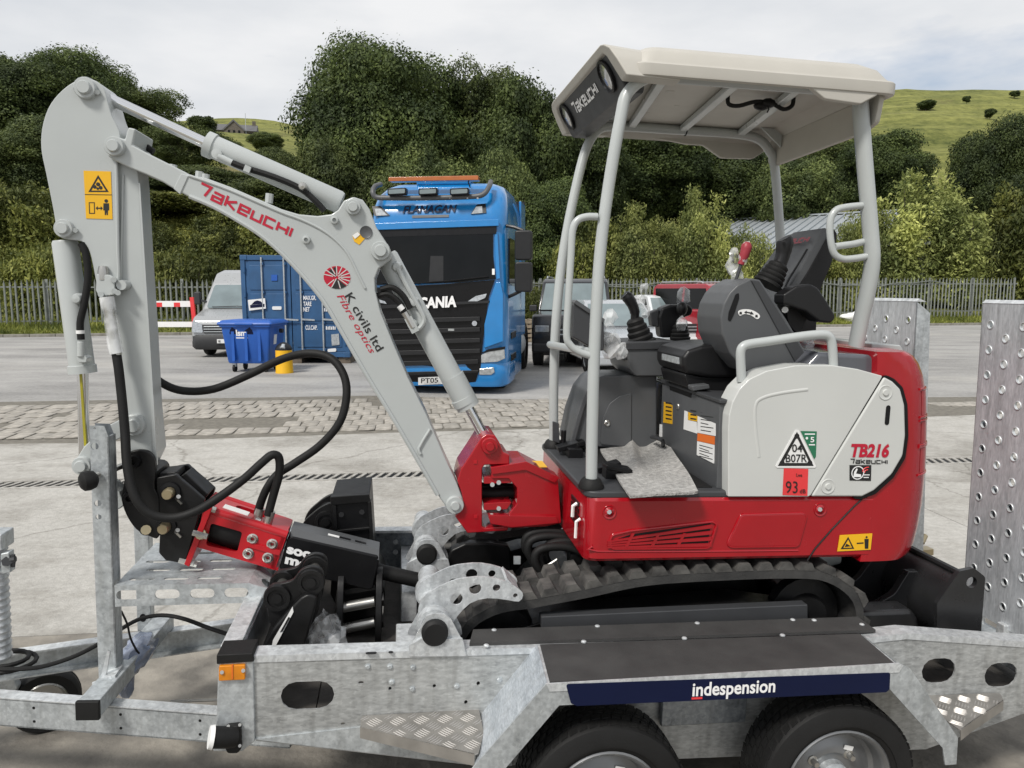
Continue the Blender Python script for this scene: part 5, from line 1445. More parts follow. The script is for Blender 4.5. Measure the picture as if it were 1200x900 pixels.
def trailer():
    tr = Thing('plant_trailer', 'galvanised twin axle plant trailer with raised ramps that carries the excavator', 'trailer', T, (.9, 0, .0))
    gv, gb, gd = M['galv'], M['galv_bright'], M['galv_dark']
    dz = .495
    zt = t(640, 757, VN).z
    # ---- chassis sides
    side = to([(292, 772), (640, 757.5), (1010, 747.5), (1062, 742), (1200, 752), (1250, 756), (1250, 842), (1200, 836), (1085, 878), (565, 898), (300, 868)], VN)
    holes = []
    c = t(360.5, 815, VN); holes.append([(c.x + a, c.z + b) for a, b in slot(0, 0, ms(VN, 62), ms(VN, 35))])
    for q, w_, h_ in (((1100, 786), 50, 35), ((1173, 791), 50, 35)):
        c = t(*q, VN); holes.append([(c.x + a, c.z + b) for a, b in slot(0, 0, ms(VN, w_), ms(VN, h_))])
    for q, w_, h_ in (((423, 800), 7, 4), ((560.5, 801), 4.5, 5.5), ((546, 823), 4.5, 5.5), ((402, 848), 6, 3), ((457, 807), 4, 5), ((509, 804), 4.5, 5)):
        c = t(*q, VN); holes.append(circ(c.x, c.z, ms(VN, w_) / 2, 10, ms(VN, h_) / 2))
    cs = tr.part('chassis_side', MB().prism(side, VN, VN + .006, holes), M['galv_side'])
    for pts, nm in (([(292, 768), (640, 757.5), (1012, 747), (1062, 741.5)], 'top_flange'), ([(1062, 741.5), (1250, 755)], 'top_flange')):
        mb = MB()
        for (a, b), (c_, d) in zip(pts, pts[1:]):
            p0, p1 = t(a, b, VN), t(c_, d, VN)
            ins = .065
            vs = [p0 + Vector((0, -.004, .0)), p0 + Vector((0, -.004, -.022)), p0 + Vector((0, ins, -.022)), p0 + Vector((0, ins, 0))]
            vs += [q + (p1 - p0) for q in vs]
            mb.add(vs, [(3, 2, 1, 0), (4, 5, 6, 7), (0, 1, 5, 4), (1, 2, 6, 5), (2, 3, 7, 6), (3, 0, 4, 7)])
        tr.part(nm, mb, gb, cs)
    tr.part('bottom_flange', MB().prism(to([(297, 866), (430, 851), (600, 845), (600, 897), (565, 897)], VN - .004), VN - .006, VN), gv, cs)
    for q in [(459, 799), (483, 807), (535, 804), (431, 781), (484, 782), (457, 781), (585, 796)]:
        tr.part('chassis_bolt', MB().lathe([(0, .007), (.006, .007), (.008, .005), (.008, .001), (.0115, .0008), (.0115, -.003)], t(*q, VN), NV, 6), gv, cs)
    for q in [(435, 765.5), (458, 764.5)]:
        c = T.Z(q[0], q[1], zt + .001)
        tr.part('flange_slot', MB().slab([(c.x + a, c.y + b) for a, b in slot(0, 0, .035 if q[0] < 440 else .015, .014)], c.z, c.z + .0015), M['black'], cs)
    # far side
    fz = zt
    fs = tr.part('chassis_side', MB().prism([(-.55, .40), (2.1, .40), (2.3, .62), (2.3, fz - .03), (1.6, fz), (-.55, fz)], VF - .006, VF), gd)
    tr.part('top_flange', MB().box(-.55, 1.62, VF - .06, VF + .004, fz, fz + .012), gb, fs)
    mb = MB()
    for x in (-.22, -.06, .1):
        for z in (fz - .06, fz - .11):
            mb.cyl((x, VF - .012, z), (x, VF - .005, z), .012, n=8)
    tr.part('side_bolts', mb, gb, fs, kind='stuff')
    # ---- deck of boards, each laid across between the sides
    x = -.50
    k = 0
    d0 = None
    while x < 2.25:
        wd = .195
        z = dz - (.0 if x < 1.6 else (x - 1.6) * .10)
        o = tr.part('deck_board', MB().obox((x + wd / 2, -.03, z - .012), (wd / 2 - .002, 0, -.0), (0, .61, 0), (0, 0, .012)), M['deck'])
        x += wd; k += 1
    for x in (-.3, .4, 1.1, 1.8):
        tr.part('cross_member', MB().box(x, x + .05, VN + .01, VF - .01, .41, dz - .026), gv)
    # ---- front: corner posts, headboard beam
    fx = t(256, 775, VN).x
    cp = tr.part('corner_post', MB().prism(to([(256, 776), (297, 772), (299, 868), (284, 880), (250, 880), (254, 838)], VN - .006), VN - .010, VN + .075), gv, bevel=.004)
    tr.part('post_cap', MB().prism(rp(to([(254, 767), (296, 765), (298, 775), (254, 778)], VN - .012), .004), VN - .016, VN + .085), M['rubber'], cp, bevel=.004)
    rf = tr.part('amber_reflector', MB().prism(rp(to([(257, 779), (288, 777.5), (288, 795), (257, 796.5)], VN - .012), .004), VN - .022, VN - .008), M['amber'], cp, bevel=.003)
    tr.part('reflector_ridge', MB().prism(to([(271.5, 779), (273, 779), (273, 795.5), (271.5, 795.5)], VN - .0235), VN - .0245, VN - .02), M['label_orange'], rf)
    for q in [(260, 788), (285, 786)]:
        tr.part('reflector_screw', MB().cyl(t(*q, VN - .026), t(*q, VN - .02), .006, n=8), M['steel'], rf)
    ml = tr.part('marker_lamp', MB().prism(rp(to([(265, 848), (283, 846), (284, 874), (280, 879), (268, 879), (265, 873)], VN - .014), .012), VN - .035, VN - .008), M['rubber'], cp, bevel=.006)
    lb = t(264, 864, VN - .02)
    tr.part('lamp_body', MB().tube([t(275, 863, VN - .03), t(264, 864, VN - .045), t(250, 864, VN - .055)], .032, 16), M['rubber'], ml)
    tr.part('lamp_lens', MB().cyl(t(250, 864, VN - .055), t(245, 864, VN - .058), .036, .033, n=18), M['white'], ml)
    for q in [(267.5, 851), (281, 849.5), (267.5, 875), (281, 874)]:
        tr.part('lamp_screw', MB().cyl(t(*q, VN - .039), t(*q, VN - .03), .005, n=8), M['steel'], ml)
    tr.part('headboard_beam', MB().box(fx - .01, fx + .052, VN + .07, VF, zt - .20, zt + .004), gb, bevel=.004)
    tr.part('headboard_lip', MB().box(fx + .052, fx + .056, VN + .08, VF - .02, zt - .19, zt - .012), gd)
    # ---- drawbar: two channels that meet ahead
    zd = .372
    pn = [T.Z(-60, 814, zd), T.Z(256, 838, zd)]
    pf = [T.Z(-60, 772, zd), T.Z(300, 722, zd)]
    for (a, b), out in ((pn, -1), (pf, 1)):
        d = (b - a).normalized(); a = a - d * .35; b = b + d * .25
        s = Vector((-d.y, d.x, 0)) * out          # outward
        if s.y * out < 0: s = -s
        h, w_, tk = .102, .05, .005
        mb = MB()
        for o0, o1, z0, z1 in ((0, -tk, 0, -h), (0, -w_, 0, -tk), (0, -w_, -h + tk, -h)):
            vs = []
            for p in (a, b):
                for oo, zz in ((o0, z0), (o1, z0), (o1, z1), (o0, z1)):
                    vs.append(p + s * oo + Vector((0, 0, zz)))
            mb.add(vs, [(3, 2, 1, 0), (4, 5, 6, 7), (0, 1, 5, 4), (1, 2, 6, 5), (2, 3, 7, 6), (3, 0, 4, 7)])
        if out > 0:  # the far channel shows its hollow side, with a flange at the foot
            pass
        db = tr.part('drawbar_beam', mb, gv)
        tr.part('beam_top', MB().bar((a - s * w_ / 2) + Vector((0, 0, .002)), (b - s * w_ / 2) + Vector((0, 0, .002)), w_ + .002, .004), gb, db)
        for f in (.30, .42, .62, .8):
            p = a.lerp(b, f)
            for dz_ in (-.025, -.075):
                tr.part('rivet_hole', MB().cyl(p + s * .0015 + Vector((0, 0, dz_)), p - s * .004 + Vector((0, 0, dz_)), .005, n=8), M['black'], db)
    # ---- loading frame on the drawbar: cross tube, two posts, step
    zc = zd + .006
    c0, c1 = T.Z(106, 818, zc + .062), T.Z(186, 727, zc + .062)
    c0.z = c1.z = zc + .03
    ct = tr.part('frame_tube', MB().bar(c0 + (c1 - c0) * -.02, c1 + (c1 - c0) * .12, .072, .062), gv, bevel=.004)
    tr.part('tube_cap', MB().bar(c0 + (c1 - c0) * -.045, c0 + (c1 - c0) * -.018, .076, .066), M['rubber'], ct, bevel=.003)
    vp = -.19
    post = to([(104.5, 499), (122, 499.5), (127, 512), (137, 798), (116, 800)], vp)
    po = tr.part('frame_post', MB().prism(post, vp, vp + .006, [circ(t(111, 523, vp).x, t(111, 523, vp).z, .013, 12), circ(t(114.5, 590, vp).x, t(114.5, 590, vp).z, .012, 12), circ(t(115.5, 606, vp).x, t(115.5, 606, vp).z, .010, 12), circ(t(111, 497 + 4, vp).x, t(111, 502, vp).z, .004, 8)]), gv)
    q0, q1 = t(127, 512, vp), t(137, 798, vp)
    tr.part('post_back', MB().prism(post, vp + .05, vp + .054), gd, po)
    tr.part('post_web', MB().add([q0, q1, q1 + Vector((0, .07, 0)), q0 + Vector((0, .07, 0)), q0 - Vector((.005, 0, 0)), q1 - Vector((.005, 0, 0)), q1 + Vector((-.005, .07, 0)), q0 + Vector((-.005, .07, 0))], [(0, 1, 2, 3), (4, 7, 6, 5), (0, 4, 5, 1), (1, 5, 6, 2), (2, 6, 7, 3), (3, 7, 4, 0)]), gv, po)
    tr.part('post_brace', MB().prism(to([(126, 762), (129, 764), (124, 793), (118, 793)], vp - .04), vp - .04, vp - .032).prism(to([(116, 794), (136, 790), (137, 796), (116, 800)], vp - .05), vp - .06, vp + .02), gb, po)
    for q in [(112, 804), (120, 800), (131, 795)]:
        tr.part('brace_bolt', MB().cyl(t(*q, vp - .05) + Vector((0, 0, -.005)), t(*q, vp - .05) + Vector((0, 0, .014)), .012, n=6), gb, po)
    # clamp knob on its rod
    k0 = t(104, 563, vp - .05)
    kn = tr.part('clamp_knob', MB().lathe([(0, .028), (.022, .027), (.033, .018), (.035, 0), (.03, -.018), (.016, -.028), (0, -.028)], k0, (-.75, -.6, -.1), 18), M['rubber'])
    tr.part('knob_rod', MB().cyl(k0, t(116, 556, vp - .005), .010, n=10).cyl(t(124, 554, vp + .05), t(150, 543, vp + .25), .011, n=10), M['steel'], kn)
    vf = .28
    fp = to([(156, 610), (174, 610), (177, 742), (161, 742)], vf)
    fpo = tr.part('frame_post', MB().prism(fp, vf, vf + .055, None), gv, bevel=.004)
    c = t(167.5, 724, vf)
    tr.part('post_slot', MB().prism(circ(c.x, c.z, .014, 12, .018), vf - .001, vf + .002), M['black'], fpo)
    # perforated step: front plate with slots, top with slots, sloping end
    vs0, vs1 = -.20, .27
    zs = t(150, 686, vs0).z
    x0, x1 = t(134, 686, vs0).x, t(308, 690, vs0).x
    xe = t(321, 690, vs0).x
    fpl = [(x0, zs), (x1 - .05, zs), (xe, zs - .03), (xe, zs - .075), (x0, zs - .078)]
    hl = []
    for px_ in (151, 196, 237, 277):
        c = t(px_, 697 + (0 if px_ < 280 else -1), vs0)
        hl.append([(c.x + a, zs - .036 + b) for a, b in slot(0, 0, .085, .036)])
    sp = tr.part('step_front', MB().prism(fpl, vs0, vs0 + .005, hl), gv)
    holes = []
    for r_ in range(5):
        y = vs0 + .06 + r_ * .092
        for k in range(4):
            xx = x0 + .075 + k * .118 + (r_ % 2) * .03
            if xx + .05 < x1 - .05:
                holes.append([(xx + a, y + b) for a, b in slot(0, 0, .088, .026)])
    tr.part('step_top', MB().slab([(x0, vs0 + .005), (x1 - .05, vs0 + .005), (x1 - .05, vs1), (x0, vs1)], zs - .005, zs, holes), gv)
    tr.part('step_shade_plate', MB().box(x0, x1 - .04, vs1 - .006, vs1 - .001, zs - .078, zs - .006), gd)  # added plate that darkens the space under the step
    vs_ = []
    e0, e1 = Vector((x1 - .05, 0, zs - .0005)), Vector((xe + .03, 0, zs - .085))
    hs = [[(.5 + a, vs0 + .09 + .12 * k + b) for a, b in circ(0, 0, .25, 10, .032)] for k in range(4)]
    tr.part('step_end', MB().sheet([(0, vs0 + .005), (1, vs0 + .005), (1, vs1), (0, vs1)], hs, lambda a, b: e0.lerp(e1, a) + Vector((0, b, 0)), lambda a, b: e0.lerp(e1, a) + Vector((-.003, b, -.004))), gb)
    # film wrapped round the tube
    m_ = c0.lerp(c1, .62)
    tr.part('film_wrap', MB().blob(m_ + Vector((0, 0, 0)), .055, .15, .05, .35, 3.5, 3, 8, Matrix.Rotation(math.atan2((c1 - c0).y, (c1 - c0).x) - math.pi / 2, 3, 'Z')), M['blue_film'], ct, angle=20)
    tr.part('film_tail', MB().blob(m_ + Vector((-.02, -.06, -.07)), .03, .05, .07, .5, 3, 2, 4), M['blue_film'], ct, angle=20)
    tr.part('film_tie', MB().tube([t(a, b, vp + .12) for a, b in [(142, 716), (149, 731), (153, 748), (160, 762), (163, 766), (158, 768)]], .004, 6, 3), M['rubber'], ct)
    # supply cables along the drawbar
    tr.part('supply_cable', MB().tube([t(a, b, v) for a, b, v in [(-20, 784, -.1), (20, 784, -.1), (50, 781, -.08), (85, 770, -.05), (115, 755, 0), (142, 737, .05), (165, 725, .1), (190, 721, .12), (215, 725, .1), (245, 736, .05), (275, 746, 0), (300, 756, -.1)]], .0085, 8, 5), M['rubber'])
    for r_, dy in ((.11, 0), (.085, .014)):
        c = t(4, 776, -.02)
        tr.part('cable_coil', MB().tube([c + Vector((r_ * math.cos(a), r_ * .8 * math.sin(a), dy)) for a in [2 * math.pi * i / 18 for i in range(18)]], .0085, 8, 1, closed=True), M['rubber'])
    tr.part('brake_rod', MB().tube([t(200, 770 + 52, .0), t(255, 820, .02), t(300, 818, .03)], .006, 8), M['steel'])
    # ---- jockey wheel and its stand
    jv = .28
    jc = t(53, 819, jv)
    R_ = .135
    jw = tr.part('jockey_wheel', MB().lathe([(R_ * .62, -.04), (R_ * .9, -.045), (R_ * .985, -.03), (R_, -.012), (R_ * .985, -.01), (R_ * .985, .01), (R_, .012), (R_ * .985, .03), (R_ * .9, .045), (R_ * .62, .04)], jc, Vector((.42, -1, 0)), 36), M['rubber'])
    tr.part('jockey_rim', MB().lathe([(R_ * .64, .04), (R_ * .6, .046), (R_ * .5, .02), (R_ * .25, .018), (R_ * .22, .04), (.0, .042)], jc, Vector((.42, -1, 0)), 28), M['steel'], jw)
    jf = tr.part('jockey_fork', MB().prism(rp(to([(-6, 778), (8, 778), (20, 806), (16, 816), (-2, 818), (-10, 806)], jv - .1), .01), jv - .10, jv - .06), gv, bevel=.006)
    mb = MB()
    pr = [(.0, 0)]
    hgt = t(0, 640, -.05).z - t(0, 772, -.05).z
    for k in range(17):
        z = hgt * k / 17
        pr += [(.042, z), (.047, z + hgt / 34), (.042, z + hgt / 17 * .98)]
    pr += [(0, hgt)]
    c = t(-2, 772, -.05)
    js = tr.part('jockey_stand', mb.lathe(pr, c, (0, 0, 1), 20), gb)
    tr.part('stand_clamp', MB().box(c.x - .05, c.x + .055, c.y - .055, c.y + .04, c.z + hgt, c.z + hgt + .06), gv, js, bevel=.005)
    p = t(13, 664, -.08)
    tr.part('stand_bracket', MB().prism(to([(2, 648), (12, 646), (14, 670), (3, 672)], -.1), -.11, -.07), gv, js, bevel=.004)
    tr.part('clamp_bolt', MB().cyl(t(8, 658, -.115), t(8, 658, -.09), .018, n=6).cyl(t(11, 656, -.1), t(18, 655, -.1), .012, n=8).tube([t(15, 650, -.1), t(16, 656, -.1), t(15, 664, -.1)], .008, 8), M['dgrey'], js)
    # ---- cross member behind the buckets
    xb = t(464, 760, VN + .06).x
    tr.part('wheel_board', MB().box(xb + .00, xb + .085, VN + .07, -.28, dz, dz + .13), gb, bevel=.005)
    tr.part('wheel_board', MB().box(xb + .02, xb + .085, .02, VF - .01, dz, dz + .13), gb, bevel=.005)
    tr.part('board_angle', MB().box(xb - .05, xb - .012, VN + .07, -.42, dz, dz + .075), gv, bevel=.004)
    # ---- two track stops
    def stop(dv):
        vv = -.69
        ca = t(510, 745, vv)
        cc = Vector((ca.x, 0, ca.z))
        off = Vector((0, dv, 0))
        y0 = vv + dv
        def at_(x, y, z): return Vector((x, y + dv, z))
        tb = tr.part('stop_tube', MB().cyl((cc.x, y0 + .02, cc.z), (cc.x, y0 + .52, cc.z), .041, n=24), gb)
        tr.part('tube_cap', MB().lathe([(0, .014), (.034, .013), (.042, .006), (.043, -.012)], (cc.x, y0 + .02, cc.z), NV, 24), M['rubber'], tb)
        zb = zt + .008
        mp = lambda pts: [(q.x, q.z) for q in (t(a, b, vv + .03) for a, b in pts)]
        br_ = rp(mp([(477, 766), (481, 757), (500, 722), (508, 719), (521, 720), (529, 726), (544, 755), (546, 766)]), .01)
        for y in (.03, .16):
            tr.part('stop_bracket', MB().prism(br_, y0 + y, y0 + y + .008, None), gb, tb)
        tr.part('bracket_foot', MB().prism(rp(mp([(478, 767), (480, 754), (495, 746), (502, 747), (505, 753), (515, 753), (521, 747), (542, 747), (546, 767)]), .006), y0 + .018, y0 + .03), gb, tb)
        ar = [(492, 722), (491, 710), (502, 695), (529, 681), (548, 677), (568, 676), (592, 681), (609, 691), (613, 698), (608, 705), (594, 703), (571, 701), (551, 707), (536, 722), (528, 732), (508, 736)]
        va = -.55
        arc = sm2(to(ar, va), 2)
        hs = []
        for q, r_ in (((535, 702), .021), ((557, 690), .0205), ((582, 689), .013), ((604, 698), .008)):
            c = t(*q, va); hs.append(circ(c.x, c.z, r_, 14))
        a0 = tr.part('stop_arch', MB().prism(arc, va + dv, va + dv + .008, hs), gb, tb)
        tr.part('stop_arch', MB().prism(arc, va + dv + .13, va + dv + .138, hs), gb, tb)
        q = t(603, 690, va)
        tr.part('arch_pad', MB().obox((q.x - .005, va + dv + .069, q.z + .006), (.022, 0, -.022), (0, .061, 0), (.003, 0, .003)), gb, tb)
        tr.part('tube_collar', MB().lathe([(.042, -.02), (.055, -.02), (.055, .02), (.042, .02)], (cc.x, va + dv - .05, cc.z), NV, 24), gb, tb)
        tr.part('tube_collar', MB().lathe([(.042, -.02), (.055, -.02), (.055, .02), (.042, .02)], (cc.x, va + dv + .22, cc.z), NV, 24), gb, tb)
    stop(0)
    stop(.735)
    # ---- near mudguard
    zm = zt + .008
    vo, vi = None, VN
    A = t(628, 757, VN); B = T.Z(640, 801, zm); C_ = T.Z(1053, 777, zm); D = t(1010, 747.5, VN)
    vo = B.y
    mg = tr.part('mudguard', MB().slab([(A.x, VN), (B.x, vo), (C_.x, vo), (D.x, VN)], zm - .022, zm - .006), gb)
    ins = .014
    tr.part('mudguard_mat', MB().slab([(A.x + ins, VN + .001), (B.x + ins, vo + ins), (C_.x - ins, vo + ins), (D.x - ins * .6, VN + .001)], zm - .006, zm - .002), M['ply'], mg)
    sk = to([(640, 801), (1053, 777), (1066, 783), (1122, 864), (1120, 895), (1107, 896), (1104, 876), (1042, 807), (655, 826), (592, 900), (588, 930), (540, 930), (541, 915), (556, 897)], vo)
    tr.part('mudguard_skirt', MB().prism(sk, vo - .003, vo + .003), gv, mg)
    tr.part('skirt_lip', MB().prism(to([(640, 801), (1053, 777), (1058, 779.5), (1053, 787.5), (644, 810)], vo - .003), vo - .006, vo - .002), gb, mg)
    # sloping front plate
    P0, P1 = Vector((A.x, VN, zm - .006)), Vector((B.x, vo, zm - .006))
    Q0, Q1 = t(563, 838, VN), t(556, 897, vo)
    Q0 = Vector((Q0.x, VN, Q0.z)); E0 = (Q0 - P0); 
    Q1b = Vector((Q1.x, vo, Q1.z))
    dn = Vector((-.004, 0, -.004))
    tr.part('mudguard_front', MB().add([P0, P1, Q1b, Q0, P0 - dn, P1 - dn, Q1b - dn, Q0 - dn], [(0, 1, 2, 3), (7, 6, 5, 4), (0, 4, 5, 1), (1, 5, 6, 2), (2, 6, 7, 3), (3, 7, 4, 0)]), M['galv_brush'], mg)
    P0, P1 = Vector((D.x, VN, zm - .006)), Vector((C_.x, vo, zm - .006))
    Q1 = t(1122, 864, vo); Q0 = t(1085, 830, VN)
    Q0 = P0 + (Q1 - P1)
    dn = Vector((.004, 0, -.004))
    tr.part('mudguard_back', MB().add([P0, P1, Q1, Q0, P0 - dn, P1 - dn, Q1 - dn, Q0 - dn], [(0, 1, 2, 3), (7, 6, 5, 4), (0, 4, 5, 1), (1, 5, 6, 2), (2, 6, 7, 3), (3, 7, 4, 0)]), M['galv_brush'], mg)
    ds = tr.part('name_strip', MB().prism(rp(to([(663, 801.5), (1043, 788), (1042, 808), (1038, 811), (676, 827), (669, 824)], vo - .006), .008), vo - .0075, vo - .004), M['navy'], mg)
    mb = MB()
    text_px('indespension', vo - .0075, (811, 815.5), (908, 810.5), (812, 800.0), mb=mb, bold=.022, lift=.001)
    tr.part('maker_lettering', mb, M['white_ink'], ds)
    tr.part('lettering_underline', MB().prism(to([(810.5, 817.5), (823, 816.9), (823, 819.1), (810.5, 819.7)], vo - .0085), vo - .009, vo - .007), M['label_red'], ds)
    # far mudguard
    tr.part('mudguard', MB().slab([(A.x, VF), (D.x, VF), (C_.x, VF + .22), (B.x, VF + .22)], zm - .022, zm - .006).prism([(B.x, zm - .006), (C_.x, zm - .006), (C_.x + .2, zm - .3), (C_.x + .1, zm - .3), (C_.x - .05, zm - .08), (B.x + .05, zm - .08), (B.x - .1, zm - .3), (B.x - .2, zm - .3)], VF + .215, VF + .22), gv)
    # strip of anti-slip board between track and chassis, held with bolts
    bp = [T.Z(551, 737, zt + .012), T.Z(551, 757, zt + .012), T.Z(1030, 740, zt + .012), T.Z(1005, 722, zt + .012)]
    yb = VN + .068
    bd = tr.part('side_board', MB().slab([(bp[0].x + .01, bp[0].y), (bp[1].x, yb - .05), (bp[2].x, yb - .05), (bp[3].x, bp[3].y + .0)], zt + .0, zt + .010), M['ply'])
    for a, b in [(579, 738.5), (570, 756.5), (700, 734), (684, 752), (817, 730.5), (802, 748), (929, 726.5), (917, 744.5), (954, 727), (1010, 732)]:
        c = T.Z(a, b, zt + .010)
        tr.part('board_bolt', MB().lathe([(0, .005), (.006, .0045), (.009, .002), (.009, -.002)], (c.x, c.y, zt + .010), (0, 0, 1), 10), gb, bd)
    tr.part('board_upright', MB().prism([(bp[0].x + .02, dz), (bp[3].x, dz), (bp[3].x, zt - .001), (bp[0].x + .02, zt - .001)], bp[0].y - .008, bp[0].y), M['ply'], bd)
    # ---- wheels
    rad = .268
    for q in ((987, 906), (712, 931)):
        c = t(*q, vo + .015)
        zc_ = (rad + c.x * math.sin(_del)) / math.cos(_del)
        tyre_wheel(tr, (c.x, vo + .015 + .09, zc_), rad, .176, .17)
        tr.part('suspension_arm', MB().bar((c.x, VN + .02, zc_), (c.x - .16, VN + .02, zc_ + .1), .07, .06), gd)
        tyre_wheel(tr, (c.x, VF + .11, zc_), rad, .176, .17, axis=1, hub=False)
        tr.part('axle', MB().cyl((c.x - .16, VN + .01, zc_ + .1), (c.x - .16, VF - .01, zc_ + .1), .045, n=12), gd)
    xw = (t(987, 906, vo).x + t(712, 931, vo).x) / 2
    tr.part('axle_mount', MB().box(xw - .14, xw + .16, VN - .03, VN - .008, .42, .51), gd, bevel=.004)
    # ---- chequer plate steps fore and aft of the mudguard
    def chequer(pts_px, zz, lip):
        P = [T.Z(a, b, zz) for a, b in pts_px]
        poly = [(p.x, p.y) for p in P]
        o = tr.part('chequer_step', MB().slab(rp(poly, .008), zz - .004, zz), M['cheq'])
        # lip along the outer edge
        mb = MB()
        for (a, b) in lip:
            p, q = P[a], P[b]
            vs = [p, q, q + Vector((0, -.004, -.034)), p + Vector((0, -.004, -.034))]
            inn = Vector((0, .004, 0))
            vs2 = [v + inn for v in vs]
            mb.add(vs + vs2, [(0, 1, 2, 3), (7, 6, 5, 4), (0, 4, 5, 1), (1, 5, 6, 2), (2, 6, 7, 3), (3, 7, 4, 0)])
        tr.part('step_lip', mb, M['cheq'], o)
        # five-bar tread pattern: bars in groups that alternate in direction
        def inside(x, y):
            c = False; n = len(poly)
            for i in range(n):
                x0_, y0_ = poly[i]; x1_, y1_ = poly[i - 1]
                if (y0_ > y) != (y1_ > y) and x < (x1_ - x0_) * (y - y0_) / (y1_ - y0_) + x0_: c = not c
            return c
        mb = MB()
        s = .052
        xs = [p[0] for p in poly]; ys = [p[1] for p in poly]
        i0 = 0
        rot = R(45)
        for i in range(-30, 30):
            for j in range(-30, 30):
                gx, gy = i * s, j * s
                cx_ = (max(xs) + min(xs)) / 2 + gx * math.cos(rot) - gy * math.sin(rot)
                cy_ = (max(ys) + min(ys)) / 2 + gx * math.sin(rot) + gy * math.cos(rot)
                if not (min(xs) <= cx_ <= max(xs) and min(ys) <= cy_ <= max(ys)): continue
                ang = rot + (0 if (i + j) % 2 else math.pi / 2)
                d = Vector((math.cos(ang), math.sin(ang), 0)); n_ = Vector((-d.y, d.x, 0))
                for k in range(-2, 3):
                    c = Vector((cx_, cy_, zz)) + n_ * k * .0092
                    if not (inside(*(c + d * .012)[:2]) and inside(*(c - d * .012)[:2])): continue
                    hl_ = d * (.0215 - abs(k) * .0015)
                    up = Vector((0, 0, .0022))
                    mb.add([c - hl_, c - n_ * .0027, c + hl_, c + n_ * .0027, c - hl_ * .7 + up, c + hl_ * .7 + up], [(0, 1, 5, 4), (1, 2, 5), (2, 3, 4, 5), (3, 0, 4)])
        tr.part('tread_bars', mb, M['cheq_bar'], o, kind='stuff')
    z1 = t(424, 839, VN - .006).z
    chequer([(424, 839), (561, 831), (567, 858), (561, 882), (556, 884), (422, 852)], z1, [(4, 5)])
    z2 = t(1172, 812, VN - .006).z
    chequer([(1082, 815), (1172, 812), (1176, 821), (1140, 845), (1126, 856), (1100, 838)], z2, [(2, 3), (3, 4)])
    # ---- ramps standing at the tail
    def ramp(y0, y1, label=None):
        xt, zt_ = 2.258, t(1150, 355, -.2).z
        xb_, zb_ = 2.312, .60
        H = zt_ - zb_
        fn = lambda off: (lambda a, b: Vector((xb_ + (xt - xb_) * b / H + off, a, zb_ + b)))
        cols = 5
        hs = []; pos = []
        wv = y1 - y0
        rowp = .10
        for ci in range(cols):
            yy = y1 - .05 - ci * .082
            for r_ in range(13):
                b = H - .085 - r_ * rowp - (ci % 2) * rowp * .5
                if b < .05 or yy < y0 + .03: continue
                hs.append(circ(yy, b, .0145, 14)); pos.append((yy, b))
        o = tr.part('loading_ramp', MB().sheet([(y0, 0), (y1, 0), (y1, H), (y0, H)], hs, fn(0), fn(.005)), M['galv_ramp'])
        base = None
        for yy, b in pos:
            c = fn(0)(yy, b)
            if base is None:
                base = tr.part('hole_rim', MB().lathe([(.0180, .0), (.0176, .002), (.0165, .0032), (.0145, .003), (.0145, -.008)], c, (-1, 0, -.03), 16), gb, o)
                b0 = c
            else:
                for cp_ in tr.copies(base, [c - b0]): pass
        # bent edges and back bracing, set close behind the holes to darken them
        for y in (y0, y1):
            s = -1 if y == y1 else 1
            tr.part('ramp_edge', MB().add([fn(.0)(y, 0), fn(.0)(y, H), fn(.07)(y, H - .05), fn(.11)(y, 0), fn(.0)(y + s * .004, 0), fn(.0)(y + s * .004, H), fn(.07)(y + s * .004, H - .05), fn(.11)(y + s * .004, 0)], [(0, 1, 2, 3), (7, 6, 5, 4), (0, 4, 5, 1), (1, 5, 6, 2), (2, 6, 7, 3), (3, 7, 4, 0)]), gv, o)
        tr.part('ramp_tip', MB().add([fn(-.002)(y0, H), fn(-.002)(y1, H), fn(.012)(y1, H + .014), fn(.012)(y0, H + .014), fn(.05)(y0, H), fn(.05)(y1, H)], [(0, 1, 2, 3), (3, 2, 5, 4), (0, 4, 5, 1), (0, 3, 4), (1, 5, 2)]), gb, o)
        for ya, yb_, hb in ((y1 - .075, y1 - .02, H * .62), (y1 - .25, y1 - .10, H * .42), (y0 + .02, y0 + .08, H * .8)):
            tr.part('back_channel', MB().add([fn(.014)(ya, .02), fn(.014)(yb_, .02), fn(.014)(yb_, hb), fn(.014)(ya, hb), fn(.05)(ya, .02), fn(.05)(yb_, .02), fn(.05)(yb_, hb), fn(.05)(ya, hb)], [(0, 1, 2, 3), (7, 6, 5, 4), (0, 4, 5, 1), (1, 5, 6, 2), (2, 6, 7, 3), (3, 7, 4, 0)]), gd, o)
        for k in range(3):
            y = y0 + .08 + k * (wv - .16) / 2
            tr.part('hinge_lug', MB().box(xb_ - .02, xb_ + .03, y - .02, y + .02, zb_ - .08, zb_ + .02), gb, o, bevel=.004)
        return o
    ramp(-.66, -.2)
    ramp(.2, .63)
    tr.part('tail_beam', MB().box(2.27, 2.35, VN + .01, VF - .01, .48, .56), gv)
    # latch at the far rear corner
    lt = tr.part('ramp_latch', MB().prism(to([(1046, 650), (1070, 650), (1095, 668), (1104, 690), (1096, 690), (1074, 668)], .30), .28, .40), gb, bevel=.004)
    mb = MB()
    for q, r_ in (((1074, 642), .02), ((1080, 636), .014), ((1068, 640), .012)):
        mb.cyl(t(*q, .33), t(*q, .33) + Vector((.03, .02, .03)), r_, n=10)
    mb.bar(t(1064, 648, .33), t(1090, 645, .33), .05, .03)
    tr.part('latch_lever', mb, M['zinc'], lt)

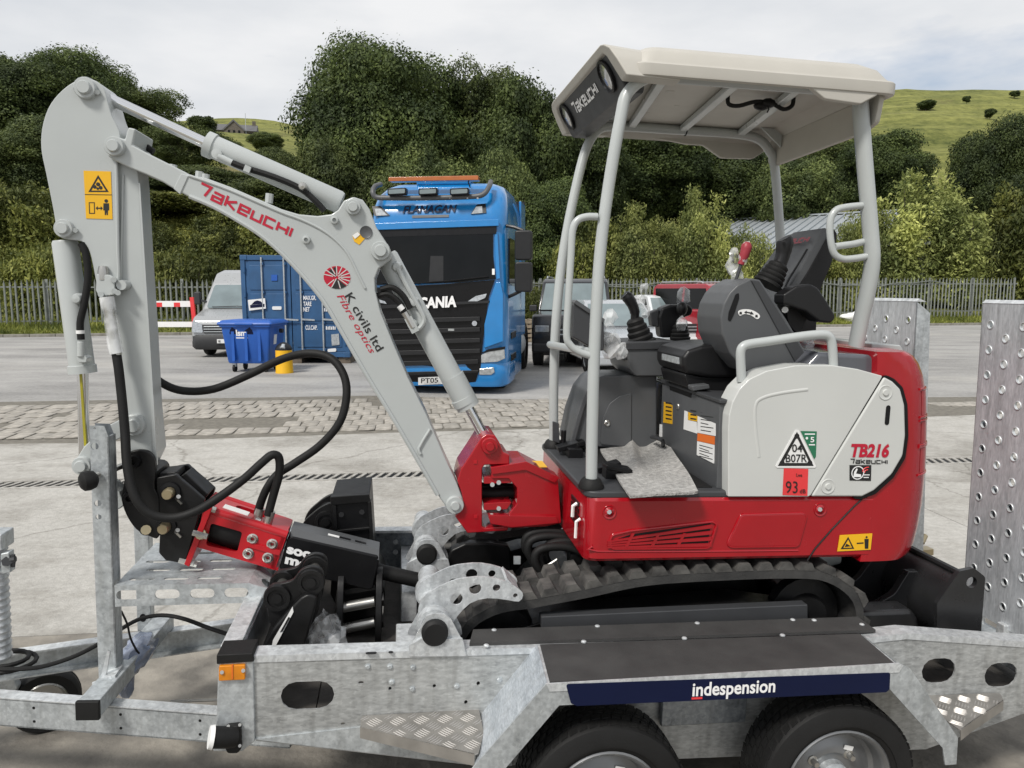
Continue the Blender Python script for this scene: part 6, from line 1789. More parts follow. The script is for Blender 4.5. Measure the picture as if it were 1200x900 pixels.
M['galv_side'] = galvanised('mottled_chassis_zinc', (.29, .30, .30), (.57, .585, .58), metal=.5, rough=.45, streak=(.6, 1, 1.6))
M['galv_ramp'] = galvanised('ramp_zinc', (.36, .385, .41), (.64, .67, .70), metal=.3, rough=.42, streak=(1, 2.5, .5))
M['cheq'] = mat('chequer_plate', (.42, .40, .37), .4, metal=.7, var=.15, scale=14)
M['cheq_bar'] = mat('polished_chequer_bar', (.52, .50, .475), .45, metal=.4, var=.06)
trailer()
# ================================================================== GROUND, HILL
def smst(a, b, x):
    f = max(0.0, min(1.0, (x - a) / (b - a)))
    return f * f * (3 - 2 * f)

def terrain_h(x, y):
    a = x / max(y, 20)
    if y < 33.5: return -.03
    e = .192 + .052 * smst(-.05, .5, a) - .01 * smst(-.35, -.9, a)
    crest = 1.84 + e * 262
    y0 = 50 - 6 * smst(-.2, -.5, a)
    s = max(0, min(1, (y - y0) / (262 - y0)))
    z = crest * (s ** 1.04)
    if y > 262: z = crest - (y - 262) * .06
    fy = 35.5 + 4.6 * (x + 22) / 48.5
    z += -.03 + 5.2 * smst(fy + .6, fy + 19, y) * smst(-.12, -.36, a)
    z += 1.0 * smst(fy + .6, fy + 8, y) * smst(.3, .6, a)
    amp = smst(40, 110, y)
    z += amp * (2.6 * noise.noise(Vector((x * .018, y * .018, 3))) + .9 * noise.noise(Vector((x * .06, y * .05, 9))))
    z += amp * .55 * math.sin(z * .9 + 2.5 * noise.noise(Vector((x * .03, y * .03, 1))))      # sheep tracks along the slope
    return z

def ground_mats():
    # asphalt of the yard
    m, nt, b = _bsdf('worn_asphalt'); N, L = nt.nodes, nt.links
    tc = N.new('ShaderNodeTexCoord')
    def nz(scale, detail=6, rough=.6, st=(1, 1, 1), rot=0):
        mp = N.new('ShaderNodeMapping'); mp.inputs['Scale'].default_value = st; mp.inputs['Rotation'].default_value = (0, 0, rot)
        L.new(tc.outputs['Object'], mp.inputs['Vector'])
        n = N.new('ShaderNodeTexNoise'); n.inputs['Scale'].default_value = scale; n.inputs['Detail'].default_value = detail; n.inputs['Roughness'].default_value = rough
        L.new(mp.outputs['Vector'], n.inputs['Vector']); return n
    def ramp(n, p0, c0, p1, c1, mid=None):
        r_ = N.new('ShaderNodeValToRGB'); r_.color_ramp.elements[0].position = p0; r_.color_ramp.elements[0].color = (*c0, 1)
        r_.color_ramp.elements[1].position = p1; r_.color_ramp.elements[1].color = (*c1, 1)
        L.new(n.outputs['Fac'], r_.inputs['Fac']); return r_
    def mixc(f, a, c, blend='MIX'):
        x = N.new('ShaderNodeMixRGB'); x.blend_type = blend
        if isinstance(f, float): x.inputs['Fac'].default_value = f
        else: L.new(f, x.inputs['Fac'])
        L.new(a, x.inputs['Color1']); L.new(c, x.inputs['Color2']); return x
    base = ramp(nz(.35, 8, .65, (1, 2.2, 1), .15), .36, (.185, .18, .172), .66, (.42, .41, .39))
    fine = ramp(nz(14, 6, .7), .3, (.17, .166, .16), .75, (.47, .46, .445))
    dust = ramp(nz(.12, 5, .6, (1, 3, 1), .1), .52, (0, 0, 0), .66, (1, 1, 1))
    dcol = N.new('ShaderNodeRGB'); dcol.outputs[0].default_value = (.50, .48, .44, 1)
    x1 = mixc(.4, base.outputs['Color'], fine.outputs['Color'])
    df = N.new('ShaderNodeMath'); df.operation = 'MULTIPLY'; df.inputs[1].default_value = .5
    L.new(dust.outputs['Color'], df.inputs[0])
    x2 = mixc(df.outputs[0], x1.outputs['Color'], dcol.outputs[0])
    L.new(x2.outputs['Color'], b.inputs['Base Color']); b.inputs['Roughness'].default_value = .8
    bp = N.new('ShaderNodeBump'); bp.inputs['Strength'].default_value = .5; bp.inputs['Distance'].default_value = .02
    L.new(nz(30, 6, .7).outputs['Fac'], bp.inputs['Height']); L.new(bp.outputs['Normal'], b.inputs['Normal'])
    M['asphalt'] = m
    # concrete
    m, nt, b = _bsdf('pale_concrete'); N, L = nt.nodes, nt.links
    tc = N.new('ShaderNodeTexCoord')
    base = ramp(nz(.8, 9, .65), .3, (.34, .325, .295), .72, (.55, .535, .50))
    fine = ramp(nz(20, 10, .82), .32, (.22, .21, .19), .70, (.62, .605, .565))
    x1 = mixc(.5, base.outputs['Color'], fine.outputs['Color'])
    spots = ramp(nz(60, 3, .6), .62, (1, 1, 1), .72, (.55, .53, .5))
    x1 = mixc(.6, x1.outputs['Color'], spots.outputs['Color'], 'MULTIPLY')
    # oily dark stains and cracks
    st_ = ramp(nz(.45, 9, .68), .34, (.42, .40, .37), .50, (1, 1, 1))
    x2 = mixc(.75, x1.outputs['Color'], st_.outputs['Color'], 'MULTIPLY')
    ty = ramp(nz(1.6, 9, .72, (.6, 1.2, 1), .5), .36, (.62, .60, .57), .50, (1, 1, 1))
    x2 = mixc(.55, x2.outputs['Color'], ty.outputs['Color'], 'MULTIPLY')
    mp = N.new('ShaderNodeMapping'); mp.inputs['Scale'].default_value = (.42, .30, 1)
    wn_ = nz(1.4, 5, .6)
    ad = N.new('ShaderNodeMixRGB'); ad.blend_type = 'ADD'; ad.inputs['Fac'].default_value = .55
    L.new(tc.outputs['Object'], ad.inputs['Color1']); L.new(wn_.outputs['Color'], ad.inputs['Color2'])
    L.new(ad.outputs['Color'], mp.inputs['Vector'])
    vo = N.new('ShaderNodeTexVoronoi'); vo.feature = 'DISTANCE_TO_EDGE'; vo.inputs['Scale'].default_value = 1.0
    L.new(mp.outputs['Vector'], vo.inputs['Vector'])
    cr = N.new('ShaderNodeValToRGB'); cr.color_ramp.elements[0].position = .002; cr.color_ramp.elements[0].color = (.35, .33, .3, 1)
    cr.color_ramp.elements[1].position = .009; cr.color_ramp.elements[1].color = (1, 1, 1, 1)
    L.new(vo.outputs['Distance'], cr.inputs['Fac'])
    x3 = mixc(.5, x2.outputs['Color'], cr.outputs['Color'], 'MULTIPLY')
    L.new(x3.outputs['Color'], b.inputs['Base Color']); b.inputs['Roughness'].default_value = .85
    bp = N.new('ShaderNodeBump'); bp.inputs['Strength'].default_value = .6; bp.inputs['Distance'].default_value = .015
    L.new(nz(45, 6, .75).outputs['Fac'], bp.inputs['Height']); L.new(bp.outputs['Normal'], b.inputs['Normal'])
    M['concrete'] = m
    # hill grass
    m, nt, b = _bsdf('hill_grass'); N, L = nt.nodes, nt.links
    tc = N.new('ShaderNodeTexCoord')
    base = ramp(nz(.05, 8, .65), .36, (.075, .105, .022), .66, (.235, .255, .07))
    trk = ramp(nz(1, 8, .7, (.05, .05, .42)), .36, (.03, .042, .010), .66, (.30, .29, .09))
    fine = ramp(nz(.5, 7, .75), .36, (.03, .042, .010), .62, (.27, .27, .08))
    x1 = mixc(.7, base.outputs['Color'], trk.outputs['Color'])
    x1 = mixc(.45, x1.outputs['Color'], fine.outputs['Color'])
    br = ramp(nz(.028, 6, .65), .60, (0, 0, 0), .68, (1, 1, 1))
    bc = N.new('ShaderNodeRGB'); bc.outputs[0].default_value = (.13, .10, .06, 1)
    bf = N.new('ShaderNodeMath'); bf.operation = 'MULTIPLY'; bf.inputs[1].default_value = .6
    L.new(br.outputs['Color'], bf.inputs[0])
    x2 = mixc(bf.outputs[0], x1.outputs['Color'], bc.outputs[0])
    L.new(x2.outputs['Color'], b.inputs['Base Color']); b.inputs['Roughness'].default_value = .9
    b.inputs['Specular IOR Level'].default_value = .15
    M['hill'] = m
ground_mats()
M['rough'] = mat('shadowed_rough_tarmac', (.30, .275, .235), .9, col2=(.13, .12, .105), scale=5, bump=.7, bscale=30, detail=9)  # rough tarmac; its dark tone also holds the shadow below the drawbar
M['sett'] = mat('worn_stone_sett', (.38, .355, .315), .8, col2=(.21, .195, .17), scale=9, bump=.4, bscale=40)
def per_stone(m):
    N, L = m.node_tree.nodes, m.node_tree.links; b = N['Principled BSDF']
    src = b.inputs['Base Color'].links[0].from_socket
    oi = N.new('ShaderNodeObjectInfo'); ge = N.new('ShaderNodeNewGeometry'); ad = N.new('ShaderNodeMath'); ad.operation = 'ADD'
    L.new(oi.outputs['Random'], ad.inputs[0]); L.new(ge.outputs['Random Per Island'], ad.inputs[1])
    mr = N.new('ShaderNodeMapRange'); mr.inputs['From Max'].default_value = 2; mr.inputs['To Min'].default_value = .74; mr.inputs['To Max'].default_value = 1.22
    L.new(ad.outputs[0], mr.inputs['Value'])
    hs = N.new('ShaderNodeHueSaturation'); L.new(mr.outputs['Result'], hs.inputs['Value']); L.new(src, hs.inputs['Color']); L.new(hs.outputs['Color'], b.inputs['Base Color'])
per_stone(M['sett'])
M['sett_bed'] = mat('sett_bedding', (.20, .185, .155), .9, var=.2, scale=12, bump=.3)
M['kerb'] = mat('kerb_stone', (.26, .25, .22), .85, col2=(.15, .14, .12), scale=5, bump=.3)

def grounds():
    # terrain sheet out to the horizon
    xs = [-700, -500, -380] + [-300 + i * 6 for i in range(101)] + [380, 500, 700]
    ys = [-60, 0, 25, 31] + [33.5 + i * 1.5 for i in range(24)] + [70 + i * 5 for i in range(46)] + [320, 380, 460, 600, 900]
    vs = [(x, y, terrain_h(x, y)) for y in ys for x in xs]
    nx = len(xs)
    fs = [(j * nx + i, j * nx + i + 1, (j + 1) * nx + i + 1, (j + 1) * nx + i) for j in range(len(ys) - 1) for i in range(nx - 1)]
    structure('hillside', MB().add(vs, fs), M['hill'], angle=80)
    # yard
    f0, f1 = Vector((-40, 25.6)), Vector((45, 45.0))
    structure('yard', MB().add([(-60, -15, 0), (60, -15, 0), (60, 49, 0), (26, 40.9, 0), (-22, 29.4, 0), (-60, 20.5, 0)], [(0, 1, 2, 3, 4, 5)]), M['asphalt'])
    # concrete apron in bays with open joints
    e0, e1 = ground(0, 522), ground(1120, 487)
    ap = structure('concrete_apron', MB().add([(-14, -6, .002), (16, -6, .002), (16, e0.y + (16 - e0.x) * (e1.y - e0.y) / (e1.x - e0.x) + .0, .002), (-14, e0.y + (-14 - e0.x) * (e1.y - e0.y) / (e1.x - e0.x), .002)], [(0, 1, 2, 3)]), M['sett_bed'])
    d0, d1 = ground(0, 570), ground(1110, 541)
    dd = (d1 - d0).normalized(); dn = Vector((-dd.y, dd.x, 0))
    ed = (e1 - e0).normalized()
    def on_e(x): return e0 + ed * ((x - e0.x) / ed.x)
    def on_d(x, o=0): return d0 + dn * o + dd * ((x - d0.x) / dd.x)
    rnd = random.Random(3)
    xb = [-14, -6.6, 3.3, 16]
    for i in range(3):
        xa, xb_ = xb[i] + .004, xb[i + 1] - .004
        rows = [(lambda x: on_d(x, .15), on_e), (lambda x: on_d(x, -3.4) , lambda x: on_d(x, -.15)), (lambda x: on_d(x, -7.2), lambda x: on_d(x, -3.408)), (lambda x: on_d(x, -14), lambda x: on_d(x, -7.208))]
        for lo, hi in rows:
            P = [lo(xa), lo(xb_), hi(xb_), hi(xa)]
            # the far edge is broken, not straight
            poly = []
            for k in range(4):
                a, b = P[k], P[(k + 1) % 4]
                nseg = 14 if (hi is on_e and k == 2) else 1
                for s in range(nseg):
                    q = a.lerp(b, s / nseg)
                    if nseg > 1 and s: q = q + Vector((0, .16 * noise.noise(Vector((q.x * 1.3, 0, 4))) - .05, 0))
                    poly.append((q.x, q.y))
            zj = .0035 * rnd.random()
            near_ = rows.index((lo, hi)) > 1
            me = MB().slab(poly, -.03, .010 + zj)
            o = newobj('concrete_slab', me.mesh('concrete_slab'), ap)
            o.data.materials.append(M['rough'] if near_ else M['concrete'])
    # slotted drain
    ang = math.atan2(dd.y, dd.x)
    dr = Thing('drain_channel', 'slotted surface water drain running across the concrete behind the trailer', 'drain', Frame(d0, dd, dn, (0, 0, 1)), (0, 0, 0))
    L_ = 17
    dr.part('channel', MB().box(-6, L_, -.14, .14, -.03, .004), M['black'])
    dr.part('channel_rim', MB().box(-6, L_, -.148, -.115, .0, .016), M['concrete'])
    dr.part('channel_rim', MB().box(-6, L_, .115, .148, .0, .016), M['concrete'])
    b0 = None
    n = 0
    x = -5.5
    while x < L_ - .2 and n < 250:
        if b0 is None:
            b0 = dr.part('grate_bar', MB().add([(x, -.117, .005), (x + .036, -.117, .005), (x + .109, .117, .005), (x + .073, .117, .005), (x, -.117, .014), (x + .036, -.117, .014), (x + .109, .117, .014), (x + .073, .117, .014)], [(3, 2, 1, 0), (4, 5, 6, 7), (0, 1, 5, 4), (1, 2, 6, 5), (2, 3, 7, 6), (3, 0, 4, 7)]), M['concrete'])
            x0 = x
        else:
            dr.copies(b0, [(x - x0, 0, 0)])
        x += .088; n += 1
    # band of stone setts
    bed = structure('sett_paving', MB().add([tuple(p) for p in (Vector((-14, on_e(-14).y, .003)), Vector((9, on_e(9).y, .003)), Vector((9, 13.2, .003)), Vector((.6, 12.75, .003)), Vector((-2.5, 13.3, .003)), Vector((-8.4, 12.55, .003)), Vector((-14, 11.6, .003)))], [tuple(range(7))]), M['sett_bed'])
    proto = []
    for k in range(8):
        hx, hy = .109 - .008 * rnd.random(), .211 - .016 * rnd.random()
        pl = rp([(-hx, -hy), (hx, -hy + .01 * rnd.random()), (hx - .01 * rnd.random(), hy), (-hx, hy)], .03, 2)
        mb = MB()
        rings = [[(a, b, 0) for a, b in pl], [(a, b, .010) for a, b in pl], [(a * .9, b * .95, .014 + .003 * rnd.random()) for a, b in pl]]
        mb.loft(rings)
        me = mb.mesh('sett'); me.materials.append(M['sett']); proto.append((me, mb))
    cnt = 0
    rest = MB()
    rot = ang + .03
    cells = []
    for j in range(-2, 12):
        for i in range(-60, 46):
            px_ = i * .225 + (j % 2) * .11 + .02 * rnd.random(); py_ = 8.2 + j * .43 + .03 * rnd.random()
            x = px_ * math.cos(rot) - (py_ - 10) * math.sin(rot); y = 10 + px_ * math.sin(rot) + (py_ - 10) * math.cos(rot)
            lo = on_e(x).y + .2 + .16 * noise.noise(Vector((x * 1.3, 0, 4)))
            hi = 12.9 + .35 * noise.noise(Vector((x * .5, 2, 0))) - .04 * abs(x + 3)
            if y < lo or y > hi or x > 8.5 or x < -13: continue
            if rnd.random() < .03: continue
            if x < -3 and noise.noise(Vector((x * .4, y * .7, 5))) > .36: continue
            if x > 1.5 and noise.noise(Vector((x * .5, y * .6, 8))) > .1: continue
            ang_ = math.atan2(x, y)
            vis = abs(ang_) < .62
            cells.append(((0 if vis else 100) + y, x, y))
    cells.sort()
    for k, (key, x, y) in enumerate(cells):
        me, mb = proto[rnd.randrange(8)]
        z = -.004 + .012 * rnd.random(); a = rot + rnd.uniform(-.05, .05)
        if k < 300:
            o = newobj('sett', me, bed, (x, y, z)); o.rotation_euler = (rnd.uniform(-.02, .02), rnd.uniform(-.03, .03), a)
        else:
            c, s = math.cos(a), math.sin(a)
            rest.add([(x + v[0] * c - v[1] * s, y + v[0] * s + v[1] * c, z + v[2]) for v in mb.v], mb.f)
    o = newobj('far_setts', rest.mesh('far_setts'), bed); o.data.materials.append(M['sett']); o['kind'] = 'stuff'
grounds()

# line of the yard's far edge and of the fence
def edge_pt(x): return Vector((x, 29.4 + (x + 22) * (40.9 - 29.4) / 48, 0))
FA, FB = Vector((-25.5, 32.3, 0)), Vector((28.5, 43.6, .5))
FD = (FB - FA).normalized(); FN = Vector((-FD.y, FD.x, 0))

def verge():
    a, b = edge_pt(-26), edge_pt(29)
    mb = MB()
    vs, fs = [], []
    n = 60
    for i in range(n + 1):
        f = i / n
        p = a.lerp(b, f); q = FA.lerp(FB, f) + FN * 3
        for k in range(5):
            r = p.lerp(q, k / 4)
            vs.append((r.x, r.y, .10 + .12 * k / 4 * 2.2 + .06 * noise.noise(Vector((r.x * .6, r.y * .6, 2))) * (k > 0)))
    for i in range(n):
        for k in range(4):
            o = i * 5 + k
            fs.append((o, o + 5, o + 6, o + 1))
    structure('verge', mb.add(vs, fs), M['hill'], angle=80)
    # kerb stones along the yard's edge
    d = (b - a).normalized(); nn = Vector((-d.y, d.x, 0))
    kb = Thing('kerb', 'low stone kerb between the yard and the grass verge', 'kerb', Frame(a, d, nn, (0, 0, 1)), (0, 0, 0))
    L_ = (b - a).length
    k0 = kb.part('kerb_stone', MB().box(0, .90, -.14, .02, -.02, .115), M['kerb'], bevel=.015)
    k0.location = (0, 0, 0)
    kb.copies(k0, [(i * .915, 0, 0) for i in range(1, int(L_ / .915))])
verge()

# ================================================================== FENCE
M['pale'] = mat('weathered_galvanised_pale', (.27, .285, .265), .55, metal=.25, col2=(.15, .165, .15), scale=3, bump=.05)
def fence():
    f = Thing('palisade_fence', 'weathered grey steel palisade fence along the back of the yard', 'fence', Frame(FA, FD, FN, (0, 0, 1)), (0, 0, 0))
    L_ = (FB - FA).length
    h = 2.25
    w = .043
    pts = [(-w, -.0), (-.018, .020), (.018, .020), (w, .0)]
    def pale(lean):
        mb = MB()
        vs = []
        for off in (0, -.006):
            for z, k in ((.12, 1), (h - .14, 1), (h, .25)):
                for i, (x, y) in enumerate(pts):
                    zz = z if (k == 1 or i in (1, 2)) else z - .06
                    vs.append((x * k, -y + off, zz))
        fs = []
        for r_ in range(2):
            for i in range(3):
                a = r_ * 4 + i
                fs.append((a, a + 1, a + 5, a + 4)); fs.append((a + 12, a + 16, a + 17, a + 13))
        for i in (0, 3):
            fs += [(i, i + 4, i + 16, i + 12), (i + 4, i + 8, i + 20, i + 16)]
        for i in range(3):
            fs.append((8 + i, 9 + i, 21 + i, 20 + i)); fs.append((i, i + 12, i + 13, i + 1))
        return mb.add(vs, fs)
    p0 = f.part('pale', pale(0), M['pale'])
    rnd = random.Random(5)
    n = int(L_ / .222)
    p0.location = (.1, 0, .0)
    for i in range(1, n):
        c = p0.copy(); COL.objects.link(c)
        c.location = (.1 + i * .222, .0, rnd.uniform(-.03, .03) - .0)
        c.rotation_euler = (0, rnd.uniform(-.012, .012), rnd.uniform(-.12, .12))
    for z in (.45, 1.92):
        x = 0
        k = 0
        while x < L_:
            f.part('fence_rail', MB().bar((x, .03, z + rnd.uniform(-.03, .03)), (min(x + 2.75, L_), .03, z + rnd.uniform(-.03, .03)), .012, .06).bar((x, .045, z), (min(x + 2.75, L_), .045, z), .04, .010), M['pale'])
            x += 2.75
    x = 0
    while x < L_ + .1:
        f.part('fence_post', MB().box(x - .06, x + .06, .06, .075, -.1, h + .02).box(x - .01, x + .01, .075, .16, -.1, h), M['pale'])
        x += 2.75
    f.part('notice', MB().box(13.05, 13.28, -.045, -.03, 1.45, 1.75), M['label_white'])
    # a loose cable slung along the fence on the right
    pts = []
    for i in range(0, 40):
        s = 26 + i * .62
        pts.append((s, -.06, 1.93 + .12 * math.sin(i * .55) + .05 * math.sin(i * 1.7)))
    f.part('slung_cable', MB().tube(pts, .022, 6, 3), M['pale'])
fence()

# red and white barrier beside the van
def barrier():
    q = [ground(166, 392), ground(229, 391)]
    p0, p1 = Vector((q[0].x, 30.3, 0)), Vector((q[1].x * 30.6 / q[1].y, 30.6, 0))
    b = Thing('barrier', 'red and white board barrier standing in front of the fence beside the van', 'barrier', W, tuple(p0))
    p0 = ground(166, 392).normalized() * 1; 
    fr = W
    def at(px, y, z): 
        d = ray(px, 380); s = y / d.y
        return Vector((d.x * s, y, z))
    y = 29.0
    zt = 1.84 + 29 * ((450 - 356) / FPX * .9925 - .1219); zb = 1.84 + 29 * ((450 - 380) / FPX * .9925 - .1219)
    a, c = at(150, y, zt), at(228, y, zt)
    b.part('barrier_board', MB().bar(a, c, .04, .22), M['white'])
    for px_ in (174, 188, 209):
        b.part('red_band', MB().bar(at(px_, y, zt) + Vector((-.12, -.004, -.03)), at(px_ + 6, y, zt) + Vector((-.08, -.004, -.03)), .042, .16), M['label_red'])
    b.part('barrier_board', MB().bar(at(150, y, zb), at(228, y, zb), .04, .20), M['white'])
    b.part('barrier_post', MB().bar(at(229, y - .05, 0), at(226.5, y - .05, zt + .25), .14, .10, up=(0, 1, 0)), M['label_red'])
    b.part('barrier_post', MB().bar(at(152, y + .05, 0), at(151, y + .05, zt + .2), .12, .10, up=(0, 1, 0)), M['label_red'])
barrier()

# ================================================================== LORRY
M['blue_cab'] = mat('lorry_blue_paint', (.008, .19, .50), .22, coat=.7, var=.05)
M['blue_box'] = mat('container_blue', (.03, .105, .24), .5, col2=(.022, .075, .17), scale=3, bump=.04, bscale=20)
M['blue_bin'] = mat('bin_blue_plastic', (.016, .10, .42), .42, var=.06)
M['grille'] = mat('grille_black', (.006, .006, .007), .3, var=.1, spec=.3)
M['orange'] = mat('amber_light_bar', (.45, .13, .03), .25, coat=.4, var=.1)
M['head'] = mat('headlamp', (.55, .58, .60), .1, metal=.5, coat=1, var=.2, scale=20)
M['mast_grey'] = mat('dark_plastic', (.015, .0155, .017), .4, var=.1, spec=.4)
def lorry():
    yaw = R(-7)
    ex_ = Vector((math.cos(yaw), math.sin(yaw), 0))
    o = ground(594, 463) - ex_ * 2.5
    F = frame_at(o, yaw)
    lr = Thing('lorry', 'blue articulated lorry with black grille and roof light bar, parked facing the camera', 'lorry', F, (1.25, 0, 0))
    YF = [(.0, .10), (.3, .03), (.6, 0), (1.6, .0), (1.95, .03), (2.9, .14), (3.1, .16), (3.3, .22), (3.5, .36), (3.72, .75)]
    def yf(z):
        for (a, b), (c, d) in zip(YF, YF[1:]):
            if z <= c: return b + (d - b) * max(0, (z - a)) / (c - a)
        return YF[-1][1]
    def ring(z, ins=0):
        y0 = yf(z)
        return [(x, y, z) for x, y in rp([(0 + ins, y0), (2.5 - ins, y0), (2.5 - ins, 2.35), (0 + ins, 2.35)], [.28, .28, .05, .05], 5)]
    cab = lr.part('cab', MB().loft([ring(.16, .05), ring(.22, .0), ring(.6), ring(1.6), ring(1.95, .01), ring(2.9, .03), ring(3.1, .03), ring(3.3, .04), ring(3.5, .08), ring(3.68, .16), ring(3.74, .3)]), M['blue_cab'], angle=50)
    def q(pts, off, d=.03):
        P = [F.P(a, b, yf(F.P(a, b, .0).z) - .0) for a, b in pts]
        return MB().sheet([(p.x, p.z) for p in P], None, lambda a, b: (a, yf(b) - off, b), lambda a, b: (a, yf(b) - off + d, b))
    lr.part('windscreen', q([(446, 277), (578, 273), (578, 300), (581, 327), (540, 331), (440, 334), (441, 300)], .025, .03), M['glass'], cab)
    lr.part('sun_visor_band', q([(440, 269), (582, 264), (582, 274), (440, 278)], .03), M['grille'], cab)
    lr.part('visor_lip', q([(436, 262), (585, 257), (585, 265), (436, 270)], .06, .05), M['blue_cab'], cab, bevel=.01)
    w_ = lr.part('windscreen_seat', q([(505, 300), (520, 300), (520, 330), (503, 331)], .030, .006), M['mast_grey'], cab)
    lr.part('windscreen_card', q([(577, 315), (580, 315), (580, 322), (577, 322)], .034, .006), M['label_white'], cab)
    lr.part('wiper', MB().tube([F.P(500, 331, -.06), F.P(528, 329, -.06), F.P(572, 324, -.04)], .012, 6), M['grille'], cab)
    lr.part('wiper', MB().tube([F.P(446, 331, -.06), F.P(470, 333, -.06), F.P(500, 331, -.05)], .012, 6), M['grille'], cab)
    g = lr.part('grille', q([(438, 337), (520, 333), (580, 328), (573, 348), (566, 400), (563, 436), (540, 442), (440, 448), (436, 400)], .03, .05), M['grille'], cab)
    for k in range(6):
        y = 374 + k * 12.5
        xa, xb = 442, 563 - (k > 3) * 2
        lr.part('grille_slat', q([(xa, y), (xb, y - 3), (xb, y + 2), (xa, y + 5.5)], .055, .04), M['mast_grey'], g, bevel=.006)
    lr.part('grille_slat', q([(440, 358), (574, 352), (573, 355), (440, 362)], .05, .04), M['mast_grey'], g)
    lr.part('grille_badge', MB().cyl(F.P(556, 379, -.06), F.P(556, 379, -.02), .045, n=14), M['lens'], g)
    lr.part('grille_badge', q([(526, 385), (533, 385), (533, 387.5), (526, 387.5)], .06, .01), M['head'], g)
    mb = MB()
    P = lambda a, b: F.P(a, b, -.05)
    letters(mb, 'SCANIA', P(484, 361.5), P(535, 359), P(484.5, 349.5), NV, .004, bold=.045, spacing=1.0)
    lr.part('maker_lettering', mb, M['white_ink'], g)
    # small upper head lamps beside the grille, big lamps below
    for pts in ([(549, 353), (558, 347), (571, 344), (569, 349), (560, 353)], [(442, 350), (452, 353), (454, 356), (442, 354)]):
        lr.part('marker_light', q(pts, .055, .03), M['head'], cab)
    lr.part('headlight', q([(564, 416), (573, 411), (591, 408), (592, 420), (583, 424), (564, 425)], .03, .06), M['head'], cab, bevel=.01)
    lr.part('headlight_brow', q([(563, 414), (573, 409), (592, 406), (592, 409), (573, 412)], .04, .06), M['grille'], cab)
    lr.part('headlight', q([(433, 420), (442, 422), (442, 432), (433, 432)], .0, .06), M['head'], cab, bevel=.01)
    lr.part('bumper', MB().loft([[(x, y, z) for x, y in rp([(0 - i, .0 - i * .3), (2.5 + i, .0 - i * .3), (2.5 + i, 1.0), (0 - i, 1.0)], [.3, .3, .02, .02], 5)] for z, i in ((.14, -.03), (.18, .02), (.5, .03), (.56, .0))]), M['blue_cab'], cab, angle=40)
    lr.part('bumper_grille', q([(440, 441), (561, 436), (558, 447), (540, 449), (452, 452), (444, 450)], .06, .05), M['grille'], cab)
    lr.part('fog_light', q([(562, 432), (579, 430), (580, 436), (576, 439), (562, 439)], .05, .05), M['head'], cab, bevel=.01)
    pl = lr.part('number_plate', q([(491.5, 442), (536, 440), (536, 448.5), (491.5, 450.5)], .09, .03), M['label_white'], cab)
    mb = MB()
    P = lambda a, b: F.P(a, b, -.098)
    letters(mb, 'PT05 P', P(493.5, 449), P(522, 447.8), P(493.5, 443.4), NV, .006, bold=.02)
    lr.part('plate_lettering', mb, M['black_ink'], pl)
    # header: lamps, lettering, roof bar with spot lamps
    for pts in ([(437, 243), (447, 243), (458, 254), (440, 254.5)], [(557, 241), (567, 240), (568, 251), (550, 252.5)]):
        o_ = lr.part('lamp_bezel', q([(a + (2 if a > 500 else -1), b - 1.5) for a, b in pts], .02, .03), M['grille'], cab)
        cx_ = sum(a for a, b in pts) / 4; cy_ = sum(b for a, b in pts) / 4
        lr.part('header_lamp', q([(cx_ + (a - cx_) * .72, cy_ + (b - cy_) * .72) for a, b in pts], .03, .03), M['head'], o_)
    mb = MB()
    P = lambda a, b: F.P(a, b, yf(F.P(a, b, .2).z) - .01)
    letters(mb, 'FLANAGAN', P(472, 250), P(535, 248.5), P(473, 241.5), NV, .012, bold=.03, shear=.2)
    lr.part('owner_lettering', mb, M['navy'], cab)
    lr.part('lettering_line', q([(483, 252.5), (526, 251.5), (526, 254.5), (483, 255.5)], .012, .01), M['mgrey'], cab)
    yb = .10
    P = lambda a, b, y=yb: F.P(a, b, y)
    rb = lr.part('roof_bar', MB().tube([P(446, 216, .45), P(439, 219, .2), P(437, 226), P(441, 231), P(455, 232), P(500, 232), P(550, 230.5), P(566, 228), P(573, 219, .2), P(575, 213, .45)], .045, 10, 4), M['mgrey'], cab)
    for a in (467.5, 503.5, 540):
        sl_ = lr.part('spot_lamp', MB().prism(rp([(p.x, p.z) for p in (P(a - 11, 222), P(a + 11, 221), P(a + 11, 229), P(a - 11, 230))], .03), yb - .14, yb - .02), M['grille'], rb, bevel=.01)
        lr.part('lamp_lens', MB().prism(rp([(p.x, p.z) for p in (P(a - 9.5, 223.5), P(a + 9.5, 222.5), P(a + 9.5, 227.5), P(a - 9.5, 228.5))], .02), yb - .148, yb - .135), M['glass_pale'], sl_)
    for i, a in enumerate((448, 463, 478, 493, 513, 528, 548, 560)):
        lr.part('bar_light', MB().blob(P(a, 232.2), .03, .05, .02, 0, 1, 1), M['white'], rb)
    lr.part('beacon_bar', MB().prism(rp([(p.x, p.z) for p in (P(456, 208, .3), P(561, 206, .3), P(561, 211.5, .3), P(456, 213, .3))], .02), .25, .45), M['orange'], cab, bevel=.01)
    lr.part('aerial', MB().tube([P(546, 205, .5), P(551, 220, .5)], .012, 6), M['grille'], cab)
    lr.part('roof_hatch', MB().box(.75, 1.75, .72, 1.5, 3.73, 3.80), M['blue_cab'], cab, bevel=.02)
    # side: deflector, window, door seam, steps, mirror
    lr.part('side_window', MB().xprism(rp([(.32, 1.95), (.42, 2.75), (1.2, 2.75), (1.2, 1.9)], .06), 2.47, 2.506), M['glass'], cab)
    lr.part('side_deflector', MB().box(2.44, 2.49, 2.35, 3.1, .9, 3.6), M['blue_cab'], cab, bevel=.02)
    lr.part('cab_rear_panel', MB().box(.05, 2.45, 3.3, 3.5, 1.0, 3.7), M['mast_grey'])
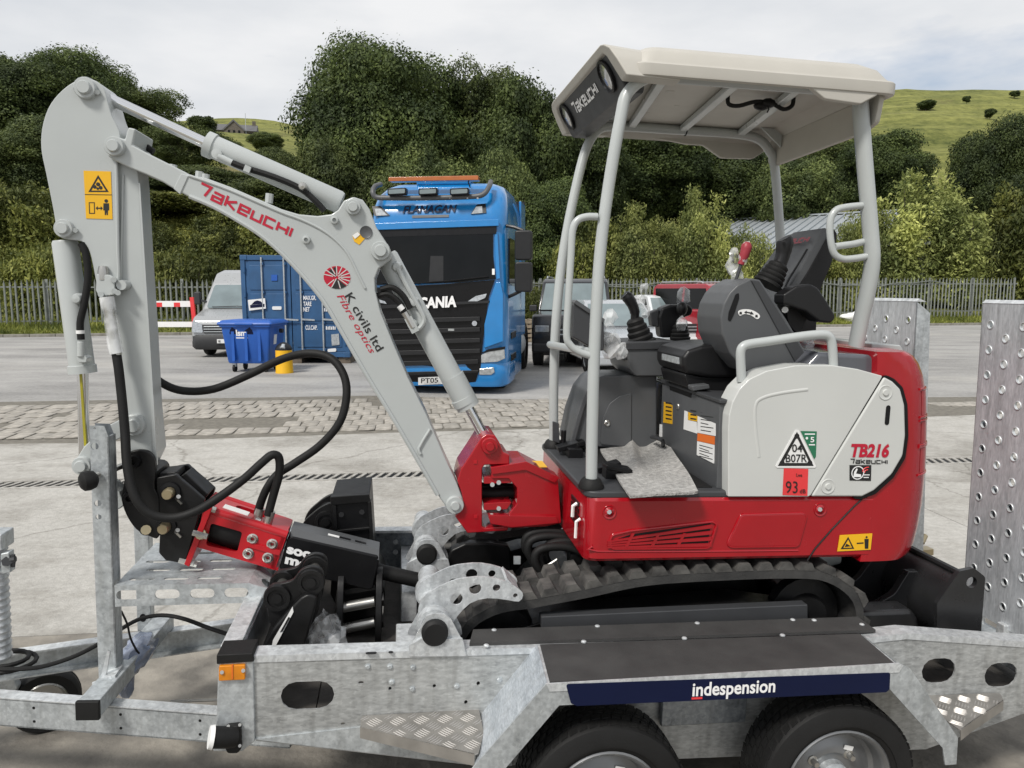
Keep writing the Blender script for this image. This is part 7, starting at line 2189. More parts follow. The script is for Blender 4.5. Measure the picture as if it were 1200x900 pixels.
    for z in (.55, .95):
        lr.part('door_step', MB().box(2.44, 2.52, .55, 1.25, z, z + .12), M['grille'], cab, bevel=.01)
    lr.part('a_pillar', q([(580, 272), (583, 272), (586, 326), (582, 327)], .02, .03), M['blue_cab'], cab)
    lr.part('blue_side_panel', q([(581, 331), (587, 330), (590, 345), (590, 400), (568, 408), (568, 380), (575, 350)], .045, .06), M['blue_cab'], cab, bevel=.015)
    m1 = lr.part('mirror', MB().prism(rp([(2.62, 2.35), (2.92, 2.35), (2.92, 2.86), (2.62, 2.86)], .06), .12, .34), M['mast_grey'], cab, bevel=.03)
    lr.part('mirror', MB().prism(rp([(2.62, 1.80), (2.92, 1.80), (2.92, 2.32), (2.62, 2.32)], .06), .12, .34), M['mast_grey'], cab, bevel=.03)
    lr.part('mirror_arm', MB().tube([(2.46, .3, 2.95), (2.6, .24, 2.92), (2.76, .22, 2.86)], .03, 8).tube([(2.46, .3, 1.7), (2.6, .24, 1.76), (2.72, .22, 1.82)], .03, 8), M['mast_grey'], cab)
    lr.part('mirror', MB().prism(rp([(-.42, 1.80), (-.12, 1.80), (-.12, 2.86), (-.42, 2.86)], .06), .12, .34), M['mast_grey'], cab, bevel=.03)
    # wheels and chassis
    for x in (.32, 2.2):
        for y, nm in ((1.05, 0), (4.6, 1)):
            w = lr.part('wheel', MB().lathe([(.28, -.15), (.48, -.16), (.51, -.10), (.51, .10), (.48, .16), (.28, .15)], (x, y, .51), (1, 0, 0), 30), M['rubber'])
            lr.part('wheel_rim', MB().lathe([(.29, -.12), (.22, -.04), (.0, -.02)], (x + (.0 if x < 1 else .0), y, .51), (-1 if x < 1 else 1, 0, 0), 24).lathe([(.29, .12), (.22, .06), (0, .05)], (x, y, .51), (-1 if x < 1 else 1, 0, 0), 24), M['mgrey'], w)
    lr.part('chassis', MB().box(.7, 1.8, 1.0, 6.5, .6, .95), M['grille'])
    lr.part('wheel_arch', MB().box(.04, 2.46, .5, 2.3, .3, .75), M['grille'])
    lr.part('fuel_tank', MB().cyl((2.1, 2.6, .65), (2.1, 3.9, .65), .33, n=20), M['galv'])
lorry()

# ================================================================== CONTAINER, VAN, BIN, BOLLARD BIN
def container():
    F = frame_at(Vector((0, 19.2, 0)), 0)
    l, r_ = F.P(281, 300, 0).x, F.P(407, 300, 0).x
    zt, zb = F.P(340, 299, 0).z, .16
    c = Thing('shipping_container', 'blue steel shipping container with its double doors towards the yard', 'container', F, ((l + r_) / 2, 0, 0))
    m = M['blue_box']
    Wd = r_ - l; mid = F.P(341, 350, 0).x
    sd_ = []
    n = 28
    for k in range(n + 1):
        y = .12 + 5.8 * k / n
        sd_ += [(y, 0), (y + .06, 0), (y + .09, .035), (y + .17, .035)]
    for x, s in ((l, 1), (r_, -1)):
        c.part('side_wall', MB().sheet([(a, x + s * (b + .02)) for a, b in sd_] + [(6.05, x + s * .08), (.1, x + s * .08)], None, lambda a, b: (b, a, zb + .1), lambda a, b: (b, a, zt - .08)), m)
    c.part('roof', MB().box(l + .02, r_ - .02, .05, 6.05, zt - .09, zt - .03), m)
    c.part('end_wall', MB().box(l + .05, r_ - .05, 5.95, 6.05, zb + .1, zt - .1), m)
    fr = c.part('door_frame', MB().box(l, l + .11, 0, .16, zb, zt).box(r_ - .11, r_, 0, .16, zb, zt).box(l + .112, r_ - .112, .004, .156, zt - .12, zt).box(l + .112, r_ - .112, .004, .156, zb, zb + .13), m, bevel=.008)
    for x in (l - .005, r_ - .165):
        for z in (zb - .005, zt - .115):
            c.part('corner_casting', MB().box(x, x + .17, -.012, .17, z, z + .12), m, fr, bevel=.01)
    for k, (x0, x1) in enumerate(((l + .115, mid - .012), (mid + .012, r_ - .115))):
        d = c.part('door', MB().box(x0, x1, .03, .07, zb + .14, zt - .13), m)
        h = zt - zb - .27
        for f0, f1 in ((.05, .30), (.34, .64), (.68, .95)):
            c.part('door_panel', MB().box(x0 + .10, x1 - .08, .012, .032, zb + .14 + h * f0, zb + .14 + h * f1), m, d, bevel=.012)
        for a in ((311, 337) if k == 0 else (353, 378)):
            x = F.P(a - 3 if k == 0 else a, 350, 0).x
            rod = c.part('lock_rod', MB().cyl((x, -.02, zb + .05), (x, -.02, zt - .05), .022, n=10), M['galv'], d)
            for f in (.03, .33, .66, .97):
                c.part('rod_bracket', MB().box(x - .05, x + .05, -.03, .012, zb + .1 + h * f, zb + .16 + h * f), m, rod, bevel=.004)
            c.part('lock_handle', MB().bar((x, -.05, zb + .95), (x + .33, -.05, zb + .93), .02, .04), M['galv'], rod)
        for f in (.1, .37, .63, .9):
            xx = x0 - .02 if k == 0 else x1 + .02
            c.part('hinge', MB().cyl((xx, .0, zb + .14 + h * f - .07), (xx, .0, zb + .14 + h * f + .07), .03, n=8), m, d)
    def pq(pts, off=.0, d=.006): return MB().prism([(p.x, p.z) for p in (F.P(a, b, 0) for a, b in pts)], off - d, off + .02)
    s1 = c.part('owner_sign', pq([(291, 351.5), (311, 349.5), (312, 361.5), (292.5, 364)], -.03), M['label_white'], fr)
    mb = MB()
    for pts in ([(295, 357), (299, 353), (302, 352), (306, 353), (309, 356)], [(293.5, 357.5), (310.5, 356), (310.5, 359.5), (294, 361)]):
        mb.prism([(p.x, p.z) for p in (F.P(a, b, 0) for a, b in pts)], -.040, -.035)
    c.part('sign_print', mb, M['navy'], s1)
    c.part('code_label', pq([(318, 322), (325, 322), (325, 329), (318, 329)], -.002), M['blue_bin'], fr)
    c.part('white_label', pq(rp([(319, 359), (330, 359), (330, 363), (319, 363)], 1.5), -.002), M['label_white'], fr)
    c.part('data_plate', pq([(388, 392), (397, 391), (398, 404), (389, 405)], -.002), M['galv'], fr)
    c.part('white_label', pq(rp([(384, 409), (394, 408), (394, 412), (384, 412.5)], 1.5), -.002), M['label_white'], fr)
    mb = MB()
    P = lambda a, b: F.P(a, b, -.001)
    for s, a, b, w in (('MAX.GR.', 355.5, 351.5, 15), ('TARE', 355.5, 358.5, 9.5), ('NET', 355.5, 365, 7.5), ('CU.CAP.', 358, 386.3, 14)):
        letters(mb, s, P(a, b), P(a + w, b), P(a, b - 5), NV, .004, bold=.02)
    for a, b, w in ((380, 351.5, 8), (380, 358.5, 8), (380, 365, 8), (382, 386.3, 12)):
        for k in range(int(w / 2)):
            mb.prism([(p.x, p.z) for p in (P(a + k * 2, b), P(a + k * 2 + 1.2, b), P(a + k * 2 + 1.2, b - 4), P(a + k * 2, b - 4 + k % 2))], -.006, -.001)
    c.part('door_lettering', mb, M['white_ink'], fr, kind='stuff')
    for x in (l + .1, mid, r_ - .2):
        single('timber_bearer', MB().box(x - .1, x + .2, .05, 2.5, .0, zb - .008), mat('grey_timber', (.16, .13, .10), .85, var=.2, scale=8), {0: 'weathered timber bearer under the left end of the container doors', 1: 'weathered timber bearer under the middle of the container doors', 2: 'weathered timber bearer under the right end of the container doors'}[0 if x < l + .2 else 1 if x < mid + .1 else 2], 'timber', F, (x, .5, 0), group='timbers under the container')
container()

def wheel(th, c, r, w, axis, mat_rim='mgrey', parent=None):
    c = Vector(c)
    o = th.part('wheel', MB().lathe([(r * .62, -w * .45), (r * .93, -w * .5), (r, -w * .34), (r, w * .34), (r * .93, w * .5), (r * .62, w * .45)], c, axis, 26), M['rubber'], parent)
    th.part('wheel_rim', MB().lathe([(r * .64, w * .42), (r * .58, w * .34), (r * .5, w * .2), (r * .2, w * .26), (0, w * .28)], c, axis, 20), M[mat_rim], o)
    return o

M['van_grey'] = mat('van_silver_grey', (.40, .41, .415), .3, metal=.4, coat=.5, var=.03)
M['trim'] = mat('dark_trim', (.03, .031, .033), .6, var=.1)
def van():
    F = frame_at(ground(270, 419), R(3))
    v = Thing('delivery_van', 'silver grey high roof van parked behind the blue wheeled bin', 'van', F, (0, 2.5, 0))
    w = 1.02
    prof = [(0.02, .28), (-.02, .5), (0, .78), (.06, 1.0), (.22, 1.12), (.85, 1.30), (1.45, 2.02), (1.75, 2.32), (2.3, 2.42), (5.8, 2.42), (5.9, 2.2), (5.9, .35), (.3, .25)]
    def hw(z): return w * (1 - .17 * smst(1.05, 2.45, z))
    rings = []
    body = MB()
    P = rp(prof, .12, 3)
    vs0 = [(-hw(z), y, z) for y, z in P]; vs1 = [(hw(z), y, z) for y, z in P]
    n = len(P)
    body.add(vs0 + vs1, [tuple(range(n - 1, -1, -1)), tuple(range(n, 2 * n))] + [(i, (i + 1) % n, (i + 1) % n + n, i + n) for i in range(n)])
    b = v.part('body', body, M['van_grey'], bevel=.10, seg=4)
    def fy(z):
        pts = [(p[1], p[0]) for p in prof[1:9]]
        for (a, c), (d, e) in zip(pts, pts[1:]):
            if z <= d: return c + (e - c) * max(0, z - a) / (d - a)
        return pts[-1][1]
    def face(pts, off=.02, d=.03): return MB().sheet(pts, None, lambda a, z: (a, fy(z) - off, z), lambda a, z: (a, fy(z) - off + d, z))
    v.part('windscreen', face(rp([(-.86, 1.33), (.86, 1.33), (.78, 1.98), (-.78, 1.98)], .08), .03), M['glass_pale'], b)
    v.part('wiper', MB().tube([(-.7, fy(1.34) - .06, 1.36), (0, fy(1.34) - .06, 1.38), (.5, fy(1.34) - .06, 1.35)], .012, 6), M['trim'], b)
    v.part('bumper', MB().loft([[(x, y, z) for x, y in rp([(-w - i, -.05 - i), (w + i, -.05 - i), (w + i, .6), (-w - i, .6)], [.25, .25, .02, .02], 4)] for z, i in ((.22, -.04), (.3, .02), (.58, .02), (.62, -.01))]), M['trim'], b, angle=45)
    gr = v.part('grille', face([(-.66, .66), (.66, .66), (.70, .90), (-.70, .90)], .05), M['trim'], b)
    for z in (.70, .77, .84):
        v.part('grille_bar', face([(-.66, z), (.66, z), (.66, z + .02), (-.66, z + .02)], .07), M['galv'], gr)
    for s in (-1, 1):
        v.part('headlight', face(rp([(s * .68, .68), (s * .98, .70), (s * .97, 1.02), (s * .72, .92)], .04), .055), M['head'], b)
        v.part('mirror', MB().box(*sorted((s * 1.06, s * 1.24)), .95, 1.1, 1.42, 1.78), M['trim'], b, bevel=.04)
        v.part('mirror_arm', MB().bar((s * .92, 1.02, 1.5), (s * 1.1, 1.02, 1.55), .06, .06), M['trim'], b)
        v.part('side_window', MB().sheet(rp([(1.15, 1.38), (2.1, 1.38), (2.1, 1.98), (1.6, 1.98)], .06), None, lambda y, z: (s * (hw(z) + .006), y, z), lambda y, z: (s * (hw(z) - .02), y, z)), M['glass'], b)
        for y in (1.0, 4.7):
            wheel(v, (s * .86, y, .35), .35, .22, (s, 0, 0))
    pl = v.part('number_plate', face([(-.30, .40), (.22, .40), (.22, .51), (-.30, .51)], .10), M['label_white'], b)
    mb = letters(MB(), 'W', (-.27, -.095 + fy(.45) - .01, .42), (-.2, -.095 + fy(.45) - .01, .42), (-.27, -.095 + fy(.45) - .01, .49), NV, .01, bold=.02)
    v.part('plate_lettering', mb, M['black_ink'], pl)
van()

def wheeled_bin():
    F = frame_at(ground(289, 437) , R(-4))
    k = 16.4 / FPX
    b = Thing('wheeled_bin', 'large blue four wheeled bin with a closed lid, in front of the van', 'bin', F, (0, .3, 0))
    m = M['blue_bin']
    s = F.P(289, 377, 0).z
    rings = [[(x, y, z) for x, y in rp([(-a, -c + .5), (a, -c + .5), (a, c + .5), (-a, c + .5)], .06, 3)] for a, c, z in ((.46, .36, .20), (.48, .38, .24), (.56, .48, s - .13), (.56, .48, s - .12), (.60, .52, s - .11), (.60, .52, s - .07))]
    body = b.part('bin_body', MB().loft(rings), m, angle=45)
    lid = b.part('lid', MB().loft([[(x, y, z) for x, y in rp([(-a, -c + .5), (a, -c + .5), (a, c + .5), (-a, c + .5)], .05, 3)] for a, c, z in ((.62, .54, s - .07), (.63, .55, s - .05), (.61, .53, s - .01), (.54, .46, s + .03))]), m, angle=35)
    b.part('lid_handle', MB().box(-.2, .2, -.075, -.04, s - .07, s - .03), m, lid, bevel=.01)
    for x in (-.3, 0, .3):
        b.part('body_rib', MB().prism([(x - .03, .26), (x + .03, .26), (x + .035, s - .14), (x - .035, s - .14)], .03, .12), m, body)
    for sx in (-1, 1):
        b.part('trunnion', MB().cyl((sx * .60, .5, s - .22), (sx * .68, .5, s - .22), .05, n=14), M['mast_grey'], body)
        for y in (.22, .80):
            c = b.part('castor', MB().cyl((sx * .36 - .025, y, .085), (sx * .36 + .025, y, .085), .085, n=18), M['rubber'], body)
            b.part('castor_fork', MB().box(sx * .36 - .045, sx * .36 + .045, y - .04, y + .04, .12, .20), M['galv'], c, bevel=.005)
    # flag-like starburst and the letters
    def q(pts): return [(p.x, p.z) for p in (F.P(a, c, .0) for a, c in pts)]
    def fr_(off): return lambda a, z: (a, .14 - .12 * (z - .24) / (s - .37) - off, z)
    em = MB()
    c0 = q([(282, 391)])[0]
    for a0 in (-.62, -.3, 0.0, .3, .62, math.pi - .62, math.pi - .3, math.pi, math.pi + .3, math.pi + .62):
        d = (math.cos(a0) * .27, math.sin(a0) * .20); nn = (-d[1] * .13, d[0] * .13)
        pts = [(c0[0] + d[0] * .3 + nn[0] * .5, c0[1] + d[1] * .3 + nn[1] * .5), (c0[0] + d[0] * .3 - nn[0] * .5, c0[1] + d[1] * .3 - nn[1] * .5), (c0[0] + d[0] - nn[0], c0[1] + d[1] - nn[1]), (c0[0] + d[0] + nn[0], c0[1] + d[1] + nn[1])]
        em.sheet(pts, None, fr_(.004), fr_(.0))
    b.part('emblem_rays', em, M['navy'], body, kind='stuff')
    mb = MB()
    vs, fs = text_geo('lsm', bold=.04)
    z0 = c0[1] - .05
    f0 = fr_(.008)
    mb.add([f0(c0[0] - .12 + a * .24, z0 + .13 * c_) for a, c_ in vs], fs)
    mb.sheet([(c0[0] - .13, z0 - .06), (c0[0] + .14, z0 - .06), (c0[0] + .14, z0 - .035), (c0[0] - .13, z0 - .035)], None, fr_(.008), fr_(.0))
    b.part('emblem_lettering', mb, M['white_ink'], body)
    b.part('side_notice', MB().add([(.525, .30, .62), (.525, .46, .62), (.552, .46, .84), (.552, .30, .84), (.52, .30, .62), (.52, .46, .62), (.545, .46, .84), (.545, .30, .84)], [(0, 1, 2, 3), (7, 6, 5, 4), (0, 4, 5, 1), (1, 5, 6, 2), (2, 6, 7, 3), (3, 7, 4, 0)]), M['label_white'], body)
wheeled_bin()

def yellow_bin():
    g_ = ground(330.5, 438)
    F = frame_at(g_, 0)
    r0 = 10.2 * g_.y / FPX
    b = Thing('litter_bin', 'small yellow round litter bin with a black domed lid, beside the blue bin', 'litter bin', F, (0, r0, 0))
    h = F.P(330, 411, 0).z
    b.part('bin_body', MB().lathe([(0, 0), (r0 * 1.02, 0), (r0 * 1.02, .03), (r0 * .98, .05), (r0 * .95, h), (r0 * .6, h)], (0, r0, 0), (0, 0, 1), 24), M['label_yellow'])
    b.part('domed_lid', MB().lathe([(r0 * .95, h), (r0 * .97, h + .03), (r0 * .8, h + .10), (r0 * .4, h + .16), (0, h + .18)], (0, r0, 0), (0, 0, 1), 24), M['mast_grey'])
    b.part('lid_reflector', MB().cyl((.02, .03, h + .03), (.02, .12, h + .1), .06, n=12), M['galv'])
yellow_bin()

# ================================================================== PARKED CARS
def car(name, label, loc, yaw, L_, w, H, paint, off_road=False, cat='car', hood='paint', roof=None):
    """x forward"""
    F = Frame(loc, (math.cos(yaw), math.sin(yaw), 0), (-math.sin(yaw), math.cos(yaw), 0), (0, 0, 1))
    c = Thing(name, label, cat, F, (0, 0, 0), 'cars parked by the fence')
    h2 = L_ / 2; gz = .34 if off_road else .20
    bel = H * (.60 if off_road else .62)
    if off_road:
        low = [(h2 - .02, gz), (h2, bel * .75), (h2 - .06, bel - .06), (h2 - .15, bel - .02), (h2 - 1.15, bel + .04), (-h2 + .02, bel + .02), (-h2, gz + .1), (-h2 + .1, gz)]
        top = [(h2 - 1.25, bel + .0), (h2 - 1.75, H - .08), (h2 - 1.95, H), (-h2 + .25, H), (-h2 + .08, H - .1), (-h2 + .03, bel)]
    else:
        low = [(h2 - .05, gz), (h2, gz + .18), (h2 - .04, bel * .72), (h2 - .25, bel * .84), (h2 - 1.15, bel + .0), (-h2 + .15, bel + .04), (-h2, bel * .8), (-h2 + .02, gz + .1), (-h2 + .2, gz)]
        top = [(h2 - 1.05, bel - .02), (h2 - 1.85, H - .06), (h2 - 2.2, H), (-h2 + 1.1, H - .01), (-h2 + .7, H - .08), (-h2 + .15, bel)]
    y2 = w / 2
    b = c.part('body', MB().prism(rp(low, .07, 3), -y2, y2), paint, bevel=.09, seg=3)
    ty = y2 * (.86 if off_road else .80)
    P = rp(top, .05, 2)
    n = len(P)
    def yy(z): return y2 * .97 + (ty - y2 * .97) * max(0, (z - bel)) / (H - bel)
    cab = c.part('cabin', MB().add([(x, -yy(z), z) for x, z in P] + [(x, yy(z), z) for x, z in P], [tuple(range(n - 1, -1, -1)), tuple(range(n, 2 * n))] + [(i, (i + 1) % n, (i + 1) % n + n, i + n) for i in range(n)]), roof or paint, b, bevel=.05, seg=3)
    # glass: windscreen on the sloping front, side windows each side
    (x0, z0), (x1, z1) = top[0], top[1]
    dx = .02
    ws = []
    for f, k in ((.08, .92), (.94, .90)):
        x, z = x0 + (x1 - x0) * f, z0 + (z1 - z0) * f
        ws.append((x, z, yy(z) * k))
    def quad(a, b_, off):
        (xa, za, ya), (xb, zb, yb) = a, b_
        return MB().add([(xa + off, -ya, za + off * .4), (xa + off, ya, za + off * .4), (xb + off, yb, zb + off * .4), (xb + off, -yb, zb + off * .4), (xa - .03, -ya, za), (xa - .03, ya, za), (xb - .03, yb, zb), (xb - .03, -yb, zb)], [(0, 1, 2, 3), (7, 6, 5, 4), (0, 4, 5, 1), (1, 5, 6, 2), (2, 6, 7, 3), (3, 7, 4, 0)])
    c.part('windscreen', quad(ws[0], ws[1], .015), M['glass_pale'], cab)
    (x0, z0), (x1, z1) = top[-1], top[-2]
    c.part('rear_window', quad((x0 - .0 + .0, z0 + .12, yy(z0) * .85), (x1, z1 - .02, yy(z1) * .85), -.02), M['glass'], cab)
    fx0, fx1 = top[0][0] - .25, top[-1][0] + .25
    for s in (-1, 1):
        m_ = (fx0 + fx1) / 2
        for a0, a1, b0, b1 in ((m_ + .05, fx0 - .1, m_ + .05, top[1][0] - .12), (fx1 + .05, m_ - .05, top[-2][0] + .12, m_ - .05)):
            zt = H - .14
            c.part('side_window', MB().sheet([(a0, bel + .06), (a1, bel + .06), (b1, zt), (b0, zt)], None, lambda x, z: (x, s * (yy(z) + .008), z), lambda x, z: (x, s * (yy(z) - .03), z)), M['glass'], cab)
        c.part('headlight', MB().box(h2 - .10, h2 + .012, *sorted((s * (y2 - .42), s * (y2 - .08))), bel * .66, bel * .66 + .16), M['head'], b, bevel=.02)
        c.part('mirror', MB().box(top[0][0] - .35, top[0][0] - .22, *sorted((s * y2, s * (y2 + .2))), bel + .02, bel + .18), M['trim'] if off_road else paint, b, bevel=.03)
        r = .38 if off_road else .31
        for x in (h2 - .85, -h2 + .85):
            c.part('wheel_arch', MB().cyl((x, s * (y2 - .2), r), (x, s * (y2 + .004), r), r * 1.18, n=22), M['trim'], b)
            wheel(c, (x, s * (y2 - .08), r), r, .22, (0, s, 0), 'galv')
    gr = c.part('grille', MB().box(h2 - .06, h2 + .015, -y2 + .45, y2 - .45, bel * .55, bel * .80), M['trim'], b, bevel=.02)
    for k in range(2):
        z = bel * (.61 + .09 * k)
        c.part('grille_bar', MB().box(h2 + .01, h2 + .025, -y2 + .47, y2 - .47, z, z + .03), M['galv'], gr)
    c.part('bumper', MB().box(h2 - .12, h2 + .05, -y2 + .02, y2 - .02, gz + .02, gz + .24), M['trim'] if off_road else paint, b, bevel=.05)
    c.part('number_plate', MB().box(h2 + .045, h2 + .06, -.26, .26, gz + .08, gz + .19), M['label_white'], b)
    if off_road:
        for s in (-1, 1):
            c.part('roof_rail', MB().tube([(h2 - 2.1, s * (ty - .08), H + .01), (h2 - 2.2, s * (ty - .08), H + .06), (-h2 + .4, s * (ty - .08), H + .06), (-h2 + .3, s * (ty - .08), H)], .02, 6), M['galv'], cab)
        c.part('spare_wheel', MB().cyl((-h2 - .16, 0, bel), (-h2 + .02, 0, bel), .36, n=20), M['trim'], b)
    return c

M['car_black'] = mat('black_car_paint', (.014, .015, .017), .2, coat=.8, var=.05)
M['car_silver'] = mat('silver_car_paint', (.52, .54, .56), .25, metal=.45, coat=.7, var=.03)
M['car_white'] = mat('white_car_paint', (.66, .68, .69), .25, coat=.7, var=.03)
M['car_red'] = mat('red_car_paint', (.30, .008, .02), .2, coat=.8, var=.05)
def gpt(px, y):
    d = ray(px, 425); s = y / d.y
    return Vector((d.x * s, y, 0))
def cars():
    car('parked_car', 'black four wheel drive with a pale bonnet, seen between the front canopy posts', gpt(674, 20.4), R(-97), 4.6, 1.9, 2.12, M['car_black'], True)
    car('parked_car', 'silver car with its windscreen towards the camera, in front of the black four wheel drive', gpt(716, 18.6), R(-84), 4.2, 1.76, 1.60, M['car_silver'])
    car('parked_car', 'pale car showing only its roof and windscreen beyond the far armrest', gpt(779, 25.0), R(-80), 4.2, 1.76, 1.68, M['car_white'])
    car('parked_car', 'dark red four wheel drive behind the tilted grey console', gpt(840, 23.5), R(-64), 4.5, 1.9, 2.02, M['car_red'], True)
cars()

# pallets, tyre and bulk bag near the fence
M['pallet'] = mat('pallet_timber', (.27, .22, .16), .85, var=.2, scale=6)
def odds():
    F = frame_at(gpt(618, 27.5), R(6))
    for k in range(5):
        p = Thing('pallet', {0: 'bottom wooden pallet of the stack behind the lorry', 1: 'second wooden pallet from the ground in the stack behind the lorry', 2: 'middle wooden pallet of the stack behind the lorry', 3: 'second wooden pallet from the top of the stack behind the lorry', 4: 'top wooden pallet of the stack behind the lorry'}[k], 'pallet', F, (0, 0, k * .16), 'pallets stacked behind the lorry')
        z = k * .16
        b0 = p.part('deck_plank', MB().box(-.6, -.48, -.5, .5, z + .13, z + .152), M['pallet'])
        p.copies(b0, [(.216 * i, 0, 0) for i in range(1, 6)])
        for y in (-.46, 0, .46):
            p.part('bearer', MB().box(-.6, .6, y - .04, y + .04, z + .02, z + .128), M['pallet'])
    g_ = gpt(603, 25.5)
    t_ = Thing('spare_tyre', 'worn lorry tyre leaning by the pallets behind the lorry', 'tyre', frame_at(g_, R(35)), (0, 0, 0))
    t_.part('tread', MB().lathe([(.3, -.13), (.48, -.14), (.52, -.08), (.52, .08), (.48, .14), (.3, .13), (.3, -.13)], (0, 0, .52), (1, .1, .1), 28), M['rubber'])
    q = FA + FD * ((gpt(985, 41).x - FA.x) / FD.x) - FN * 1.6
    mb = MB().blob((q.x, q.y, .42), .95, .5, .32, .35, 2.2, 3, 5)
    single('bulk_bag', mb, M['white'], 'slumped white bulk bag lying on the grass verge behind the seat', 'bag', W, tuple(q), angle=70)
odds()

# ================================================================== BUILDINGS beyond the fence
M['shed_roof'] = mat('pale_metal_roof', (.40, .43, .45), .5, metal=.3, var=.06, scale=2)
M['shed_wall'] = mat('grey_cladding', (.28, .30, .31), .55, var=.08, scale=3)
M['stone'] = mat('dark_gritstone', (.16, .14, .115), .9, col2=(.08, .07, .058), scale=4)
M['slate'] = mat('slate_roof', (.13, .13, .135), .7, var=.15, scale=5)
def buildings():
    ex_ = Vector((8, -5.9, 0)).normalized()
    F = Frame((10.6, 56, 0), ex_, Vector((5.9, 8, 0)).normalized(), (0, 0, 1))
    base = terrain_h(16, 60)
    s = Thing('warehouse', 'long grey warehouse with a pale ribbed metal roof beyond the bushes', 'building', F, (8, 8, 0))
    L_, D_ = 17, 20
    ze, zr = 4.6, 7.4
    s.part('wall', MB().prism([(0, -1), (L_, -1), (L_, ze - .1), (0, ze - .1)], .3, .5), M['shed_wall'])
    s.part('gable_wall', MB().xprism([(.5, -1), (D_ - .3, -1), (D_ - .3, ze), (D_ / 2, zr - .1), (.5, ze - .1)], .2, .4), M['shed_wall'])
    for sgn in (0, 1):
        a = (0, ze) if not sgn else (D_, ze); b = (D_ / 2, zr)
        rf = s.part('roof', MB().add([(-.3, a[0], a[1]), (L_ + .3, a[0], a[1]), (L_ + .3, b[0], b[1]), (-.3, b[0], b[1]), (-.3, a[0], a[1] - .12), (L_ + .3, a[0], a[1] - .12), (L_ + .3, b[0], b[1] - .12), (-.3, b[0], b[1] - .12)], [(0, 1, 2, 3), (7, 6, 5, 4), (0, 4, 5, 1), (1, 5, 6, 2), (2, 6, 7, 3), (3, 7, 4, 0)]), M['shed_roof'])
        if not sgn:
            r0 = s.part('roof_rib', MB().bar((0, a[0], a[1] + .05), (0, b[0], b[1] + .05), .10, .12), M['shed_roof'], rf)
            s.copies(r0, [(.6 * i, 0, 0) for i in range(1, 29)])
    s.part('ridge_cap', MB().bar((-.3, D_ / 2, zr + .08), (L_ + .3, D_ / 2, zr + .08), .5, .1), M['shed_roof'])
    # stone house on the skyline
    d = ray(274, 164); Y = 196
    x = d.x * Y / d.y
    z = CAM_H + d.z * Y / d.y
    zb = min(z, terrain_h(x, Y)) - 1
    F = frame_at(Vector((x, Y, 0)), R(12))
    h = Thing('stone_farmhouse', 'dark stone farmhouse with a gabled front on the hill skyline', 'house', F, (0, 0, zb))
    h.part('wall', MB().box(-5.4, 5.2, 0, 6, zb, z + 2.3), M['stone'])
    h.part('roof', MB().xprism([(-.4, z + 2.2), (6.4, z + 2.2), (3, z + 4.3)], -5.7, 5.5), M['slate'])
    gb = h.part('gable_wall', MB().prism([(-2.2, zb), (2.6, zb), (2.6, z + 2.4), (.2, z + 4.6), (-2.2, z + 2.4)], -.8, 2.0), M['stone'])
    h.part('gable_roof', MB().prism([(-2.6, z + 2.2), (.2, z + 4.8), (3.0, z + 2.2), (2.7, z + 2.0), (.2, z + 4.35), (-2.3, z + 2.0)], -1.0, 2.2), M['slate'], gb)
    for xx in (-4.4, -3.2, 3.6):
        h.part('window', MB().box(xx, xx + .8, -.05, .1, z + .6, z + 1.8), M['glass'])
    for xx in (-1.2, .0, 1.2):
        h.part('window', MB().box(xx, xx + .5, -.85, -.7, z + 1.0, z + 2.2), M['glass'], gb)
    h.part('chimney', MB().box(4.2, 5.0, 2.6, 3.4, z + 3.6, z + 5.2), M['stone'])
    h.part('flag_pole', MB().cyl((3.0, -.5, z), (3.0, -.5, z + 6.4), .07, n=6), M['galv'])
buildings()
# ================================================================== TREES AND BUSHES
import numpy as np

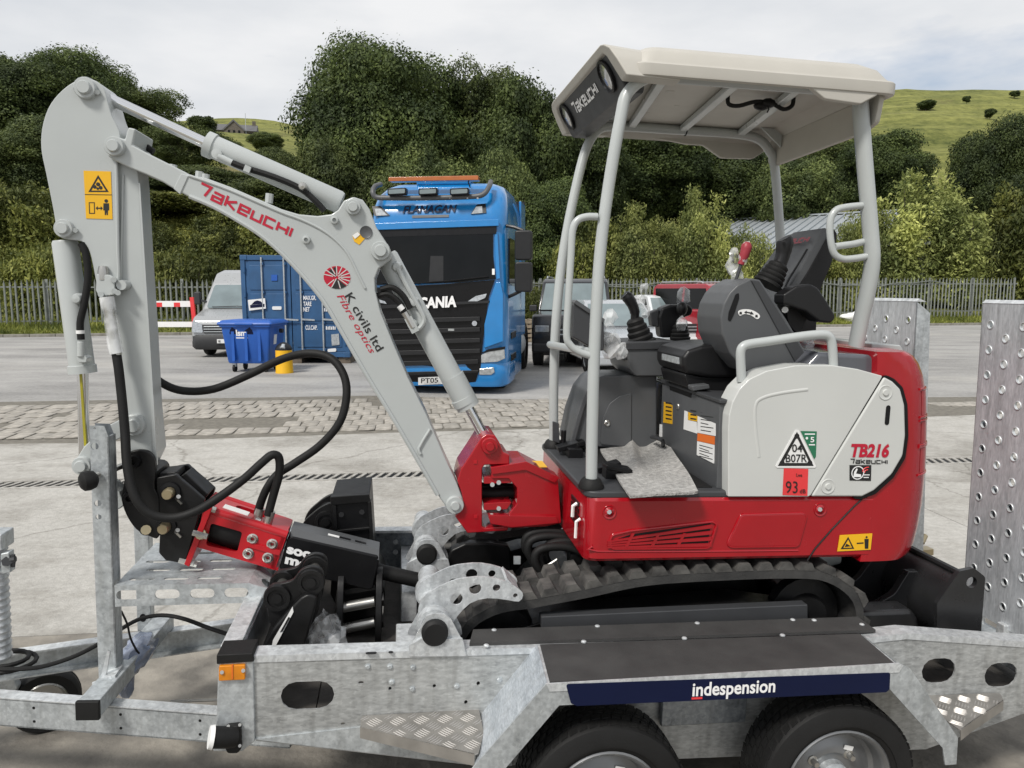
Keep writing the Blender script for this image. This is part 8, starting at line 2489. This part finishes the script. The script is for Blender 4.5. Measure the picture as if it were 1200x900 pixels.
def leaf_mat(name, c0, c1, trans=.25):
    m, nt, b = _bsdf(name); N, L = nt.nodes, nt.links
    g = N.new('ShaderNodeNewGeometry')
    r_ = N.new('ShaderNodeValToRGB')
    r_.color_ramp.elements[0].color = (*c0, 1); r_.color_ramp.elements[1].color = (*c1, 1)
    L.new(g.outputs['Random Per Island'], r_.inputs['Fac'])
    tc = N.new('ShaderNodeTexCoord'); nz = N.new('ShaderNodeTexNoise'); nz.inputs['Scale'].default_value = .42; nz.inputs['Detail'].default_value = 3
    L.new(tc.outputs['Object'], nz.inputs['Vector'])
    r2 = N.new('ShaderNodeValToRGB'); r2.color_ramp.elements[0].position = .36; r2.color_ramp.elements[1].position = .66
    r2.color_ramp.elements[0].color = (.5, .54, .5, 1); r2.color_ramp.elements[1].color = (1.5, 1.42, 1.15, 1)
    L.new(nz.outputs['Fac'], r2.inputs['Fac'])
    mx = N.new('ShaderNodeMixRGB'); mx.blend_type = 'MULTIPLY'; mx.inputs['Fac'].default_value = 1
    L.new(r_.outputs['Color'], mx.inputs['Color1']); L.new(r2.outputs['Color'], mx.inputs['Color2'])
    oi = N.new('ShaderNodeObjectInfo')
    hs = N.new('ShaderNodeHueSaturation')
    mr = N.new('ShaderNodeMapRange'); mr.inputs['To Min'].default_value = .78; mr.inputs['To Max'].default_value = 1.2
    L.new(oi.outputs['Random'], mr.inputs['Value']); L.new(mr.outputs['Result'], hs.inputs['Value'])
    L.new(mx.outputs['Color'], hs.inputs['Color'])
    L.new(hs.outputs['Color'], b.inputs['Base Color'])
    b.inputs['Roughness'].default_value = .6
    b.inputs['Specular IOR Level'].default_value = .25
    tr = N.new('ShaderNodeBsdfTranslucent'); L.new(hs.outputs['Color'], tr.inputs['Color'])
    ms_ = N.new('ShaderNodeMixShader'); ms_.inputs['Fac'].default_value = trans
    L.new(b.outputs['BSDF'], ms_.inputs[1]); L.new(tr.outputs['BSDF'], ms_.inputs[2])
    L.new(ms_.outputs['Shader'], N['Material Output'].inputs['Surface'])
    return m
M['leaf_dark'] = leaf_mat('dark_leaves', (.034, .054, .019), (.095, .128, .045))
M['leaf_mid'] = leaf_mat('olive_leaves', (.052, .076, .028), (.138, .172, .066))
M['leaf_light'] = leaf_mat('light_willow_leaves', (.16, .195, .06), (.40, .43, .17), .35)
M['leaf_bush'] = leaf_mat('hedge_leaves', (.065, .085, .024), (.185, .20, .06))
M['bark'] = mat('bark', (.07, .06, .048), .9, var=.25, scale=8, bump=.4, bscale=20)
M['grass_blade'] = leaf_mat('verge_grass', (.09, .12, .025), (.25, .27, .08), .3)

def leaf_mesh(name, centres, dirs, size, rng, aspect=1.7, up=.35, rand=.55):
    """many small bent leaf cards at the given centres"""
    n = len(centres)
    nrm = dirs + rng.normal(0, rand, (n, 3)); nrm[:, 2] += up
    nrm /= np.linalg.norm(nrm, axis=1)[:, None] + 1e-9
    a = np.cross(nrm, rng.normal(0, 1, (n, 3))); a /= np.linalg.norm(a, axis=1)[:, None] + 1e-9
    b = np.cross(nrm, a)
    s = size * rng.uniform(.45, 1.7, n)[:, None]
    A = a * s * aspect / 2; B = b * s / 2
    v = np.empty((n, 4, 3), np.float32)
    v[:, 0] = centres - A; v[:, 1] = centres - B * 1.0 + nrm * s * .1; v[:, 2] = centres + A; v[:, 3] = centres + B * 1.0 + nrm * s * .1
    me = bpy.data.meshes.new(name)
    me.vertices.add(n * 4); me.vertices.foreach_set('co', v.reshape(-1))
    me.loops.add(n * 4); me.loops.foreach_set('vertex_index', np.arange(n * 4, dtype=np.int32))
    me.polygons.add(n); me.polygons.foreach_set('loop_start', np.arange(0, n * 4, 4, dtype=np.int32))
    try: me.polygons.foreach_set('loop_total', np.full(n, 4, dtype=np.int32))
    except Exception: pass
    me.update(calc_edges=True)
    return me

def crown_points(rng, w, h, z0, lobes, per, lobe_r, top_bias=.0, gap=.0):
    """points on clumps spread through an uneven crown; returns points and outward directions"""
    P, D, Cs = [], [], []
    k = 0
    while k < lobes:
        q = rng.normal(0, 1, 3); q /= np.linalg.norm(q)
        rad = rng.uniform(.35, 1.0) ** .6
        c = q * rad * np.array([w / 2 - lobe_r * .55, w / 2 - lobe_r * .55, h / 2 - lobe_r * .45])
        if c[2] < 0: c[:2] *= (1 + .25 * c[2] / (h / 2))
        c = c + np.array([0, 0, z0 + h / 2])
        r = lobe_r * rng.choice([.42, .6, .85, 1.1])
        npt = max(60, int(per * (r / lobe_r) ** 2 * 1.35))
        d = rng.normal(0, 1, (npt, 3)); d /= np.linalg.norm(d, axis=1)[:, None]
        lump = 1 + .22 * np.sin(d[:, 0] * 5 + k) * np.sin(d[:, 1] * 4 + 2 * k) * np.sin(d[:, 2] * 5)
        rr = r * lump * rng.uniform(.5, 1.12, npt) ** .6
        p = c + d * rr[:, None] * np.array([1.12, 1.12, .74])
        keep = d[:, 2] > -.75
        P.append(p[keep]); D.append(d[keep]); Cs.append((c, r)); k += 1
    return np.concatenate(P), np.concatenate(D), Cs

TREE_KINDS = {}
def tree_kind(key, seed, w, h, z0, lobes, per, lobe_r, leaf, matn, kind='round'):
    rng = np.random.default_rng(seed)
    P, D, Cs = crown_points(rng, w, h, z0, lobes, per, lobe_r)
    # twigs that break the outline
    nt_ = int(len(P) * .06)
    idx = rng.integers(0, len(P), nt_)
    P2 = P[idx] + D[idx] * rng.uniform(.1, .55, (nt_, 1)) * lobe_r * .5
    P = np.concatenate([P, P2]); D = np.concatenate([D, D[idx]])
    me = leaf_mesh('crown', P, D, leaf, rng)
    me.materials.append(M[matn])
    mb = MB()
    H = z0 + h
    tr = [(0, 0, -1.0), (.1, .05, z0 * .5), (.0, .1, z0), (.15, 0, z0 + h * .35), (.1, .1, z0 + h * .7)]
    r0 = .022 * H
    mb.tube(tr, [r0 * 1.25, r0, r0 * .85, r0 * .6, r0 * .3], 8, 4)
    order = sorted(range(len(Cs)), key=lambda i: -Cs[i][1])[:min(16, len(Cs))]
    for i in order:
        c, r = Cs[i]
        f = .15 + .5 * rng.random()
        st = Vector((.1, .05, z0 + h * f * .6))
        md = st.lerp(Vector(c), .5) + Vector((0, 0, .06 * h))
        mb.tube([st, md, Vector(c)], [r0 * .42, r0 * .3, r0 * .14], 5, 3)
    tm = mb.mesh('trunk', angle=60); tm.materials.append(M['bark'])
    TREE_KINDS[key] = (me, tm, H, w)

tree_kind('oak', 1, 13.0, 13.5, 3.2, 100, 2300, 2.3, .115, 'leaf_dark')
tree_kind('oak2', 2, 11.0, 12.0, 2.4, 90, 2200, 2.1, .115, 'leaf_dark')
tree_kind('open', 3, 11.0, 11.0, 4.0, 70, 1100, 1.6, .105, 'leaf_mid')
tree_kind('olive', 4, 9.0, 9.5, 1.2, 80, 2000, 1.75, .105, 'leaf_mid')
tree_kind('far', 5, 8.0, 6.5, 1.4, 30, 500, 1.5, .26, 'leaf_dark')

def bush_kind(key, seed, w, h, n, leaf, matn, shoots=60):
    """upright bush of leafy shoots"""
    rng = np.random.default_rng(seed)
    P, D = [], []
    mb = MB()
    for k in range(shoots):
        a = rng.uniform(0, 2 * np.pi); r = np.sqrt(rng.uniform(0, 1)) * w * .42
        bx, by = r * np.cos(a), r * np.sin(a)
        hh = h * (1 - .45 * (r / (w * .5)) ** 2) * rng.uniform(.62, 1.12)
        lx, ly = bx * .28 + rng.normal(0, .18), by * .28 + rng.normal(0, .18)
        m = n // shoots
        f = rng.uniform(.03, 1, m) ** .8
        spread = .34 * w / 4 * (1 - .60 * f) + .07
        p = np.stack([bx + lx * f + rng.normal(0, 1, m) * spread, by + ly * f + rng.normal(0, 1, m) * spread, hh * f + rng.normal(0, .06, m)], 1)
        P.append(p)
        d = np.stack([np.full(m, bx) / w + rng.normal(0, .4, m), np.full(m, by) / w + rng.normal(0, .4, m), np.full(m, .5)], 1)
        D.append(d)
        if k % 3 == 0:
            mb.tube([(bx * .5, by * .5, -.3), (bx + lx * .5, by + ly * .5, hh * .5), (bx + lx, by + ly, hh * .95)], [.05, .035, .015], 5, 2)
    P = np.concatenate(P); D = np.concatenate(D)
    me = leaf_mesh('leaves', P, D, leaf, rng, aspect=2.4, up=.3)
    me.materials.append(M[matn])
    tm = mb.mesh('stems', angle=60); tm.materials.append(M['bark'])
    TREE_KINDS[key] = (me, tm, h, w)
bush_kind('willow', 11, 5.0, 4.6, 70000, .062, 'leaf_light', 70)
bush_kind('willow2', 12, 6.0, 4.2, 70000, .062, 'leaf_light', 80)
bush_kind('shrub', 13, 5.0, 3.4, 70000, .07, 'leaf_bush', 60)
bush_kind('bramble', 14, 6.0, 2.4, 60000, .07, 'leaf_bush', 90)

def plant(kind, px, Y, top_y, w_px, name, label, cat, rz=0.0, parts=('crown', 'trunk'), group=None, base=None):
    """stand a plant so that its top and width match the photograph at the given distance"""
    me, tm, H, w = TREE_KINDS[kind]
    d = ray(px, top_y); s = Y / d.y
    x = d.x * s; zt = CAM_H + d.z * s
    z0 = terrain_h(x, Y) if base is None else base
    dist = s
    sx = w_px * dist / FPX / w
    sz = max(.3, (zt - z0) / H)
    r_ = bpy.data.objects.new(name, None); COL.objects.link(r_)
    r_.location = (x, Y, z0 - .1); r_.rotation_euler = (0, 0, rz); r_.scale = (sx, sx, sz)
    r_['label'] = label; r_['category'] = cat
    if group: r_['group'] = group
    newobj(parts[0], me, r_); newobj(parts[1], tm, r_)
    return r_

TG = 'trees rising beyond the fence'
for a in [
    ('oak', 448, 58, 40, 196, 'tallest dark broadleaf tree, its wide crown rising behind the left of the lorry', .3),
    ('open', 566, 60, 58, 130, 'open crowned tree with sky showing between its leaves, right of the tallest tree', 1.1),
    ('oak2', 618, 57, 74, 135, 'dark tree rising straight behind the right edge of the lorry cab', 2.0),
    ('oak2', 675, 59, 100, 130, 'dark tree half hidden by the front lamp panel of the canopy', 4.0),
    ('oak', 758, 64, 135, 170, 'dark tree seen below the canopy between the two front posts and the roof bars', 5.1),
    ('oak2', 858, 66, 150, 150, 'dark tree seen under the rear half of the canopy roof', .9),
    ('olive', 930, 62, 172, 110, 'olive toned tree directly behind the seat back and far rear post', 1.7),
    ('oak2', 1040, 70, 145, 120, 'rounded dark tree just right of the rear canopy post, below the bare hillside', 3.1),
    ('open', 985, 76, 150, 110, 'thin crowned tree showing beneath the rear canopy corner', 5.5),
    ('oak', 1182, 52, 132, 120, 'dark tree at the right edge of the picture above the near ramp', 2.6),
    ('olive', 392, 54, 146, 108, 'olive green tree in front of the tallest tree, just above the end of the boom', .5),
    ('olive', 500, 53, 165, 130, 'bushy olive tree directly behind the lorry roof lights', 2.2),
    ('olive', 588, 51, 170, 100, 'bushy tree whose foliage rises just right of the lorry roof', 3.4),
    ('oak2', 648, 50, 195, 110, 'low dark tree between the lorry mirror and the front canopy posts', 4.4),
    ('oak2', 18, 66, 52, 150, 'dark tree at the far left edge of the picture on top of the bank', 1.0),
    ('oak', 92, 70, 62, 150, 'broad dark tree on the bank behind the top of the excavator arm', 2.4),
    ('open', 165, 72, 92, 120, 'thin topped tree behind the boom cylinder on the bank', 3.9),
    ('open', 212, 66, 140, 110, 'low spreading tree on the bank below the farmhouse, behind the boom lettering', 5.2),
    ('olive', 160, 57, 190, 110, 'olive tree low on the bank, seen between arm and boom', .2),
    ('olive', 40, 56, 135, 120, 'olive tree standing in front of the leftmost dark tree', 4.9),
    ('olive', 246, 60, 200, 130, 'rounded olive tree on the bank directly above the container', 2.9),
    ('olive', 312, 120, 168, 40, 'small olive tree on the slope just below and right of the farmhouse', 2.2),
    ('olive', 255, 110, 178, 50, 'small olive tree on the slope just below and left of the farmhouse', .9),
    ('olive', 322, 80, 172, 70, 'green tree on the slope between the farmhouse and the tallest tree', 3.6),
    ('olive', 318, 56, 205, 120, 'olive tree on the bank between the boom and the tallest tree', 1.3),
]:
    k, px, Y, ty, wp, lab, rz = a
    plant(k, px, Y, ty, wp, 'broadleaf_tree', lab, 'tree', rz, group=TG)
plant('far', 237, 165, 134, 34, 'broadleaf_tree', 'small round tree on the skyline just left of the farmhouse', 'tree', .4, group=TG)
BG = 'bushes along the fence'
for a in [
    ('willow', 742, 45, 248, 95, 'pale willow bush nearest the front canopy posts, beyond the fence', .2),
    ('willow', 820, 46, 232, 90, 'tallest pale willow bush, beyond the fence and in front of the warehouse', 1.9),
    ('willow2', 868, 46, 262, 80, 'pale willow bush beyond the fence, left of the seat back', 3.0),
    ('willow2', 1012, 48, 246, 80, 'pale willow bush beyond the fence, seen through the rear grab rail', 4.4),
    ('willow', 1078, 48, 212, 130, 'broad pale willow bush beyond the fence, right of the rear canopy post', .8),
    ('willow2', 1118, 48, 266, 75, 'low pale willow bush beyond the fence between rear canopy post and near ramp', 5.2),
    ('shrub', 1146, 49, 252, 90, 'dark green shrub beyond the fence, left of the near ramp top', 2.2),
    ('shrub', 1196, 49, 220, 110, 'dark green shrub beyond the fence at the right edge of the picture', 3.7),
    ('shrub', 700, 46, 258, 90, 'dark shrub beyond the fence between the two front canopy posts', 5.0),
    ('shrub', 255, 43, 268, 90, 'leafy green shrub beyond the fence above the van roof', 1.4),
    ('shrub', 330, 44, 255, 110, 'leafy green shrub beyond the fence directly behind the container', .6),
    ('bramble', 215, 40, 288, 110, 'low bramble clump beyond the fence left of the van', 2.7),
    ('bramble', 60, 39, 285, 120, 'low bramble clump beyond the fence left of the excavator arm', 3.3),
    ('shrub', 18, 44, 215, 110, 'tall green shrub on the bank at the left edge of the picture', 4.1),
    ('shrub', 110, 50, 215, 120, 'green shrub halfway up the bank behind the excavator arm', 5.6),
    ('shrub', 200, 54, 225, 120, 'green shrub halfway up the bank below the boom lettering', .1),
    ('bramble', 628, 38, 330, 60, 'low bramble clump at the foot of the fence beside the lorry', 1.8),
    ('shrub', 950, 47, 300, 70, 'small green shrub beyond the fence just behind the seat', 2.0),
    ('shrub', 170, 44, 262, 90, 'green shrub on the bank right behind the bucket cylinder', 3.0),
    ('shrub', 285, 47, 232, 100, 'green shrub halfway up the bank above the container, under the boom', 1.0),
]:
    k, px, Y, ty, wp, lab, rz = a
    plant(k, px, Y, ty, wp, 'bush', lab, 'bush', rz, ('leaves', 'stems'), BG)
for px, Y, ty, wp, lab in [(1086, 205, 116, 20, 'lone dark thorn bush high on the open hillside'), (1132, 215, 128, 10, 'smaller thorn bush on the open hillside, right of the lone dark one'), (1160, 160, 138, 14, 'thorn bush on the hillside just above the trees at the right edge'), (1189, 230, 115, 12, 'thorn bush near the crest of the hill at the right edge')]:
    plant('far', px, Y, ty, wp, 'thorn_bush', lab, 'bush', px * .1, ('leaves', 'stems'), 'thorn bushes on the hillside')

def grass():
    rng = np.random.default_rng(9)
    n = 26000
    f = rng.uniform(0, 1, n); k = rng.uniform(0, 1, n)
    ax = -25 + 54 * f; a = np.stack([ax, 29.4 + (ax + 22) * (11.5 / 48), np.zeros(n)], 1)
    b = np.array(FA)[None] + (np.array(FB) - np.array(FA))[None] * f[:, None] + np.array(FN)[None] * 2.0
    p = a * (1 - k[:, None]) + b * k[:, None]
    h = rng.uniform(.10, .34, n) * (.6 + .9 * k)
    p[:, 2] = .12 + .2 * k
    w = rng.uniform(.02, .05, n)
    th = rng.uniform(0, 2 * np.pi, n)
    dx = np.stack([np.cos(th) * w, np.sin(th) * w, np.zeros(n)], 1)
    tip = p + np.stack([rng.normal(0, .09, n), rng.normal(0, .09, n), h], 1)
    v = np.stack([p - dx, p + dx, tip], 1).astype(np.float32)
    me = bpy.data.meshes.new('verge_grass')
    me.vertices.add(n * 3); me.vertices.foreach_set('co', v.reshape(-1))
    me.loops.add(n * 3); me.loops.foreach_set('vertex_index', np.arange(n * 3, dtype=np.int32))
    me.polygons.add(n); me.polygons.foreach_set('loop_start', np.arange(0, n * 3, 3, dtype=np.int32))
    try: me.polygons.foreach_set('loop_total', np.full(n, 3, dtype=np.int32))
    except Exception: pass
    me.update(calc_edges=True)
    me.materials.append(M['grass_blade'])
    o = newobj('verge_grass', me)
    o['label'] = 'rough green grass growing along the verge at the foot of the fence'; o['category'] = 'grass'; o['kind'] = 'stuff'
grass()

def undergrowth():
    rng = np.random.default_rng(21)
    n = 150000
    y = rng.uniform(36, 64, n); a = rng.uniform(-.74, -.2, n); x = a * y
    q = np.stack([x, y, np.array([terrain_h(u, v) for u, v in zip(x[::1], y[::1])])], 1)
    cl = np.array([noise.noise(Vector((u * .33, v * .33, 7))) for u, v in zip(x, y)])
    q[:, 2] += rng.uniform(0, 1, n) * np.clip(.35 + 1.6 * cl, .12, 1.5)
    me = leaf_mesh('bank_undergrowth', q, np.tile(np.array([0, -.3, .6]), (n, 1)), .10, rng, 2.0)
    me.materials.append(M['leaf_bank'])
    o = newobj('bank_undergrowth', me)
    o['label'] = 'rough grass and brambles covering the bank beyond the fence'; o['category'] = 'undergrowth'; o['kind'] = 'stuff'
M['leaf_bank'] = leaf_mat('bank_leaves', (.08, .10, .028), (.26, .27, .085), .3)
undergrowth()
